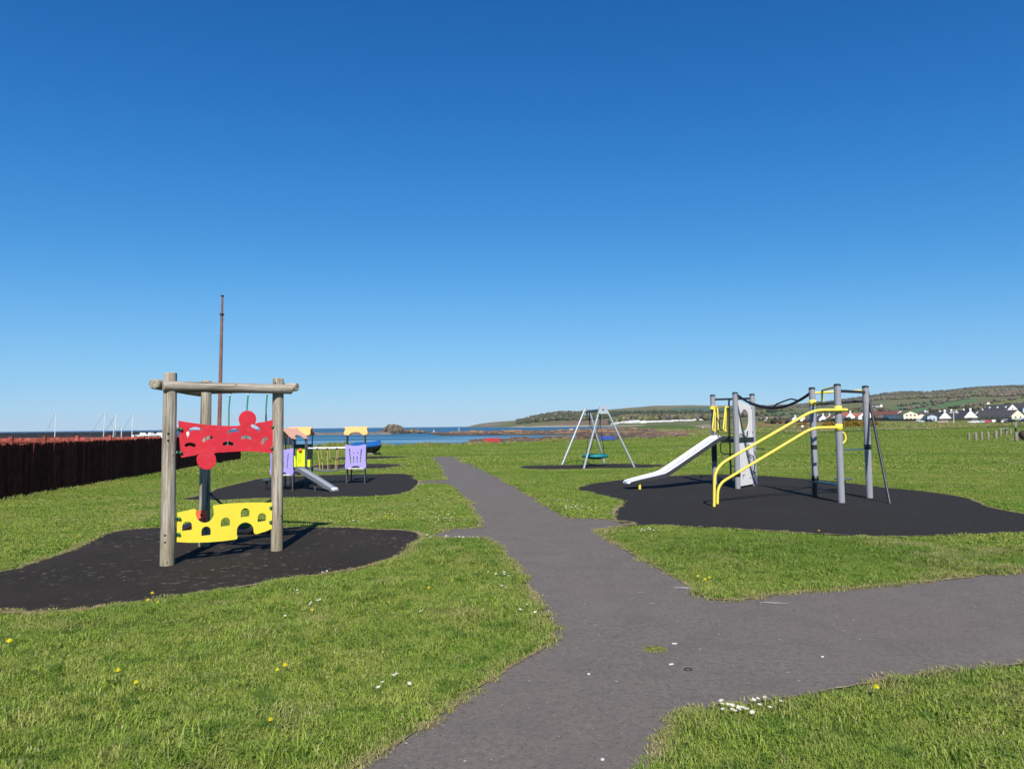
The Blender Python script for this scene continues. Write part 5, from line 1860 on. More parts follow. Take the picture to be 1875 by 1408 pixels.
    prof = [(-0.05, 0.56), (0.10, 0.55), (0.22, 0.50), (L_ * 0.55, 0.30), (L_ * 0.86, 0.125), (L_ * 0.95, 0.10), (L_ + 0.02, 0.075), (L_ + 0.05, 0.04)]
    base = Vector((top.x, top.y, 0))
    for s, nm, mt in ((0, 'slide_bed', M_GALV), (-1, 'slide_side', M_STEELSIDE), (1, 'slide_side', M_STEELSIDE)):
        mb = MB()
        vs, ff = [], []
        for i, (x, z) in enumerate(prof):
            c = base + sd * x + up * z
            if s == 0:
                q = [c - sw * 0.105, c + sw * 0.105, c + sw * 0.105 - up * 0.02, c - sw * 0.105 - up * 0.02]
            else:
                c = c + sw * 0.105 * s
                h = 0.045 if i < 5 else 0.02
                q = [c + up * h, c + up * h + sw * 0.02 * s, c - up * 0.05 + sw * 0.02 * s, c - up * 0.05]
            vs += q
        for i in range(len(prof) - 1):
            for k in range(4):
                k2 = (k + 1) % 4
                ff.append((4 * i + k, 4 * i + k2, 4 * i + 4 + k2, 4 * i + 4 + k))
        mb.add(vs, ff)
        mb.build(nm, mt, th)
    part('slide_lip', M_WHITE, th, lambda m_: m_.lathe(base + sd * (L_ + 0.0) + up * 0.055 - sw * 0.12, sw, [(0.04, 0), (0.05, 0.02), (0.05, 0.22), (0.04, 0.24)], 12))
    tube_part('slide_leg', M_GREYDARK, th, [base + sd * L_ * 0.5, base + sd * L_ * 0.5 + up * 0.3], 0.018, 8)
    # net bridge with white rails and tan ropes
    A, Bq = F1R + ey1 * 0.1, FL + ey * 0.1
    A2, B2 = B1R - ey1 * 0.1, BL - ey * 0.1

    def sag(p, q, t, z0, dz):
        return p.lerp(q, t) + up * (z0 - dz * 4 * t * (1 - t))
    for p, q in ((A, Bq), (A2, B2)):
        tube_part('bridge_rail', M_WHITE, th, [sag(p, q, t, 1.03, 0.01) for t in np.linspace(0, 1, 7)], 0.022, 8)
        for k, (t, t2) in enumerate(((0.25, 0.32), (0.5, 0.52), (0.75, 0.70))):
            tube_part('bridge_rope', M_ROPET, th, [sag(p, q, t, 1.03, 0.01), sag(p, q, t2, 0.47, 0.10)], 0.011, 6)
            part('rail_joint', M_BLACK, th, lambda m_: m_.box(sag(p, q, t, 1.015, 0.01), (0.05, 0.05, 0.05)))
    mb = MB()
    n = 14
    for i in range(n + 1):
        t = i / n
        mb.tube([sag(A, Bq, t, 0.46, 0.09), sag(A2, B2, t, 0.46, 0.09)], 0.012, 6)
    for k in range(5):
        s = k / 4
        mb.tube([sag(A, Bq, t, 0.46, 0.09).lerp(sag(A2, B2, t, 0.46, 0.09), s) for t in np.linspace(0, 1, 9)], 0.017, 6)
    mb.build('bridge_net', M_NET, th)
    # stool-like step pod standing off the near tower
    p = G(488, 897.5)
    st = thing('step_pod', 'small blue-grey round step on a dark post beside the lilac tower', 'step pod', p.to_tuple())
    part('top', M_TEALDARK, st, lambda m_: m_.lathe(p + up * 0.25, up, [(0.12, 0), (0.135, 0.012), (0.135, 0.028), (0.12, 0.036)], 18))
    tube_part('post', M_DSTEEL, st, [p, p + up * 0.25], 0.03, 10)

M_GREYDARK = paint('dark_grey_post', (0.075, 0.08, 0.085), 0.45, 0.1, 8)
toddler_unit()

# ================================================================== FENCES
def plank_mesh(name, w, h, t, mat, point=0.03):
    mb = MB()
    mb.prism([(-w / 2, 0), (w / 2, 0), (w / 2, h - point), (w * 0.28, h - point * 0.25), (0, h), (-w * 0.28, h - point * 0.25), (-w / 2, h - point)], (0, 0, 0), (1, 0, 0), (0, 0, 1), t)
    o = mb.build(name, mat)
    me = o.data
    bpy.data.objects.remove(o)
    return me

def fences():
    a, b = FENCE_A, FENCE_B
    d = (b - a)
    n = int(d.length / 0.117)
    ang = math.atan2(d.y, d.x)
    th = thing('plank_fence', 'shade-darkened wooden plank fence along the left edge of the lawn', 'fence', a.to_tuple())
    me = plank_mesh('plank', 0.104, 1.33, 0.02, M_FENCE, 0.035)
    for i in range(n + 1):
        o = bpy.data.objects.new('plank', me)
        COL.objects.link(o)
        o.parent = th
        p = d * (i / n)
        o.location = (p.x, p.y, -0.02 + random.uniform(-0.012, 0.012))
        o.rotation_euler = (random.uniform(-0.006, 0.006), random.uniform(-0.006, 0.006), ang)
        o.scale = (random.uniform(0.95, 1.04), 1, random.uniform(0.985, 1.012))
    nrm = Vector((-d.y, d.x, 0)).normalized()
    if nrm.x > 0:
        nrm = -nrm
    rot = d.normalized().to_track_quat('X', 'Z').to_matrix()
    for z in (0.32, 1.02):
        part('rail', M_FENCE, th, lambda m_: m_.box((a + b) / 2 + nrm * 0.035 + Vector((0, 0, z)), (d.length, 0.045, 0.09), rot))
    k = int(d.length / 1.9)
    for i in range(k + 1):
        p = a.lerp(b, i / k) + nrm * 0.10
        part('post', M_FENCE, th, lambda m_: m_.box(p + Vector((0, 0, 0.6)), (0.09, 0.09, 1.2), rot))
    # far fence closing the yard, its sunlit side towards the viewer
    A, B = Vector((-33.0, 39.2, 0)), Vector((-16.9, 39.6, 0))
    d2 = B - A
    th2 = thing('plank_fence', 'sunlit red plank fence with posts behind the dark fence', 'fence', A.to_tuple())
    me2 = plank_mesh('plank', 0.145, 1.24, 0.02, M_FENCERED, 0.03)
    n2 = int(d2.length / 0.155)
    ang2 = math.atan2(d2.y, d2.x)
    for i in range(n2 + 1):
        o = bpy.data.objects.new('plank', me2)
        COL.objects.link(o)
        o.parent = th2
        p = d2 * (i / n2)
        o.location = (p.x, p.y, random.uniform(-0.01, 0.01))
        o.rotation_euler = (0, random.uniform(-0.006, 0.006), ang2)
        o.scale = (random.uniform(0.95, 1.04), 1, random.uniform(0.98, 1.02))
    rot2 = d2.normalized().to_track_quat('X', 'Z').to_matrix()
    for z in (0.35, 1.03):
        part('rail', M_FENCERED, th2, lambda m_: m_.box((A + B) / 2 + Vector((0, -0.05, z)), (d2.length, 0.05, 0.10), rot2))
    for i in range(10):
        p = A.lerp(B, i / 9)
        part('post', M_FENCERED, th2, lambda m_: m_.box(p + Vector((0, -0.08, 0.66)), (0.16, 0.12, 1.33), rot2))
    # white hose looped over the end of the far fence
    mb = MB()
    mb.tube(catmull([tuple(AT(u, v, 38.9)) for u, v in ((252, 798), (262, 797.5), (275, 796.3), (287, 795.6), (294, 797), (297, 801), (297.5, 806))], 6, False), 0.03, 8)
    tag(mb.build('hose', M_WHITEP), 'white hose looped over the red fence', 'hose')

fences()

# ================================================================== MAST, BOATS, BENCHES
def rusty_mast():
    base = Vector((AT(401, 780, 40.5).x, 40.5, 0))
    th = thing('mast_pole', 'tall thin rusty pole rising behind the log frame', 'pole', base.to_tuple())
    top = AT(407.3, 544, 40.5)
    k = AT(406.4, 575.5, 40.5)
    tube_part('lower_shaft', M_RUST, th, [base, base.lerp(k, 0.5), k], [0.115, 0.10, 0.075], 14)
    tube_part('upper_shaft', M_RUST, th, [k, top], [0.062, 0.055], 12)
    part('collar', M_BOLT, th, lambda m_: m_.lathe(k - Vector((0, 0, 0.05)), (0, 0, 1), [(0.12, 0), (0.13, 0.04), (0.12, 0.08)], 14))
    part('cap', M_BOLT, th, lambda m_: m_.lathe(top, (0, 0, 1), [(0.055, 0), (0.10, 0.05), (0.10, 0.09), (0.04, 0.11)], 12))

rusty_mast()

M_HULLW = paint('white_gel_coat', (0.72, 0.72, 0.70), 0.35, 0.05, 1)
M_MAST = paint('pale_mast', (0.62, 0.61, 0.56), 0.4, 0.1, 1)

def hull_mesh(mb, L, W, H, c, yaw, z0=0.0, sheer=0.15, mi=0):
    ns, nr = 13, 9
    cy, sy = math.cos(yaw), math.sin(yaw)
    vs = []
    for i in range(ns):
        t = i / (ns - 1)
        w = W / 2 * (1 - max(0, (t - 0.35) / 0.65) ** 2.2) * (0.82 + 0.18 * min(1, t / 0.35))
        keel = H * 0.9 * max(0, (t - 0.55) / 0.45) ** 2.4
        top = H + sheer * (2 * t - 0.8) ** 2 * (1 if t > 0.4 else 0.4)
        for k in range(nr):
            a = -math.pi / 2 + math.pi * k / (nr - 1)
            x = (t - 0.5) * L
            y = math.sin(a) * w
            z = top - (top - keel) * (math.cos(a) ** 0.75 if math.cos(a) > 0 else 0)
            vs.append((c[0] + x * cy - y * sy, c[1] + x * sy + y * cy, z0 + z))
    ff = [(i * nr + k, (i + 1) * nr + k, (i + 1) * nr + k + 1, i * nr + k + 1) for i in range(ns - 1) for k in range(nr - 1)]
    ff.append(tuple(range(nr - 1, -1, -1)))
    mb.add(vs, ff, True, mi)
    # deck
    dk = [i * nr for i in range(ns)] + [i * nr + nr - 1 for i in range(ns - 1, -1, -1)]
    mb.add([vs[i] for i in dk], [tuple(range(len(dk)))], False, mi)

def dinghy():
    c = Vector((-8.55, 42.6, 0))
    yaw = R(-50)
    bow = AT(697, 812, 41.3)
    L = 3.4
    yaw = R(-52)
    c = Vector((bow.x - math.cos(yaw) * L / 2, bow.y - math.sin(yaw) * L / 2, 0))
    th = thing('covered_dinghy', 'dark hulled boat under a blue cover standing behind the right lilac tower', 'boat', c.to_tuple())
    part('hull', M_HULL, th, lambda m_: hull_mesh(m_, L, 1.35, 0.42, (c.x, c.y), yaw, 0.08, 0.12))
    # cover: ridged tarpaulin
    mb = MB()
    ns = 9
    vs = []
    cy, sy = math.cos(yaw), math.sin(yaw)
    for i in range(ns):
        t = i / (ns - 1)
        w = 1.38 / 2 * (1 - max(0, (t - 0.35) / 0.65) ** 2.2) * (0.82 + 0.18 * min(1, t / 0.35)) + 0.02
        zt = 0.50 + 0.12 * max(0, 2 * t - 0.8) ** 2
        rz = zt + 0.24 - 0.1 * abs(t - 0.6)
        for k, (yy, zz) in enumerate(((-1, zt - 0.10), (-1, zt), (-0.5, (zt + rz) / 2 - 0.01), (0, rz), (0.5, (zt + rz) / 2 - 0.01), (1, zt), (1, zt - 0.10))):
            x, y = (t - 0.5) * (L + 0.04), yy * w
            vs.append((c.x + x * cy - y * sy, c.y + x * sy + y * cy, zz))
    ff = [(i * 7 + k, (i + 1) * 7 + k, (i + 1) * 7 + k + 1, i * 7 + k + 1) for i in range(ns - 1) for k in range(6)]
    ff.append(tuple(range(6, -1, -1)))
    ff.append(tuple((ns - 1) * 7 + k for k in range(7)))
    mb.add(vs, ff)
    mb.build('cover', M_TARP, th)
    for t in (-0.3, 0.25):
        x = t * L
        part('chock', M_POSTWOOD, th, lambda m_: m_.box((c.x + x * cy, c.y + x * sy, 0.06), (0.14, 0.8, 0.14), Matrix.Rotation(yaw, 3, 'Z')))

dinghy()

def bench(name, label, u0, u1, vb, Y, mat, zb):
    a, b = AT(u0, vb, Y), AT(u1, vb, Y)
    c = (a + b) / 2
    w = (b - a).length
    z = zb
    th = thing(name, label, 'bench', (c.x, c.y, z))
    for k in range(3):
        part('seat_slat', mat, th, lambda m_: m_.box((c.x, c.y + 0.1 + 0.14 * k, z + 0.43), (w, 0.11, 0.035)))
    for k in range(3):
        part('back_slat', mat, th, lambda m_: m_.box((c.x, c.y - 0.02 - 0.02 * k, z + 0.52 + 0.13 * k), (w, 0.03, 0.115)))
    for s in (-1, 1):
        x = c.x + s * (w / 2 - 0.09)
        part('leg', mat, th, lambda m_: m_.box((x, c.y - 0.03, z + 0.42), (0.09, 0.07, 0.84)))
        part('leg', mat, th, lambda m_: m_.box((x, c.y + 0.40, z + 0.21), (0.09, 0.07, 0.42)))
        part('side_rail', mat, th, lambda m_: m_.box((x, c.y + 0.19, z + 0.385), (0.08, 0.40, 0.05)))

bench('red_bench', 'red wooden bench facing the sea at the end of the lawn', 887, 915, 812, 64.6, M_BENCHR, -0.30)
bench('blue_bench', 'blue bench facing the sea, seen through the swing frame', 1099, 1126, 806, 69.5, M_BENCHB, -0.30)

def sailboat(u, vtop, d, L, label, lean=0.0, boom=True):
    x = (u - CX) / FPX * d
    th = thing('sailing_boat', label, 'sailing boat', (x, d, SEA_Z), 'sailing boats moored in the harbour')
    yaw = random.uniform(-0.5, 0.5) + 0.2
    part('hull', M_HULLW, th, lambda m_: hull_mesh(m_, L, L * 0.3, L * 0.13, (x, d), yaw, SEA_Z - 0.25, 0.1))
    top = AT(u + lean, vtop, d)
    mast = tube_part('mast', M_MAST, th, [Vector((x, d, SEA_Z + 0.3)), top], [0.06, 0.045], 8)
    if boom:
        tube_part('boom', M_MAST, th, [Vector((x, d, -1.0)), Vector((x - math.cos(yaw) * L * 0.35, d - math.sin(yaw) * L * 0.35, -1.02))], 0.04, 8)
    bow = Vector((x + math.cos(yaw) * L * 0.48, d + math.sin(yaw) * L * 0.48, SEA_Z + 0.75))
    stern = Vector((x - math.cos(yaw) * L * 0.48, d - math.sin(yaw) * L * 0.48, SEA_Z + 0.75))
    tube_part('stay', M_GREYDARK, th, [stern, top], 0.012, 5)
    if L > 6.1:
        tube_part('stay', M_GREYDARK, th, [bow, top], 0.010, 5)

for u, v, d, L, lean, lab in ((100, 755, 92, 6.0, 2.5, 'moored sailing boat with the lone leftmost mast above the fence'),
                              (188.5, 753.5, 96, 6.2, 4, 'moored sailing boat under the tallest mast of the close group'),
                              (203, 760, 88, 5.5, 9, 'moored sailing boat with a strongly leaning white mast'),
                              (210, 759, 99, 5.5, 3, 'moored sailing boat with the thin mast beside the leaning one'),
                              (222, 778, 84, 4.2, 1, 'moored small boat with a short stub mast'),
                              (240, 757, 92, 5.8, 4, 'moored sailing boat with the rightmost mast above the fence')):
    sailboat(u, v, d, L, lab, lean)

def small_boat(u, d, L, label, mat, yaw):
    x = (u - CX) / FPX * d
    th = thing('motor_boat', label, 'motor boat', (x, d, 0.1), 'small motor boats on the quay')
    part('hull', mat, th, lambda m_: hull_mesh(m_, L, L * 0.36, 0.5, (x, d), yaw, 0.12, 0.08))
    part('cabin', M_HULLW, th, lambda m_: m_.prism([(-0.5, 0), (0.6, 0), (0.35, 0.42), (-0.4, 0.42)], (x, d, 0.64), (math.cos(yaw), math.sin(yaw), 0), (0, 0, 1), L * 0.2))

small_boat(262, 150, 4.0, 'white motor boat beyond the red fence, left of the white hose', M_HULLW, 0.9)
small_boat(277, 152, 3.6, 'blue motor boat beyond the white hose on the red fence', M_TARP, 1.2)
small_boat(292, 149, 4.0, 'white motor boat beyond the far right end of the red fence', M_HULLW, 0.7)

def sail_dinghy(u, v0, v1, d, label):
    x = (u - CX) / FPX * d
    th = thing('sailing_dinghy', label, 'dinghy', (x, d, SEA_Z), 'dinghies sailing off the reef')
    top = AT(u, v0, d)
    part('hull', M_HULLW, th, lambda m_: hull_mesh(m_, 2.6, 1.0, 0.4, (x, d), 0.9, SEA_Z - 0.1, 0.08))
    tube_part('mast', M_MAST, th, [Vector((x, d, SEA_Z)), top], 0.04, 6)
    h = top.z - SEA_Z
    part('sail', M_HULLW, th, lambda m_: m_.prism([(0, 0.35), (0.85, 0.4), (0.45, h * 0.6), (0.05, h)], (x + 0.04, d, SEA_Z), (0.8, 0.6, 0), (0, 0, 1), 0.02))

sail_dinghy(793.2, 786, 792, 520, 'small white sail just beyond the tip of the reef')
sail_dinghy(839.3, 782.3, 787.5, 820, 'tiny white sail far out beyond the reef')

# ================================================================== FAR WOODS
def blob(seed, kind):
    bm = bmesh.new()
    bmesh.ops.create_icosphere(bm, subdivisions=2 if kind == 0 else 1, radius=1)
    vs = []
    for q in bm.verts:
        p = q.co
        k = 1 + 0.45 * mnoise.noise((p.x * 1.6 + seed, p.y * 1.6, p.z * 1.6)) + 0.25 * mnoise.noise((p.x * 4 + seed, p.y * 4, p.z * 4))
        x, y, z = p.x * k * 0.42, p.y * k * 0.42, 0.52 + 0.48 * p.z * k
        if kind == 1:                                       # conifer
            tpr = max(0.06, 1.05 - z * 0.95)
            x, y = x * tpr, y * tpr
        vs.append((x, y, max(-0.05, z)))
    fs = [tuple(v.index for v in f.verts) for f in bm.faces]
    bm.free()
    return np.array(vs), np.array(fs)

BLOBS = [blob(i * 3.3, 0) for i in range(4)] + [blob(i * 5.1 + 40, 1) for i in range(3)]

def wood_leaf_mat():
    mt, nt, bs, out = new_mat('wood_foliage')
    cov = N(nt, 'ShaderNodeVertexColor', layer_name='cover').outputs[0]
    pos = worldpos(nt)
    n = noise_tex(nt, 0.45, 4, 0.75, pos)
    c = mixc(nt, maprange(nt, n, 0.42, 0.64, 0, 0.4), cov, (0.035, 0.038, 0.022))
    nt.links.new(c, bs.inputs['Base Color'])
    bs.inputs['Roughness'].default_value = 0.95
    bs.inputs['Specular IOR Level'].default_value = 0.05
    bump(nt, bs, n, 1.0, 1.5)
    return mt

M_WOODLEAF = wood_leaf_mat()

def wood(name, label, trees):
    """trees: (u, d, height, width factor, kind, colour)"""
    V, Fc, Cc, off = [], [], [], 0
    for (u, d, h, w, kind, col) in trees:
        bv, bf = BLOBS[random.randrange(0, 4) if kind == 0 else random.randrange(4, 7)]
        a = random.uniform(0, 6.28)
        ca, sa = math.cos(a), math.sin(a)
        x0 = (u - CX) / FPX * d
        z0 = zland(u, d)
        if z0 < SEA_Z + 0.5:
            continue
        q = np.empty_like(bv)
        q[:, 0] = x0 + (bv[:, 0] * ca - bv[:, 1] * sa) * h * w
        q[:, 1] = d + (bv[:, 0] * sa + bv[:, 1] * ca) * h * w
        q[:, 2] = z0 - 0.06 * h + bv[:, 2] * h
        V.append(q)
        Fc.append(bf + off)
        j = random.uniform(0.88, 1.12)
        Cc.append(np.tile(np.array([col[0] * j, col[1] * j, col[2] * j, 1.0]), (len(bv), 1)))
        off += len(bv)
    V, Fc, Cc = np.concatenate(V), np.concatenate(Fc), np.concatenate(Cc)
    me = bpy.data.meshes.new(name)
    me.from_pydata(V.tolist(), [], Fc.tolist())
    ca_ = me.color_attributes.new('cover', 'FLOAT_COLOR', 'POINT')
    ca_.data.foreach_set('color', Cc.ravel())
    me.polygons.foreach_set('use_smooth', [True] * len(me.polygons))
    me.materials.append(M_WOODLEAF)
    o = bpy.data.objects.new(name, me)
    COL.objects.link(o)
    return tag(o, label, 'wood', kind='stuff')

DK, OL, BR, YG, PK = (0.048, 0.062, 0.034), (0.115, 0.120, 0.050), (0.170, 0.130, 0.100), (0.185, 0.190, 0.070), (0.205, 0.155, 0.130)
U_ = random.uniform
tr = []
for _ in range(1500):
    u = U_(944, 1135)
    d = U_(2300, 3000)
    edge = min(1, (u - 945) / 40)
    tr.append((u, d, U_(8, 15) * (0.5 + 0.5 * edge), U_(0.9, 1.3), 0 if random.random() < 0.7 else 1, random.choice((DK, DK, OL, BR, (0.065, 0.075, 0.04)))))
wood('headland_wood', 'mixed wood covering the headland across the bay', tr)
tr = []
for _ in range(520):
    u = U_(1116, 1420)
    tr.append((u, U_(1980, 2500), U_(13, 20), U_(0.7, 1.0), 1 if random.random() < 0.6 else 0, random.choice((DK, DK, (0.05, 0.065, 0.035)))))
for _ in range(620):
    u = U_(1116, 1400)
    tr.append((u, U_(1600, 1980), U_(8, 14), U_(0.9, 1.3), 0, random.choice((OL, YG, BR, OL, DK, BR))))
wood('shore_wood', 'belt of dark conifers and pale spring trees behind the caravans', tr)
tr = []
tries = 0
while len(tr) < 4600 and tries < 40000:
    tries += 1
    u = U_(1360, 2150)
    d = 900 * (4.6 ** random.random())
    x = (u - CX) / FPX * d
    z = zland(u, d)
    pu, pv = UV((x, d, z))
    if any(inpoly(pu, pv, P) for c, P in FIELDS):
        continue
    n = fbm(x, d, 0.0022, 3, 11.0)
    band = np.interp(pu, [1360, 1480, 1600, 1640, 1700, 1775, 1876, 2150], [757, 752, 741, 739, 732, 727, 722, 716])
    if n < (0.02 if pv < band else 0.26):
        continue
    if any(inpoly(pu, pv - 5, P) for c, P in FIELDS) and random.random() < 0.8:
        continue
    big = fbm(x, d, 0.0012, 2, 30.0)
    col = random.choice((BR, PK, BR, OL)) if big > 0.05 else random.choice((OL, DK, BR, YG))
    if d > 3000:
        col = random.choice(((0.12, 0.11, 0.075), (0.16, 0.13, 0.105), (0.09, 0.09, 0.06)))
    tr.append((u, d, U_(4, 9), U_(1.1, 2.0), 0, col))
wood('hillside_wood', 'bare and budding woods spread over the hillside above the village', tr)
tr = []
for P in ((1625, 757, 1775, 729), (1640, 744, 1776, 730), (1715, 753, 1876, 729), (1715, 757, 1876, 742), (1390, 763, 1600, 751), (1390, 770, 1600, 762), (1480, 757, 1600, 748)):
    for k in range(70):
        t = random.random()
        uu, vv = P[0] + (P[2] - P[0]) * t, P[1] + (P[3] - P[1]) * t
        # distance at which the ground shows at this height
        best = min((abs(UV(((uu - CX) / FPX * d, d, zland(uu, d)))[1] - vv), d) for d in np.geomspace(500, 4500, 40))
        tr.append((uu, best[1] * U_(0.98, 1.02), U_(3, 6.5) * (best[1] / 1200) ** 0.3, U_(1.0, 1.8), 0, random.choice((OL, BR, DK, PK))))
for _ in range(140):                                        # gardens and scrub between the houses
    u = U_(1400, 1990)
    tr.append((u, U_(500, 640), U_(1.8, 3.8), U_(1.1, 1.9), 0, random.choice((OL, DK, BR, (0.10, 0.05, 0.04)))))
wood('hedgerows', 'hedgerows and garden scrub along the fields and between the village houses', tr)

# ================================================================== SINGLE TREES AND GORSE
def leaf_mat(name, c0, c1):
    mt, nt, bs, out = new_mat(name)
    rnd = nt.nodes.new('ShaderNodeNewGeometry').outputs['Random Per Island']
    c = ramp(nt, [(0.0, c0), (1.0, c1)], rnd).outputs[0]
    nt.links.new(c, bs.inputs['Base Color'])
    bs.inputs['Roughness'].default_value = 0.7
    bs.inputs['Specular IOR Level'].default_value = 0.1
    return mt

M_LEAFD = leaf_mat('dark_leaf', (0.020, 0.028, 0.014), (0.055, 0.065, 0.03))
M_LEAFB = leaf_mat('brown_twig_leaf', (0.045, 0.045, 0.022), (0.13, 0.11, 0.05))
M_GORSE = leaf_mat('gorse_leaf', (0.05, 0.045, 0.012), (0.42, 0.24, 0.025))
M_BARK = paint('bark', (0.09, 0.07, 0.055), 0.9, 0.3, 2)

def crown(mb, c, rx, rz, n, s, lobes, seed):
    r = random.Random(seed)
    L = [(r.uniform(-0.6, 0.6) * rx, r.uniform(-0.6, 0.6) * rx, r.uniform(-0.45, 0.55) * rz, r.uniform(0.35, 0.62)) for _ in range(lobes)]
    for _ in range(n):
        lx, ly, lz, lr = r.choice(L)
        v = Vector((r.gauss(0, 1), r.gauss(0, 1), r.gauss(0, 1))).normalized() * (r.random() ** 0.4) * lr
        p = Vector(c) + Vector((lx + v.x * rx, ly + v.y * rx, lz + v.z * rz))
        a = Vector((r.gauss(0, 1), r.gauss(0, 1), r.gauss(0, 0.6))).normalized() * s * r.uniform(0.6, 1.3)
        b = Vector((r.gauss(0, 1), r.gauss(0, 1), r.gauss(0, 1))).normalized() * s * r.uniform(0.5, 1.0)
        mb.add([p - a, p + b, p + a, p - b], [(0, 1, 2, 3)])

def tree(u, d, h, rx, label, leaf, seed, group):
    x = (u - CX) / FPX * d
    z = zland(u, d)
    th = thing('tree', label, 'tree', (x, d, z), group)
    part('trunk', M_BARK, th, lambda m_: (m_.tube([(x, d, z - 0.2), (x + 0.1, d, z + h * 0.3), (x, d, z + h * 0.6)], [h * 0.04, h * 0.03, h * 0.015], 8),
                                          m_.tube([(x + 0.08, d, z + h * 0.28), (x + rx * 0.5, d + 0.3, z + h * 0.6)], [h * 0.02, h * 0.008], 6),
                                          m_.tube([(x + 0.05, d, z + h * 0.25), (x - rx * 0.5, d - 0.2, z + h * 0.58)], [h * 0.02, h * 0.008], 6)))
    part('crown', leaf, th, lambda m_: crown(m_, (x, d, z + h * 0.58), rx, h * 0.42, 1700, 0.32, 12, seed))

tree(1613, 575, 9.0, 6.3, 'large dark evergreen tree behind the red-roofed terraces', M_LEAFD, 3, 'village trees')
tree(1709, 570, 7.2, 4.0, 'brown budding tree behind the white gables', M_LEAFB, 5, 'village trees')
tree(1646, 590, 6.0, 3.4, 'small bare brown tree above the terrace roofs', M_LEAFB, 8, 'village trees')
tree(1775, 640, 7.5, 4.5, 'dark rounded tree on the slope behind the chimney gable', M_LEAFD, 9, 'village trees')

for i, (u, v, d, rx, h) in enumerate(((1510, 781, 235, 2.2, 1.8), (1521, 781, 240, 2.4, 2.1), (1533, 783, 225, 2.2, 2.0), (1546, 784, 215, 2.2, 2.0), (1556, 783.5, 222, 2.4, 2.5), (1567, 783.5, 220, 2.5, 2.6), (1577, 782.5, 228, 2.6, 2.7),
                                      (1588, 782, 235, 2.3, 2.3), (1598, 780.5, 245, 2.0, 1.8), (1560, 780, 262, 2.6, 2.4), (1580, 779.5, 270, 2.6, 2.5), (1540, 780, 268, 2.6, 2.2), (1477, 778, 300, 2.4, 1.6), (1466, 777.5, 310, 2.2, 1.5))):
    x = (u - CX) / FPX * d
    z = zland(u, d)
    th = thing('gorse_bush', 'gorse bush in orange-yellow flower beyond the climbing posts', 'bush', (x, d, z), 'gorse bushes')
    part('stems', M_BARK, th, lambda m_: [m_.tube([(x, d, z - 0.1), (x + U_(-.5, .5) * rx, d + U_(-.5, .5) * rx, z + h * 0.5)], 0.05, 5) for _ in range(5)])
    part('foliage', M_GORSE, th, lambda m_: crown(m_, (x, d, z + h * 0.42), rx, h * 0.55, 520, 0.20, 7, 50 + i))

# ================================================================== VILLAGE
def plain(name, c, r=0.8, var=0.08, sc=0.5):
    return paint(name, c, r, var, sc, dirt_amt=0.08)

W_WHITE = plain('white_render', (0.80, 0.79, 0.76))
W_CREAM = plain('cream_render', (0.78, 0.68, 0.48))
W_GREY = plain('grey_render', (0.42, 0.42, 0.42))
W_BLUE = plain('pale_blue_render', (0.42, 0.50, 0.58))
R_RED = plain('red_brown_tiles', (0.24, 0.085, 0.055), 0.85, 0.2, 0.8)
R_ORANGE = plain('orange_tiles', (0.45, 0.16, 0.09), 0.85, 0.2, 0.8)
R_SLATE = plain('dark_slates', (0.085, 0.077, 0.074), 0.7, 0.2, 0.8)
R_BROWN = plain('brown_tiles', (0.15, 0.10, 0.085), 0.85, 0.2, 0.8)
M_GLASSD = paint('window_glass', (0.03, 0.04, 0.05), 0.1, 0.2, 0.5, spec=0.6)
M_FRAME = plain('window_frame', (0.75, 0.75, 0.73))
M_DOOR = plain('door_paint', (0.10, 0.08, 0.09))

def local_part(name, mat, parent, fn):
    mb = MB()
    fn(mb)
    return mb.build(name, mat, parent, local=True)

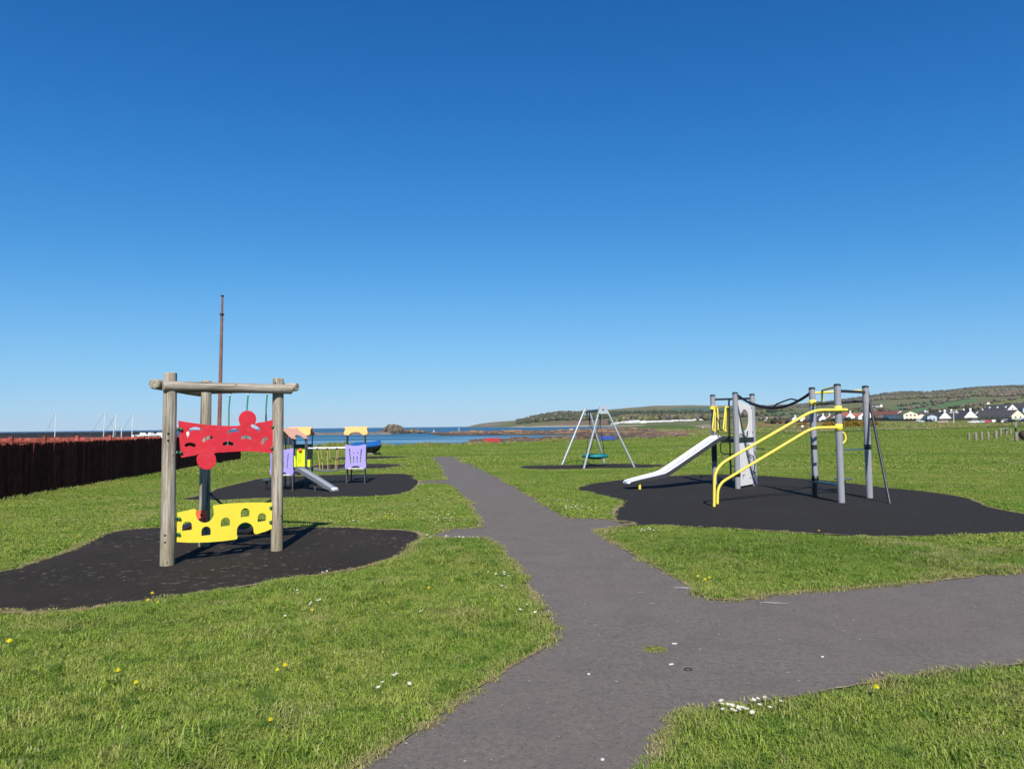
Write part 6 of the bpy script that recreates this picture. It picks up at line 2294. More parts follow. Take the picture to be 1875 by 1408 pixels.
def house(u, d, w, l, eave, ridge, yaw, wall, roof, label, win=(2, 1), chim=1, side=3, dormers=0, z=None):
    x = (u - CX) / FPX * d
    zz = zland(u, d) - 0.25 if z is None else z
    th = thing('house', label, 'house', (x, d, zz), 'village houses', R(yaw))
    gable = [(-w / 2, -0.6), (w / 2, -0.6), (w / 2, eave), (0, ridge), (-w / 2, eave)]
    local_part('wall', wall, th, lambda m_: m_.prism(gable, (0, l / 2, 0), (1, 0, 0), (0, 0, 1), l))
    rise = ridge - eave
    sl = math.hypot(w / 2, rise)

    def roofs(m_):
        for s in (-1, 1):
            dirv = Vector((s * w / 2, 0, -rise)).normalized()
            c = Vector((0, l / 2, ridge + 0.14)) + dirv * (sl + 0.35) / 2
            m_.box(c, (sl + 0.35, l + 0.3, 0.16), Matrix((dirv, Vector((0, 1, 0)), dirv.cross(Vector((0, 1, 0))))).transposed())
    ro = local_part('roof', roof, th, roofs)
    for k in range(chim):
        yy = 0.45 if k == 0 else l - 0.6
        ch = local_part('chimney', wall if k == 0 else W_GREY, ro, lambda m_: m_.box((0, yy, ridge + 0.55), (1.3 if chim == 1 else 1.1, 0.7, 1.5)))
    nx, nz = win
    for i in range(nx):
        for j in range(nz):
            wx = (i - (nx - 1) / 2) * w / (nx + 0.6)
            wz = 0.55 + 2.5 * j + 0.75
            if wz + 0.6 > eave + rise * max(0, 1 - abs(wx) / (w / 2)) - 0.3:
                continue
            f = local_part('window', M_FRAME, th, lambda m_: m_.box((wx, -0.03, wz), (1.35, 0.10, 1.35)))
            local_part('pane', M_GLASSD, f, lambda m_: m_.box((wx, -0.07, wz), (1.1, 0.08, 1.1)))
    for i in range(side):
        yy = l * (i + 0.5) / side
        for j in range(2 if eave > 4 else 1):
            wz = 1.2 + 2.4 * j
            if wz > eave - 0.5:
                continue
            f = local_part('window', M_FRAME, th, lambda m_: m_.box((-w / 2 - 0.03, yy, wz), (0.10, 1.5, 1.2)))
            local_part('pane', M_GLASSD, f, lambda m_: m_.box((-w / 2 - 0.07, yy, wz), (0.08, 1.25, 0.95)))
    if side and eave > 1.9:
        local_part('door', M_DOOR, th, lambda m_: m_.box((-w / 2 - 0.04, l * 0.12, 0.95), (0.10, 0.9, 2.0)))
    for i in range(dormers):
        yy = l * (i + 0.5) / dormers
        local_part('dormer', W_WHITE, ro, lambda m_: m_.box((-w / 4, yy, eave + rise * 0.48), (w * 0.28, 1.9, 1.3)))
    return th

HS = [
    (1622, 545, 7.5, 24, 4.2, 6.9, -6, W_WHITE, R_RED, 'left terrace with a red-brown roof and shaded side wall', (2, 2), 0, 5, 0),
    (1648, 515, 7.5, 24, 4.3, 7.0, -6, W_WHITE, R_RED, 'second terrace with a red-brown roof, beside the cream gable', (2, 2), 0, 5, 0),
    (1666, 480, 9.2, 13, 4.5, 6.4, -6, W_CREAM, R_BROWN, 'cream house with six windows in its gable', (3, 2), 0, 3, 0),
    (1686, 488, 6.4, 9, 3.0, 4.5, -6, W_CREAM, R_BROWN, 'low cream extension right of the six-window gable', (1, 1), 0, 2, 0),
    (1705, 425, 5.4, 6, 3.0, 3.9, -6, W_BLUE, R_SLATE, 'small pale blue and white house in front of the roofs', (2, 1), 0, 2, 0),
    (1729, 480, 8.6, 12, 1.3, 5.9, -6, W_WHITE, R_SLATE, 'white gabled house with a chimney left of the lamp post', (0, 1), 1, 0, 0),
    (1750, 530, 8.0, 14, 2.6, 5.4, -4, W_GREY, R_SLATE, 'grey house with a slate roof behind the lamp post', (1, 1), 1, 3, 0),
    (1776, 480, 9.4, 13, 1.5, 6.6, -6, W_WHITE, R_SLATE, 'bright white gable with a big chimney right of the lamp post', (0, 1), 1, 0, 0),
    (1789, 500, 6.0, 9, 2.6, 5.6, -4, W_WHITE, R_SLATE, 'small white gable tucked behind the bright white one', (1, 1), 0, 2, 0),
    (1862, 465, 9.2, 32, 2.4, 6.0, 7, W_CREAM, R_SLATE, 'long low bungalow with a dark roof and cream gable above the cars', (2, 1), 0, 7, 0),
    (1853, 560, 8.4, 26, 5.6, 9.6, 4, W_WHITE, R_SLATE, 'two-storey white house with slate roof and dormers behind the bungalow', (1, 3), 0, 5, 3),
    (1884, 560, 11.0, 20, 5.6, 10.2, 2, W_BLUE, R_SLATE, 'tall blue-grey house at the right edge of the picture', (2, 2), 0, 5, 0),
    (1720, 560, 7.0, 12, 2.8, 5.2, -5, W_WHITE, R_BROWN, 'white house with a brown roof behind the chimney gable', (1, 1), 1, 2, 0),
    (1697, 560, 8.0, 12, 3.0, 5.0, -5, W_GREY, R_BROWN, 'brown-roofed house behind the cream extension', (1, 1), 1, 2, 0),
    (1808, 600, 8.0, 14, 3.0, 6.0, 4, W_WHITE, R_SLATE, 'white house higher up behind the long bungalow', (2, 1), 1, 3, 0),
    (1592, 560, 6.0, 10, 3.2, 6.2, -8, W_WHITE, R_ORANGE, 'white gable beside the black slanting pole', (1, 1), 0, 2, 0),
    (1578, 610, 8.0, 22, 3.4, 6.2, 10, W_WHITE, R_ORANGE, 'orange-roofed row left of the white gable', (1, 1), 0, 4, 0),
    (1556, 600, 8.0, 16, 3.6, 7.4, 8, W_WHITE, R_ORANGE, 'tall orange-roofed house behind the middle climbing post', (2, 1), 1, 3, 0),
    (1541, 650, 8.0, 12, 3.0, 5.6, 0, W_GREY, R_RED, 'red-roofed house left of the tall orange roof', (1, 1), 1, 3, 0),
    (1530, 640, 7.0, 12, 2.8, 5.8, -4, W_WHITE, R_RED, 'white house with a red roof above the gorse', (1, 1), 0, 3, 0),
    (1518, 690, 8.0, 12, 2.8, 5.6, 4, W_WHITE, R_BROWN, 'white house with a brown roof above the yellow hand rails', (2, 1), 1, 3, 0),
    (1506, 650, 7.5, 12, 2.6, 6.0, -6, W_WHITE, R_SLATE, 'white gable with a slate roof just right of the second post group', (1, 1), 1, 3, 0),
    (1470, 720, 7.0, 12, 2.6, 5.0, 2, W_WHITE, R_SLATE, 'white house with grey roof left of the second post group', (1, 1), 0, 3, 0),
    (1455, 740, 7.0, 11, 2.6, 5.4, -4, W_WHITE, R_SLATE, 'leftmost white house of the village', (1, 1), 1, 3, 0),
    (1401, 900, 8.0, 14, 2.8, 5.0, 2, W_WHITE, R_SLATE, 'white farmhouse seen beside the grey climbing panel', (2, 1), 0, 3, 0),
    (1613, 1750, 10, 26, 4, 8, 30, W_WHITE, R_SLATE, 'small white farm high on the hillside', (1, 1), 0, 3, 0),
    (1809, 1500, 9, 18, 3, 6, 20, W_CREAM, R_SLATE, 'lone pale house on the upper hillside', (1, 1), 0, 3, 0),
    (1634, 600, 8.0, 12, 3.2, 5.8, 5, W_WHITE, R_BROWN, 'white house showing above the left terrace roof', (2, 1), 1, 3, 0),
    (1693, 600, 7.0, 10, 3.0, 5.6, -3, W_WHITE, R_SLATE, 'white house with a slate roof above the cream extension', (1, 1), 1, 2, 0),
    (1712, 520, 7.0, 10, 2.6, 5.0, 6, W_GREY, R_SLATE, 'grey house squeezed left of the first white chimney gable', (1, 1), 0, 2, 0),
    (1741, 590, 6.5, 10, 3.0, 6.0, -6, W_WHITE, R_BROWN, 'white gable peeping out behind the lamp post', (1, 1), 1, 2, 0),
    (1757, 505, 6.0, 8, 2.6, 4.6, 3, W_WHITE, R_SLATE, 'low white house between the two chimney gables', (2, 1), 0, 2, 0),
    (1764, 580, 8.0, 12, 3.2, 6.0, -4, W_WHITE, R_SLATE, 'white house behind the low one between the chimney gables', (1, 1), 1, 3, 0),
    (1798, 560, 7.0, 10, 3.0, 6.0, -5, W_GREY, R_BROWN, 'grey gable right of the small white one', (1, 1), 1, 2, 0),
    (1822, 640, 8.0, 14, 3.2, 6.6, 2, W_WHITE, R_SLATE, 'white house up the slope left of the dormer house', (2, 1), 1, 3, 0),
    (1487, 690, 7.0, 10, 2.8, 5.2, 4, W_WHITE, R_BROWN, 'white house between the first two posts of the second group', (1, 1), 0, 2, 0),
    (1496, 720, 7.0, 10, 2.8, 5.4, -4, W_GREY, R_RED, 'grey house with a red roof right of the first post of the second group', (1, 1), 1, 2, 0),
    (1566, 690, 8.0, 16, 3.0, 6.0, -5, W_WHITE, R_RED, 'white house with a red roof behind the orange-roofed row', (1, 1), 0, 3, 0),
]
for h_ in HS:
    u, d, w, l, e_, r_, yaw, wa, ro, lab, win, ch, sd, dm = h_
    house(u, d, w, l, e_, r_, yaw, wa, ro, lab, win, ch, sd, dm)

# dark garden walls and hedges along the front of the village
def garden_wall(u0, u1, d0, d1, h, mat, label):
    n = 24
    mb = MB()
    vs = []
    for i in range(n + 1):
        t = i / n
        u, d = u0 + (u1 - u0) * t, d0 + (d1 - d0) * t
        x, z0 = (u - CX) / FPX * d, zland(u, d)
        hh = h * (1 + 0.25 * mnoise.noise((x * 0.3, d, 0)))
        vs += [(x, d - 0.3, z0 - 0.5), (x, d - 0.3, z0 + hh), (x, d + 0.5, z0 + hh * 0.97), (x, d + 0.5, z0 - 0.5)]
    ff = []
    for i in range(n):
        for k in range(3):
            ff.append((4 * i + k, 4 * i + 4 + k, 4 * i + 5 + k, 4 * i + 1 + k))
    mb.add(vs, ff + [(3, 2, 1, 0), (4 * n, 4 * n + 1, 4 * n + 2, 4 * n + 3)])
    tag(mb.build('garden_wall', mat), label, 'wall', 'village garden walls', 'thing')

M_HEDGE = paint('dark_hedge', (0.045, 0.04, 0.025), 0.95, 0.6, 0.6, dirt=(0.12, 0.09, 0.06), dirt_amt=0.5)
garden_wall(1597, 1690, 500, 455, 1.1, M_HEDGE, 'dark hedge running below the terraces and cream house')
garden_wall(1690, 1762, 452, 440, 1.3, M_HEDGE, 'dark wall running below the white chimney gables')
garden_wall(1762, 1850, 440, 425, 1.5, M_HEDGE, 'dark hedge running below the long bungalow')
garden_wall(1850, 1935, 425, 420, 1.0, W_GREY, 'grey garden wall below the cream gable at the right')
garden_wall(1440, 1600, 640, 560, 0.9, M_HEDGE, 'dark hedge running below the orange-roofed houses')

# caravans across the bay
def caravan_proto():
    th = thing('static_caravan', 'white static caravan in the park below the shore wood', 'caravan', (0, 0, 0), 'static caravans')
    local_part('body', W_WHITE, th, lambda m_: m_.box((0, 0, 1.7), (10.5, 3.4, 2.5)))
    local_part('roof', plain('caravan_roof', (0.72, 0.72, 0.70)), th, lambda m_: m_.prism([(-1.85, 0), (1.85, 0), (0, 0.55)], (0, 0, 2.95), (0, 1, 0), (0, 0, 1), 10.9))
    for x in (-3.8, -1.2, 1.6, 4.0):
        local_part('window', M_GLASSD, th, lambda m_: m_.box((x, -1.72, 1.95), (1.3, 0.08, 0.9)))
    local_part('skirt', W_GREY, th, lambda m_: m_.box((0, 0, 0.2), (10.2, 3.2, 0.5)))
    return th

cp_ = caravan_proto()
first = True
spots = [(U_(1113, 1178), U_(1430, 1600)) for _ in range(24)] + [(1180 + 6.6 * i + U_(-1.5, 1.5), 1500 + 8 * i + U_(-25, 25)) for i in range(26)]
for ci, (u, d) in enumerate(spots):
    o = cp_ if first else copy_tree(cp_)
    first = False
    o.location = ((u - CX) / FPX * d, d, zland(u, d))
    o.rotation_euler = (0, 0, random.choice((0.0, 0.3, -0.4, 0.9)) + U_(-0.1, 0.1))
    if ci < 24:
        tag(o, 'white static caravan in the crowded cluster right of the swing frame', group='caravans in the crowded cluster')
    else:
        tag(o, 'white static caravan in the long row between cluster and slide tower', group='caravans in the long row')
house(1177, 1380, 9, 14, 3.0, 6.0, -10, W_WHITE, W_WHITE, 'white building at the near edge of the caravan park', (1, 1), 0, 2, 0)

# ================================================================== CARS
M_TYRE = paint('tyre', (0.012, 0.012, 0.012), 0.8, 0.2, 5)
M_RIM = paint('wheel_rim', (0.45, 0.45, 0.46), 0.3, 0.1, 5, metal=0.6)
M_LAMP = paint('lamp_glass', (0.7, 0.7, 0.68), 0.15, 0.05, 5)
M_TAIL = paint('tail_lamp', (0.4, 0.01, 0.01), 0.2, 0.05, 5)

def car(u, d, yaw, label, bodymat, suv=0.0):
    x = (u - CX) / FPX * d
    z = zland(u, d) + 0.12
    th = thing('parked_car', label, 'car', (x, d, z), 'cars parked in front of the village', R(yaw))
    H = 1.46 + suv
    prof = [(-2.1, 0.32), (2.05, 0.32), (2.12, 0.55), (2.02, 0.78), (1.15, 0.92), (0.45, H - 0.08), (0.2, H), (-1.15, H), (-1.75, H - 0.28 + suv * 0.6), (-2.08, 0.95), (-2.15, 0.6)]
    bodyb = local_part('body', bodymat, th, lambda m_: m_.prism(prof, (0, 0, 0), (1, 0, 0), (0, 0, 1), 1.74))
    for s in (-1, 1):
        gl = [(0.98, 0.95), (0.38, H - 0.14), (-1.1, H - 0.1), (-1.62, 0.98)]
        local_part('side_window', M_GLASSD, th, lambda m_: m_.prism(gl, (0, s * 0.872, 0), (1, 0, 0), (0, 0, 1), 0.03))
    local_part('windscreen', M_GLASSD, th, lambda m_: m_.box((0.82, 0, (0.92 + H - 0.08) / 2 + 0.02), (math.hypot(0.7, H - 1.0) * 0.86, 1.5, 0.04), Matrix.Rotation(math.atan2(H - 1.0, 0.7), 3, 'Y')))
    for sx in (-1.32, 1.36):
        for s in (-1, 1):
            wl_ = local_part('wheel', M_TYRE, th, lambda m_: m_.lathe((sx, s * 0.72, 0.32), (0, s, 0), [(0.26, 0), (0.32, 0.03), (0.32, 0.17), (0.26, 0.19)], 16))
            local_part('rim', M_RIM, wl_, lambda m_: m_.lathe((sx, s * 0.72, 0.32), (0, s, 0), [(0.20, 0.17), (0.20, 0.2), (0.05, 0.21)], 14))
    for s in (-1, 1):
        local_part('headlight', M_LAMP, th, lambda m_: m_.box((2.06, s * 0.62, 0.68), (0.10, 0.34, 0.14)))
        local_part('tail_light', M_TAIL, th, lambda m_: m_.box((-2.11, s * 0.68, 0.78), (0.08, 0.22, 0.24)))
    return th

C_W = paint('car_white', (0.78, 0.78, 0.77), 0.25, 0.03, 2, spec=0.6)
C_R = paint('car_red', (0.50, 0.05, 0.05), 0.25, 0.05, 2, spec=0.6)
C_K = paint('car_black', (0.012, 0.013, 0.018), 0.2, 0.1, 2, spec=0.6)
C_S = paint('car_silver', (0.50, 0.51, 0.53), 0.28, 0.05, 2, spec=0.6)
C_P = paint('car_pale_pink', (0.55, 0.38, 0.36), 0.35, 0.05, 2, spec=0.5)
car(1779, 315, 172, 'white car at the left end of the parked row', C_W)
car(1796, 318, 165, 'silver-white car second in the parked row', C_S)
car(1806, 309, 60, 'red car in the middle of the parked row', C_R)
car(1816, 316, 70, 'white car right of the red one', C_W)
car(1825, 312, 62, 'dark car between two white ones', C_K)
car(1835, 318, 170, 'white car beside the black cars', C_W, 0.1)
car(1846, 308, 165, 'black car right of the white row', C_K)
car(1874, 300, 168, 'black SUV at the right edge of the picture', C_K, 0.3)
car(1724, 330, 150, 'pale pink car left of the white lamp post', C_P)
car(1683, 345, 20, 'small silver car in front of the cream house', C_S)
car(1700, 360, 10, 'dark car left of the pale blue house', C_K)

# lamp post, pole
def lamp_post():
    d = 312
    p = AT(1746.5, 774, d)
    th = thing('lamp_post', 'white lamp post in front of the white gables', 'lamp post', p.to_tuple())
    top = AT(1746, 755, d)
    tube_part('shaft', M_WHITE, th, [p, top], [0.14, 0.10], 10)
    tube_part('arm', M_WHITE, th, [top - Vector((1.3, 0, 0)), top + Vector((1.5, 0, 0.1))], 0.09, 8)
    for s in (-1.4, 1.6):
        part('lantern', M_WHITE, th, lambda m_: m_.box(top + Vector((s, 0, -0.1)), (0.8, 0.35, 0.3)))
lamp_post()

# ================================================================== TIMBER TRAIL (right edge)
def trail():
    for i, (u, v, top, r, lab) in enumerate(((1774.5, 805, 793, 0.10, 'leftmost short timber post of the trail on the grass'), (1787, 806.5, 792.5, 0.11, 'second short timber post of the trail'), (1797.5, 805.5, 791, 0.11, 'third short timber post of the trail'),
                                            (1809.5, 805, 790.5, 0.105, 'fourth short timber post of the trail'), (1823.5, 803.5, 788.5, 0.14, 'thick fifth timber post of the trail'),
                                            (1832.5, 800.5, 785, 0.11, 'taller timber post carrying the left end of the pale crossbar'), (1843, 799, 784, 0.11, 'taller timber post carrying the right end of the pale crossbar'), (1851, 798.5, 785.5, 0.10, 'timber post just right of the crossbar'))):
        b = G(u, v)
        b.z = zl(b.x, b.y) - 0.03
        h = AT(u, top, b.y).z - b.z
        mb = MB()
        mb.tube([b, b + Vector((0, 0, h * 0.5)), b + Vector((0, 0, h))], [r, r * 0.98, r * 0.94], 14, True, wob=0.05, round_end=True)
        tag(mb.build('timber_post', M_POSTWOOD), lab, 'post', 'timber trail posts')
    a, b = AT(1831, 785.5, G(1832.5, 800.5).y - 0.1), AT(1844.5, 784.8, G(1843, 799).y - 0.1)
    mb = MB()
    mb.tube([a, b], 0.07, 10, True, wob=0.05, round_end=True)
    tag(mb.build('crossbar', M_POSTWOOD), 'pale timber crossbar joining two of the trail posts', 'crossbar')
    p = G(1861, 807.5)
    th = thing('trail_upright', 'tall timber post with a thin pale pole on top at the right edge', 'post', p.to_tuple())
    h = AT(1861, 791.5, p.y).z
    part('post', M_POSTWOOD, th, lambda m_: m_.tube([p, p + Vector((0, 0, h))], 0.12, 14, True, wob=0.05, round_end=True))
    tube_part('dark_tube', M_DSTEEL, th, [p + Vector((0, 0, h - 0.1)), p + Vector((0, 0, h + 0.38))], 0.07, 10)
    tube_part('pole', M_GALV, th, [p + Vector((0, 0, h)), AT(1860, 772.5, p.y)], [0.05, 0.03], 10)
    # barrel
    q = G(1877, 805.5)
    th = thing('barrel_tunnel', 'dark brown barrel cut off by the right edge of the picture', 'barrel', q.to_tuple())
    c = Vector((q.x, q.y, 0.40))
    ax = Vector((0.45, 0.9, 0)).normalized()
    part('staves', paint('barrel_wood', (0.075, 0.04, 0.028), 0.7, 0.35, 6), th, lambda m_: m_.lathe(c - ax * 0.5, ax, [(0.33, 0), (0.38, 0.18), (0.40, 0.5), (0.38, 0.82), (0.33, 1.0)], 22))
    for t in (-0.3, 0.3):
        part('hoop', M_BOLT, th, lambda m_: m_.lathe(c + ax * (t - 0.03), ax, [(0.395, 0), (0.395, 0.06)], 22))
    part('chock', M_POSTWOOD, th, lambda m_: m_.box(c - Vector((0, 0, 0.37)), (0.9, 0.5, 0.08)))
trail()

# ================================================================== PEOPLE
def skin_mesh(name, joints, edges, mat, parent, sub=2):
    me = bpy.data.meshes.new(name)
    me.from_pydata([j[0] for j in joints], edges, [])
    o = bpy.data.objects.new(name, me)
    COL.objects.link(o)
    o.parent = parent
    md = o.modifiers.new('skin', 'SKIN')
    md.use_smooth_shade = True
    sv = me.skin_vertices[0].data if me.skin_vertices else None
    if sv is None:
        bm = bmesh.new()
        bm.from_mesh(me)
        bm.verts.layers.skin.verify()
        bm.to_mesh(me)
        bm.free()
        sv = me.skin_vertices[0].data
    for k, j in enumerate(joints):
        sv[k].radius = j[1] if isinstance(j[1], tuple) else (j[1], j[1])
        sv[k].use_root = (k == 0)
    sb = o.modifiers.new('sub', 'SUBSURF')
    sb.levels = sb.render_levels = sub
    me.materials.append(mat)
    return o

P_SKIN = paint('skin', (0.50, 0.30, 0.22), 0.6, 0.05, 5)
P_HAIR = paint('hair', (0.05, 0.035, 0.025), 0.7, 0.1, 5)
P_SHORTS = paint('dark_shorts', (0.02, 0.022, 0.03), 0.8, 0.1, 5)

def person(p, face, top, label, s=1.0, sit=False, group=None, legs=P_SHORTS):
    th = thing('person', label, 'person', p, group, face)
    th.scale = (s, s, s)
    if not sit:
        hip, kn, an = 0.92, 0.50, 0.08
        J = [((0, 0, 0.95), (0.13, 0.10)), ((0, 0, 1.15), (0.125, 0.09)), ((0, 0, 1.38), (0.15, 0.095)), ((0, 0, 1.50), 0.055), ((0, 0.01, 1.58), 0.075), ((0, 0.015, 1.68), 0.085), ((0, 0.01, 1.75), 0.06),
             ((0.19, 0, 1.42), 0.055), ((0.25, -0.03, 1.16), 0.042), ((0.24, 0.10, 0.93), 0.034), ((0.235, 0.15, 0.85), 0.035),
             ((-0.19, 0, 1.42), 0.055), ((-0.25, -0.06, 1.16), 0.042), ((-0.24, -0.06, 0.92), 0.034), ((-0.235, -0.03, 0.84), 0.035),
             ((0.09, 0, 0.88), 0.09), ((0.10, 0.14, 0.50), 0.058), ((0.10, 0.08, 0.09), 0.04), ((0.10, 0.20, 0.035), 0.035),
             ((-0.09, 0, 0.88), 0.09), ((-0.10, -0.02, 0.50), 0.058), ((-0.10, -0.22, 0.12), 0.04), ((-0.10, -0.12, 0.035), 0.035)]
    else:
        J = [((0, 0, 0.12), (0.14, 0.11)), ((0, -0.03, 0.34), (0.13, 0.09)), ((0, 0.0, 0.58), (0.15, 0.095)), ((0, 0.03, 0.70), 0.055), ((0, 0.05, 0.78), 0.075), ((0, 0.055, 0.87), 0.085), ((0, 0.05, 0.94), 0.06),
             ((0.19, 0, 0.62), 0.055), ((0.24, 0.12, 0.40), 0.042), ((0.14, 0.30, 0.42), 0.034), ((0.09, 0.36, 0.43), 0.035),
             ((-0.19, 0, 0.62), 0.055), ((-0.24, 0.12, 0.40), 0.042), ((-0.14, 0.30, 0.42), 0.034), ((-0.09, 0.36, 0.43), 0.035),
             ((0.09, 0.06, 0.12), 0.09), ((0.12, 0.40, 0.42), 0.058), ((0.10, 0.55, 0.06), 0.04), ((0.10, 0.66, 0.035), 0.035),
             ((-0.09, 0.06, 0.12), 0.09), ((-0.12, 0.40, 0.42), 0.058), ((-0.10, 0.55, 0.06), 0.04), ((-0.10, 0.66, 0.035), 0.035)]
    E_ = [(0, 1), (1, 2), (2, 3), (3, 4), (4, 5), (5, 6), (2, 7), (7, 8), (8, 9), (9, 10), (2, 11), (11, 12), (12, 13), (13, 14), (0, 15), (15, 16), (16, 17), (17, 18), (0, 19), (19, 20), (20, 21), (21, 22)]
    skin_mesh('body', J, E_, P_SKIN, th)
    g = lambda k, r: (J[k][0], r)
    skin_mesh('shirt', [g(0, (0.15, 0.12)), g(1, (0.15, 0.115)), g(2, (0.175, 0.12)), g(7, 0.075), g(8, 0.06), g(11, 0.075), g(12, 0.06)], [(0, 1), (1, 2), (2, 3), (3, 4), (2, 5), (5, 6)], top, th)
    skin_mesh('trousers', [g(0, (0.155, 0.125)), g(15, 0.115), g(16, 0.08), g(19, 0.115), g(20, 0.08)], [(0, 1), (1, 2), (0, 3), (3, 4)], legs, th)
    h5 = Vector(J[5][0])
    local_part('hair', P_HAIR, th, lambda m_: m_.dome(h5 + Vector((0, -0.01, 0.01)), (0, -0.3, 1), 0.112, 12, squash=1.0))
    return th

T_WHITE = paint('white_shirt', (0.78, 0.76, 0.76), 0.8, 0.05, 5)
T_DARK = paint('dark_top', (0.03, 0.025, 0.03), 0.8, 0.05, 5)
T_RED = paint('maroon_top', (0.12, 0.04, 0.04), 0.8, 0.05, 5)

def on_land(u, d):
    return ((u - CX) / FPX * d, d, zland(u, d))

def foot(u, v, d):
    q = AT(u, v, d)
    return q.to_tuple()

person(foot(1469.5, 792.2, 142), R(20), T_WHITE, 'person in a white top and dark shorts walking away beyond the yellow rail', 1.0, group='walkers beyond the rails')
person(foot(1475.5, 791.8, 143), R(20), T_DARK, 'person in a dark top walking beside the one in white', 0.86, group='walkers beyond the rails')
def reef_at(u, d):
    return ((u - CX) / FPX * d, d, zreef(u, d, (u - CX) / FPX * d) - 0.03)
person(reef_at(1043.5, 420), R(160), T_WHITE, 'person in white standing on the reef, the left of two', 1.15, legs=P_SKIN, group='pair on the reef')
person(reef_at(1047.2, 418), R(200), T_WHITE, 'person in white standing on the reef, the right of two', 1.25, legs=P_SKIN, group='pair on the reef')
for u, tp, lab, sit in ((1282.5, T_DARK, 'person in a dark top at the left of the group beyond the tower', False), (1285.5, T_WHITE, 'person in a pale top in the group beyond the tower', False),
                        (1292, T_RED, 'person in a maroon top sitting right of the group beyond the tower', True), (1295, T_DARK, 'person in a dark top beside the maroon one beyond the tower', False)):
    x, y, z = on_land(u, 330)
    person((x, y, z), R(170), tp, lab, 1.0, sit, 'people on the dune')

# ================================================================== SMALL THINGS ON THE GRASS AND PATH
M_PETAL = paint('daisy_petal', (0.82, 0.82, 0.80), 0.7, 0.03, 20, dirt_amt=0.0)
M_EYE = paint('daisy_eye', (0.75, 0.45, 0.02), 0.8, 0.1, 20)
M_DAND = paint('dandelion_yellow', (0.86, 0.72, 0.02), 0.8, 0.15, 60, dirt=(0.7, 0.5, 0.0), dirt_amt=0.3)
M_STALK = paint('flower_stalk', (0.10, 0.16, 0.03), 0.7, 0.1, 20)

def flower_mesh(name, petals, r, rows, pm, eye, stem):
    mb = MB()
    mb.tube([(0, 0, 0), (0.004, 0, stem)], 0.0022, 5, mi=1)
    for k in range(rows):
        rr = r * (1 - 0.28 * k)
        for i in range(petals):
            a = 2 * math.pi * (i + 0.5 * k) / petals
            w = 2.2 * rr / petals
            ca, sa = math.cos(a), math.sin(a)
            z = stem + 0.002 + 0.004 * k
            mb.add([(ca * r * 0.15 - sa * w * .4, sa * r * 0.15 + ca * w * .4, z), (ca * r * 0.15 + sa * w * .4, sa * r * 0.15 - ca * w * .4, z),
                    (ca * rr + sa * w * .5, sa * rr - ca * w * .5, z + 0.006 + 0.004 * k), (ca * rr * 1.06, sa * rr * 1.06, z + 0.006 + 0.004 * k), (ca * rr - sa * w * .5, sa * rr + ca * w * .5, z + 0.006 + 0.004 * k)], [(0, 1, 2, 3, 4)])
    mb.dome((0, 0, stem + 0.004), (0, 0, 1), r * (0.3 if eye == 2 else 0.35), 8, mi=eye, squash=0.6)
    o = mb.build(name, [pm, M_STALK, M_EYE if eye == 2 else pm])
    me = o.data
    bpy.data.objects.remove(o)
    return me

DAISY = flower_mesh('daisy', 12, 0.0155, 1, M_PETAL, 2, 0.055)
DANDE = flower_mesh('dandelion', 14, 0.022, 3, M_DAND, 0, 0.075)

def flower(kind, u, v, label, group):
    p = G(u, v)
    q = np.array([[p.x, p.y]])
    if inside(q, PATH_POLY)[0] or any(inside(q, P)[0] for P in PADS.values()):
        return
    o = bpy.data.objects.new(kind, DAISY if kind == 'daisy' else DANDE)
    COL.objects.link(o)
    d = math.hypot(p.x, p.y)
    o.location = (p.x, p.y, zl(p.x, p.y))
    o.rotation_euler = (U_(-0.1, 0.45), U_(-0.25, 0.25), U_(-0.4, 0.4))
    o.scale = [U_(0.65, 0.95)] * 3
    tag(o, label, 'flower', group)

exact = [(1325, 1299), (1333, 1303), (1340, 1306), (1350, 1309), (1343, 1312), (1355, 1308), (1361, 1311), (1370, 1316), (1380, 1317), (1379, 1294), (1385, 1289), (1389, 1304), (1402, 1288), (1410, 1314), (1428, 1301), (1328, 1313), (1347, 1318), (1320, 1302)]
for u, v in exact:
    flower('daisy', u, v, 'white daisy in the cluster at the lower right corner of the path', 'daisies by the lower right path corner')
CL = [
    ([(697, 1273), (702, 1259), (718, 1252), (727, 1246), (746, 1263)], 'white daisy in the loose row left of the near path edge', 'daisies left of the near path'),
    ([(545, 1087), (547, 1093), (523, 1136), (579, 1108), (570, 1113), (569, 1116), (590, 1107), (600, 1052), (590, 1056)], 'white daisy in the grass in front of the near rubber surface', 'daisies in front of the log frame'),
    ([(137, 1112), (166, 1112)], 'white daisy at the front edge of the near rubber surface', 'daisies at the front edge'),
    ([(895, 1054), (908, 1058), (922, 1055), (923, 1060), (930, 1060), (919, 1081), (926, 1086), (952, 1127), (966, 1117), (980, 1131), (775, 1126), (772, 1130)], 'white daisy in the grass tongue left of the path', 'daisies in the grass tongue'),
]
for pts, lab, grp in CL:
    for u, v in pts:
        flower('daisy', u, v, lab, grp)
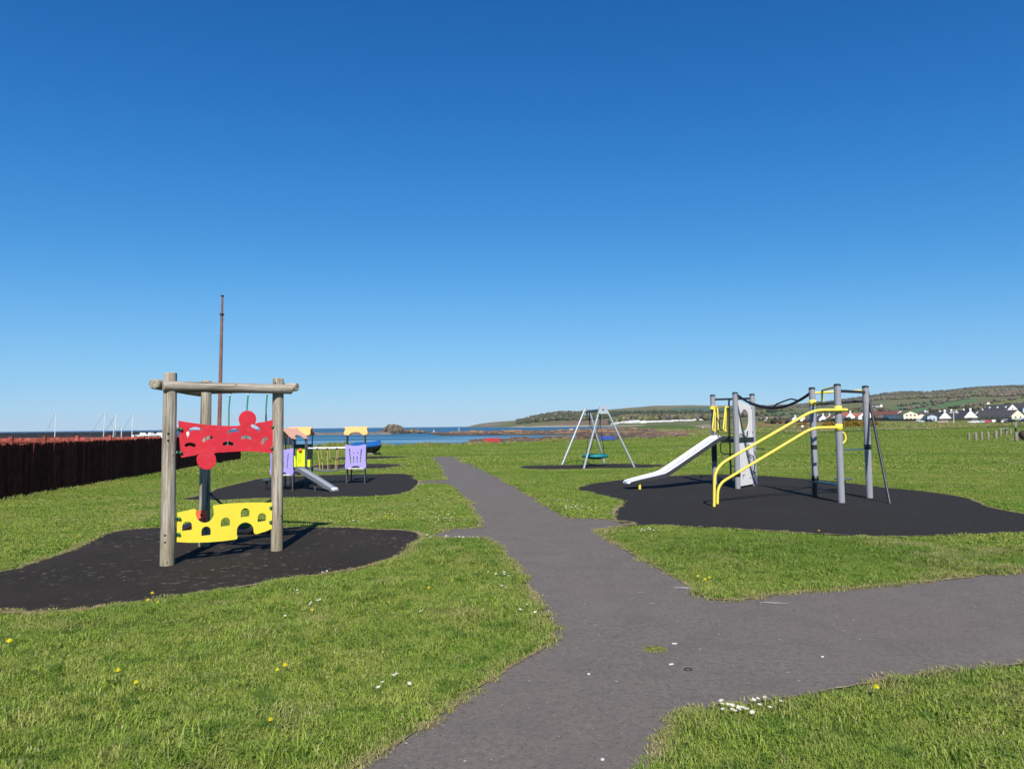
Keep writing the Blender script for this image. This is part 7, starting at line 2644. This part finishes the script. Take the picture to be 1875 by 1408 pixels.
RC = [((845, 988, 55, 5), 22, 'white daisy along the far edge of the grass tongue', 'daisies along the tongue edge'),
      ((810, 950, 60, 14), 26, 'white daisy in the lawn between the two left rubber surfaces', 'daisies between the left surfaces'),
      ((790, 920, 55, 18), 16, 'white daisy in the lawn left of the path bend', 'daisies left of the path bend'),
      ((1055, 932, 45, 5), 26, 'white daisy in the patch left of the right rubber surface', 'daisies by the right surface'),
      ((1035, 917, 22, 2.5), 12, 'white daisy in the short row above the patch near the right surface', 'daisy row by the right surface'),
      ((1180, 975, 40, 5), 11, 'white daisy in front of the right rubber surface', 'daisies before the right surface'),
      ((75, 921, 20, 2), 12, 'white daisy in the lawn near the dark fence', 'daisies near the dark fence'),
      ((700, 846, 25, 2.5), 12, 'white daisy between the far rubber surfaces', 'daisies between the far surfaces'),
      ((775, 888, 16, 5), 12, 'white daisy beside the lilac tower surface', 'daisies beside the tower surface'),
      ((650, 958, 60, 4), 9, 'white daisy behind the near rubber surface', 'daisies behind the log frame')]
for (cu, cv, ru, rv), n, lab, grp in RC:
    for _ in range(n):
        flower('daisy', random.gauss(cu, ru * 0.5), random.gauss(cv, rv * 0.5), lab, grp)
for u, v, lab in ((217, 1249, 'dandelion, the left of the pair low in the left grass'), (253, 1264, 'dandelion, the right of the pair low in the left grass'), (506, 1243, 'dandelion, the left of the pair left of the path'),
                  (518, 1237, 'dandelion, the right of the pair left of the path'), (496, 1338, 'lone dandelion near the bottom edge of the left grass'), (19, 1190, 'lone dandelion at the left edge of the picture'),
                  (278, 1100, 'dandelion, uppermost of three before the near rubber surface'), (275, 1108, 'dandelion, middle of three before the near rubber surface'), (288, 1115, 'dandelion, lowest of three before the near rubber surface'),
                  (573, 1128, 'lone dandelion below the daisies in front of the log frame'), (23, 1030, 'dandelion behind the near rubber surface at the far left'), (1609, 1281, 'large dandelion in the lower right grass'),
                  (1281, 1067, 'dandelion, leftmost of the clump at the path corner'), (1288, 1070, 'dandelion, middle of the clump at the path corner'), (1295, 1065, 'dandelion, rightmost of the clump at the path corner'),
                  (788, 1090, 'lone dandelion in the grass tongue'), (1050, 925, 'dandelion above the daisies near the right rubber surface'), (707, 953, 'dandelion behind the near rubber surface'), (1500, 979, 'dandelion at the front edge of the right rubber surface')):
    flower('dandelion', u, v, lab, 'dandelions')

# a dropped hair band, scraps and droppings on the tarmac
p = G(1260, 1227)
mb = MB()
mb.tube([(p.x + 0.025 * math.cos(t), p.y + 0.025 * math.sin(t), 0.0075) for t in np.linspace(0, 2 * math.pi, 21)], 0.0026, 8, False)
tag(mb.build('hair_band', M_BLACK), 'small black ring lying on the path', 'ring')
M_SCRAP = paint('pale_scrap', (0.62, 0.60, 0.56), 0.8, 0.1, 30)
for u, v, a, lab in ((1229, 1218, 0.3, 'thin white scrap on the path just left of the black ring'), (1235, 1180, -0.1, 'thin white scrap on the path right of the moss tuft'), (1506, 1204, -0.2, 'white scrap lying on the right branch of the path'), (1078, 1236, 0.2, 'white pebble in the middle of the near path'), (1103, 1393, 0.4, 'white scrap at the bottom edge of the path')):
    p = G(u, v)
    mb = MB()
    k = 0.9 if 'thin' in lab else 0.45
    mb.prism([(-0.02 * k, -0.006), (0.014 * k, -0.007), (0.022 * k, 0.001), (0.012 * k, 0.006), (-0.018 * k, 0.005)], (p.x, p.y, 0.009), (math.cos(a), math.sin(a), 0), (-math.sin(a), math.cos(a), 0), 0.006)
    tag(mb.build('scrap', M_SCRAP), lab, 'litter')
M_SMEAR = paint('chalky_smear', (0.30, 0.285, 0.26), 0.9, 0.3, 30, dirt=(0.13, 0.115, 0.10), dirt_amt=1.0)
for u, v, l, w in ((1418, 1105, 0.17, 0.035), (1251, 1077, 0.11, 0.05), (1172, 1086, 0.03, 0.02), (1500, 1085, 0.05, 0.02), (1195, 1106, 0.04, 0.02)):
    p = G(u, v)
    pts = []
    for i in range(16):
        t = 2 * math.pi * i / 16
        k = 0.75 + 0.55 * mnoise.noise((math.cos(t) * 2 + u, math.sin(t) * 2, 0)) + random.uniform(-0.2, 0.2)
        pts.append((p.x + math.cos(t) * l * k, p.y + math.sin(t) * w * k - 0.15 * math.cos(t) * l))
    sheet('smear', pts, 0.008, M_SMEAR, parent=path)
# moss tuft growing through the tarmac
pr = [clump('moss_tuft', 120, 0.09, 0.008, 0.022, 0.006, 0.9, s) for s in (61, 62)]
P = np.array([[G(1197 + 9 * k, 1190 - 1.2 * k).x, G(1197 + 9 * k, 1190 - 1.2 * k).y] for k in (-0.8, -0.3, 0.2, 0.7, 1.3, 2.0)])
scatter('moss_tuft', 'small green tuft growing through the path', pr, P, np.full(len(P), 0.004), rng.uniform(0, 6, len(P)), np.array([0.6, 0.9, 0.9, 0.7, 0.45, 0.35]), np.full(len(P), 0.05), rng.integers(0, 2, len(P)))

# ================================================================== AIR
HZ = MB()
HZ.box((0, 8600, 134.5), (36000, 18400, 283))
haze = HZ.build('haze', [])
haze['kind'] = 'stuff'
haze['label'] = 'thin sea haze over the bay and hills'
hm = bpy.data.materials.new('haze_air')
hm.use_nodes = True
hm.node_tree.nodes.clear()
ho = hm.node_tree.nodes.new('ShaderNodeOutputMaterial')
hv = hm.node_tree.nodes.new('ShaderNodeVolumePrincipled')
hv.inputs['Color'].default_value = (0.86, 0.93, 1.0, 1)
hv.inputs['Density'].default_value = 0.000028
hv.inputs['Anisotropy'].default_value = 0.0
hm.node_tree.links.new(hv.outputs[0], ho.inputs['Volume'])
haze.data.materials.append(hm)
scene.cycles.volume_bounces = 0
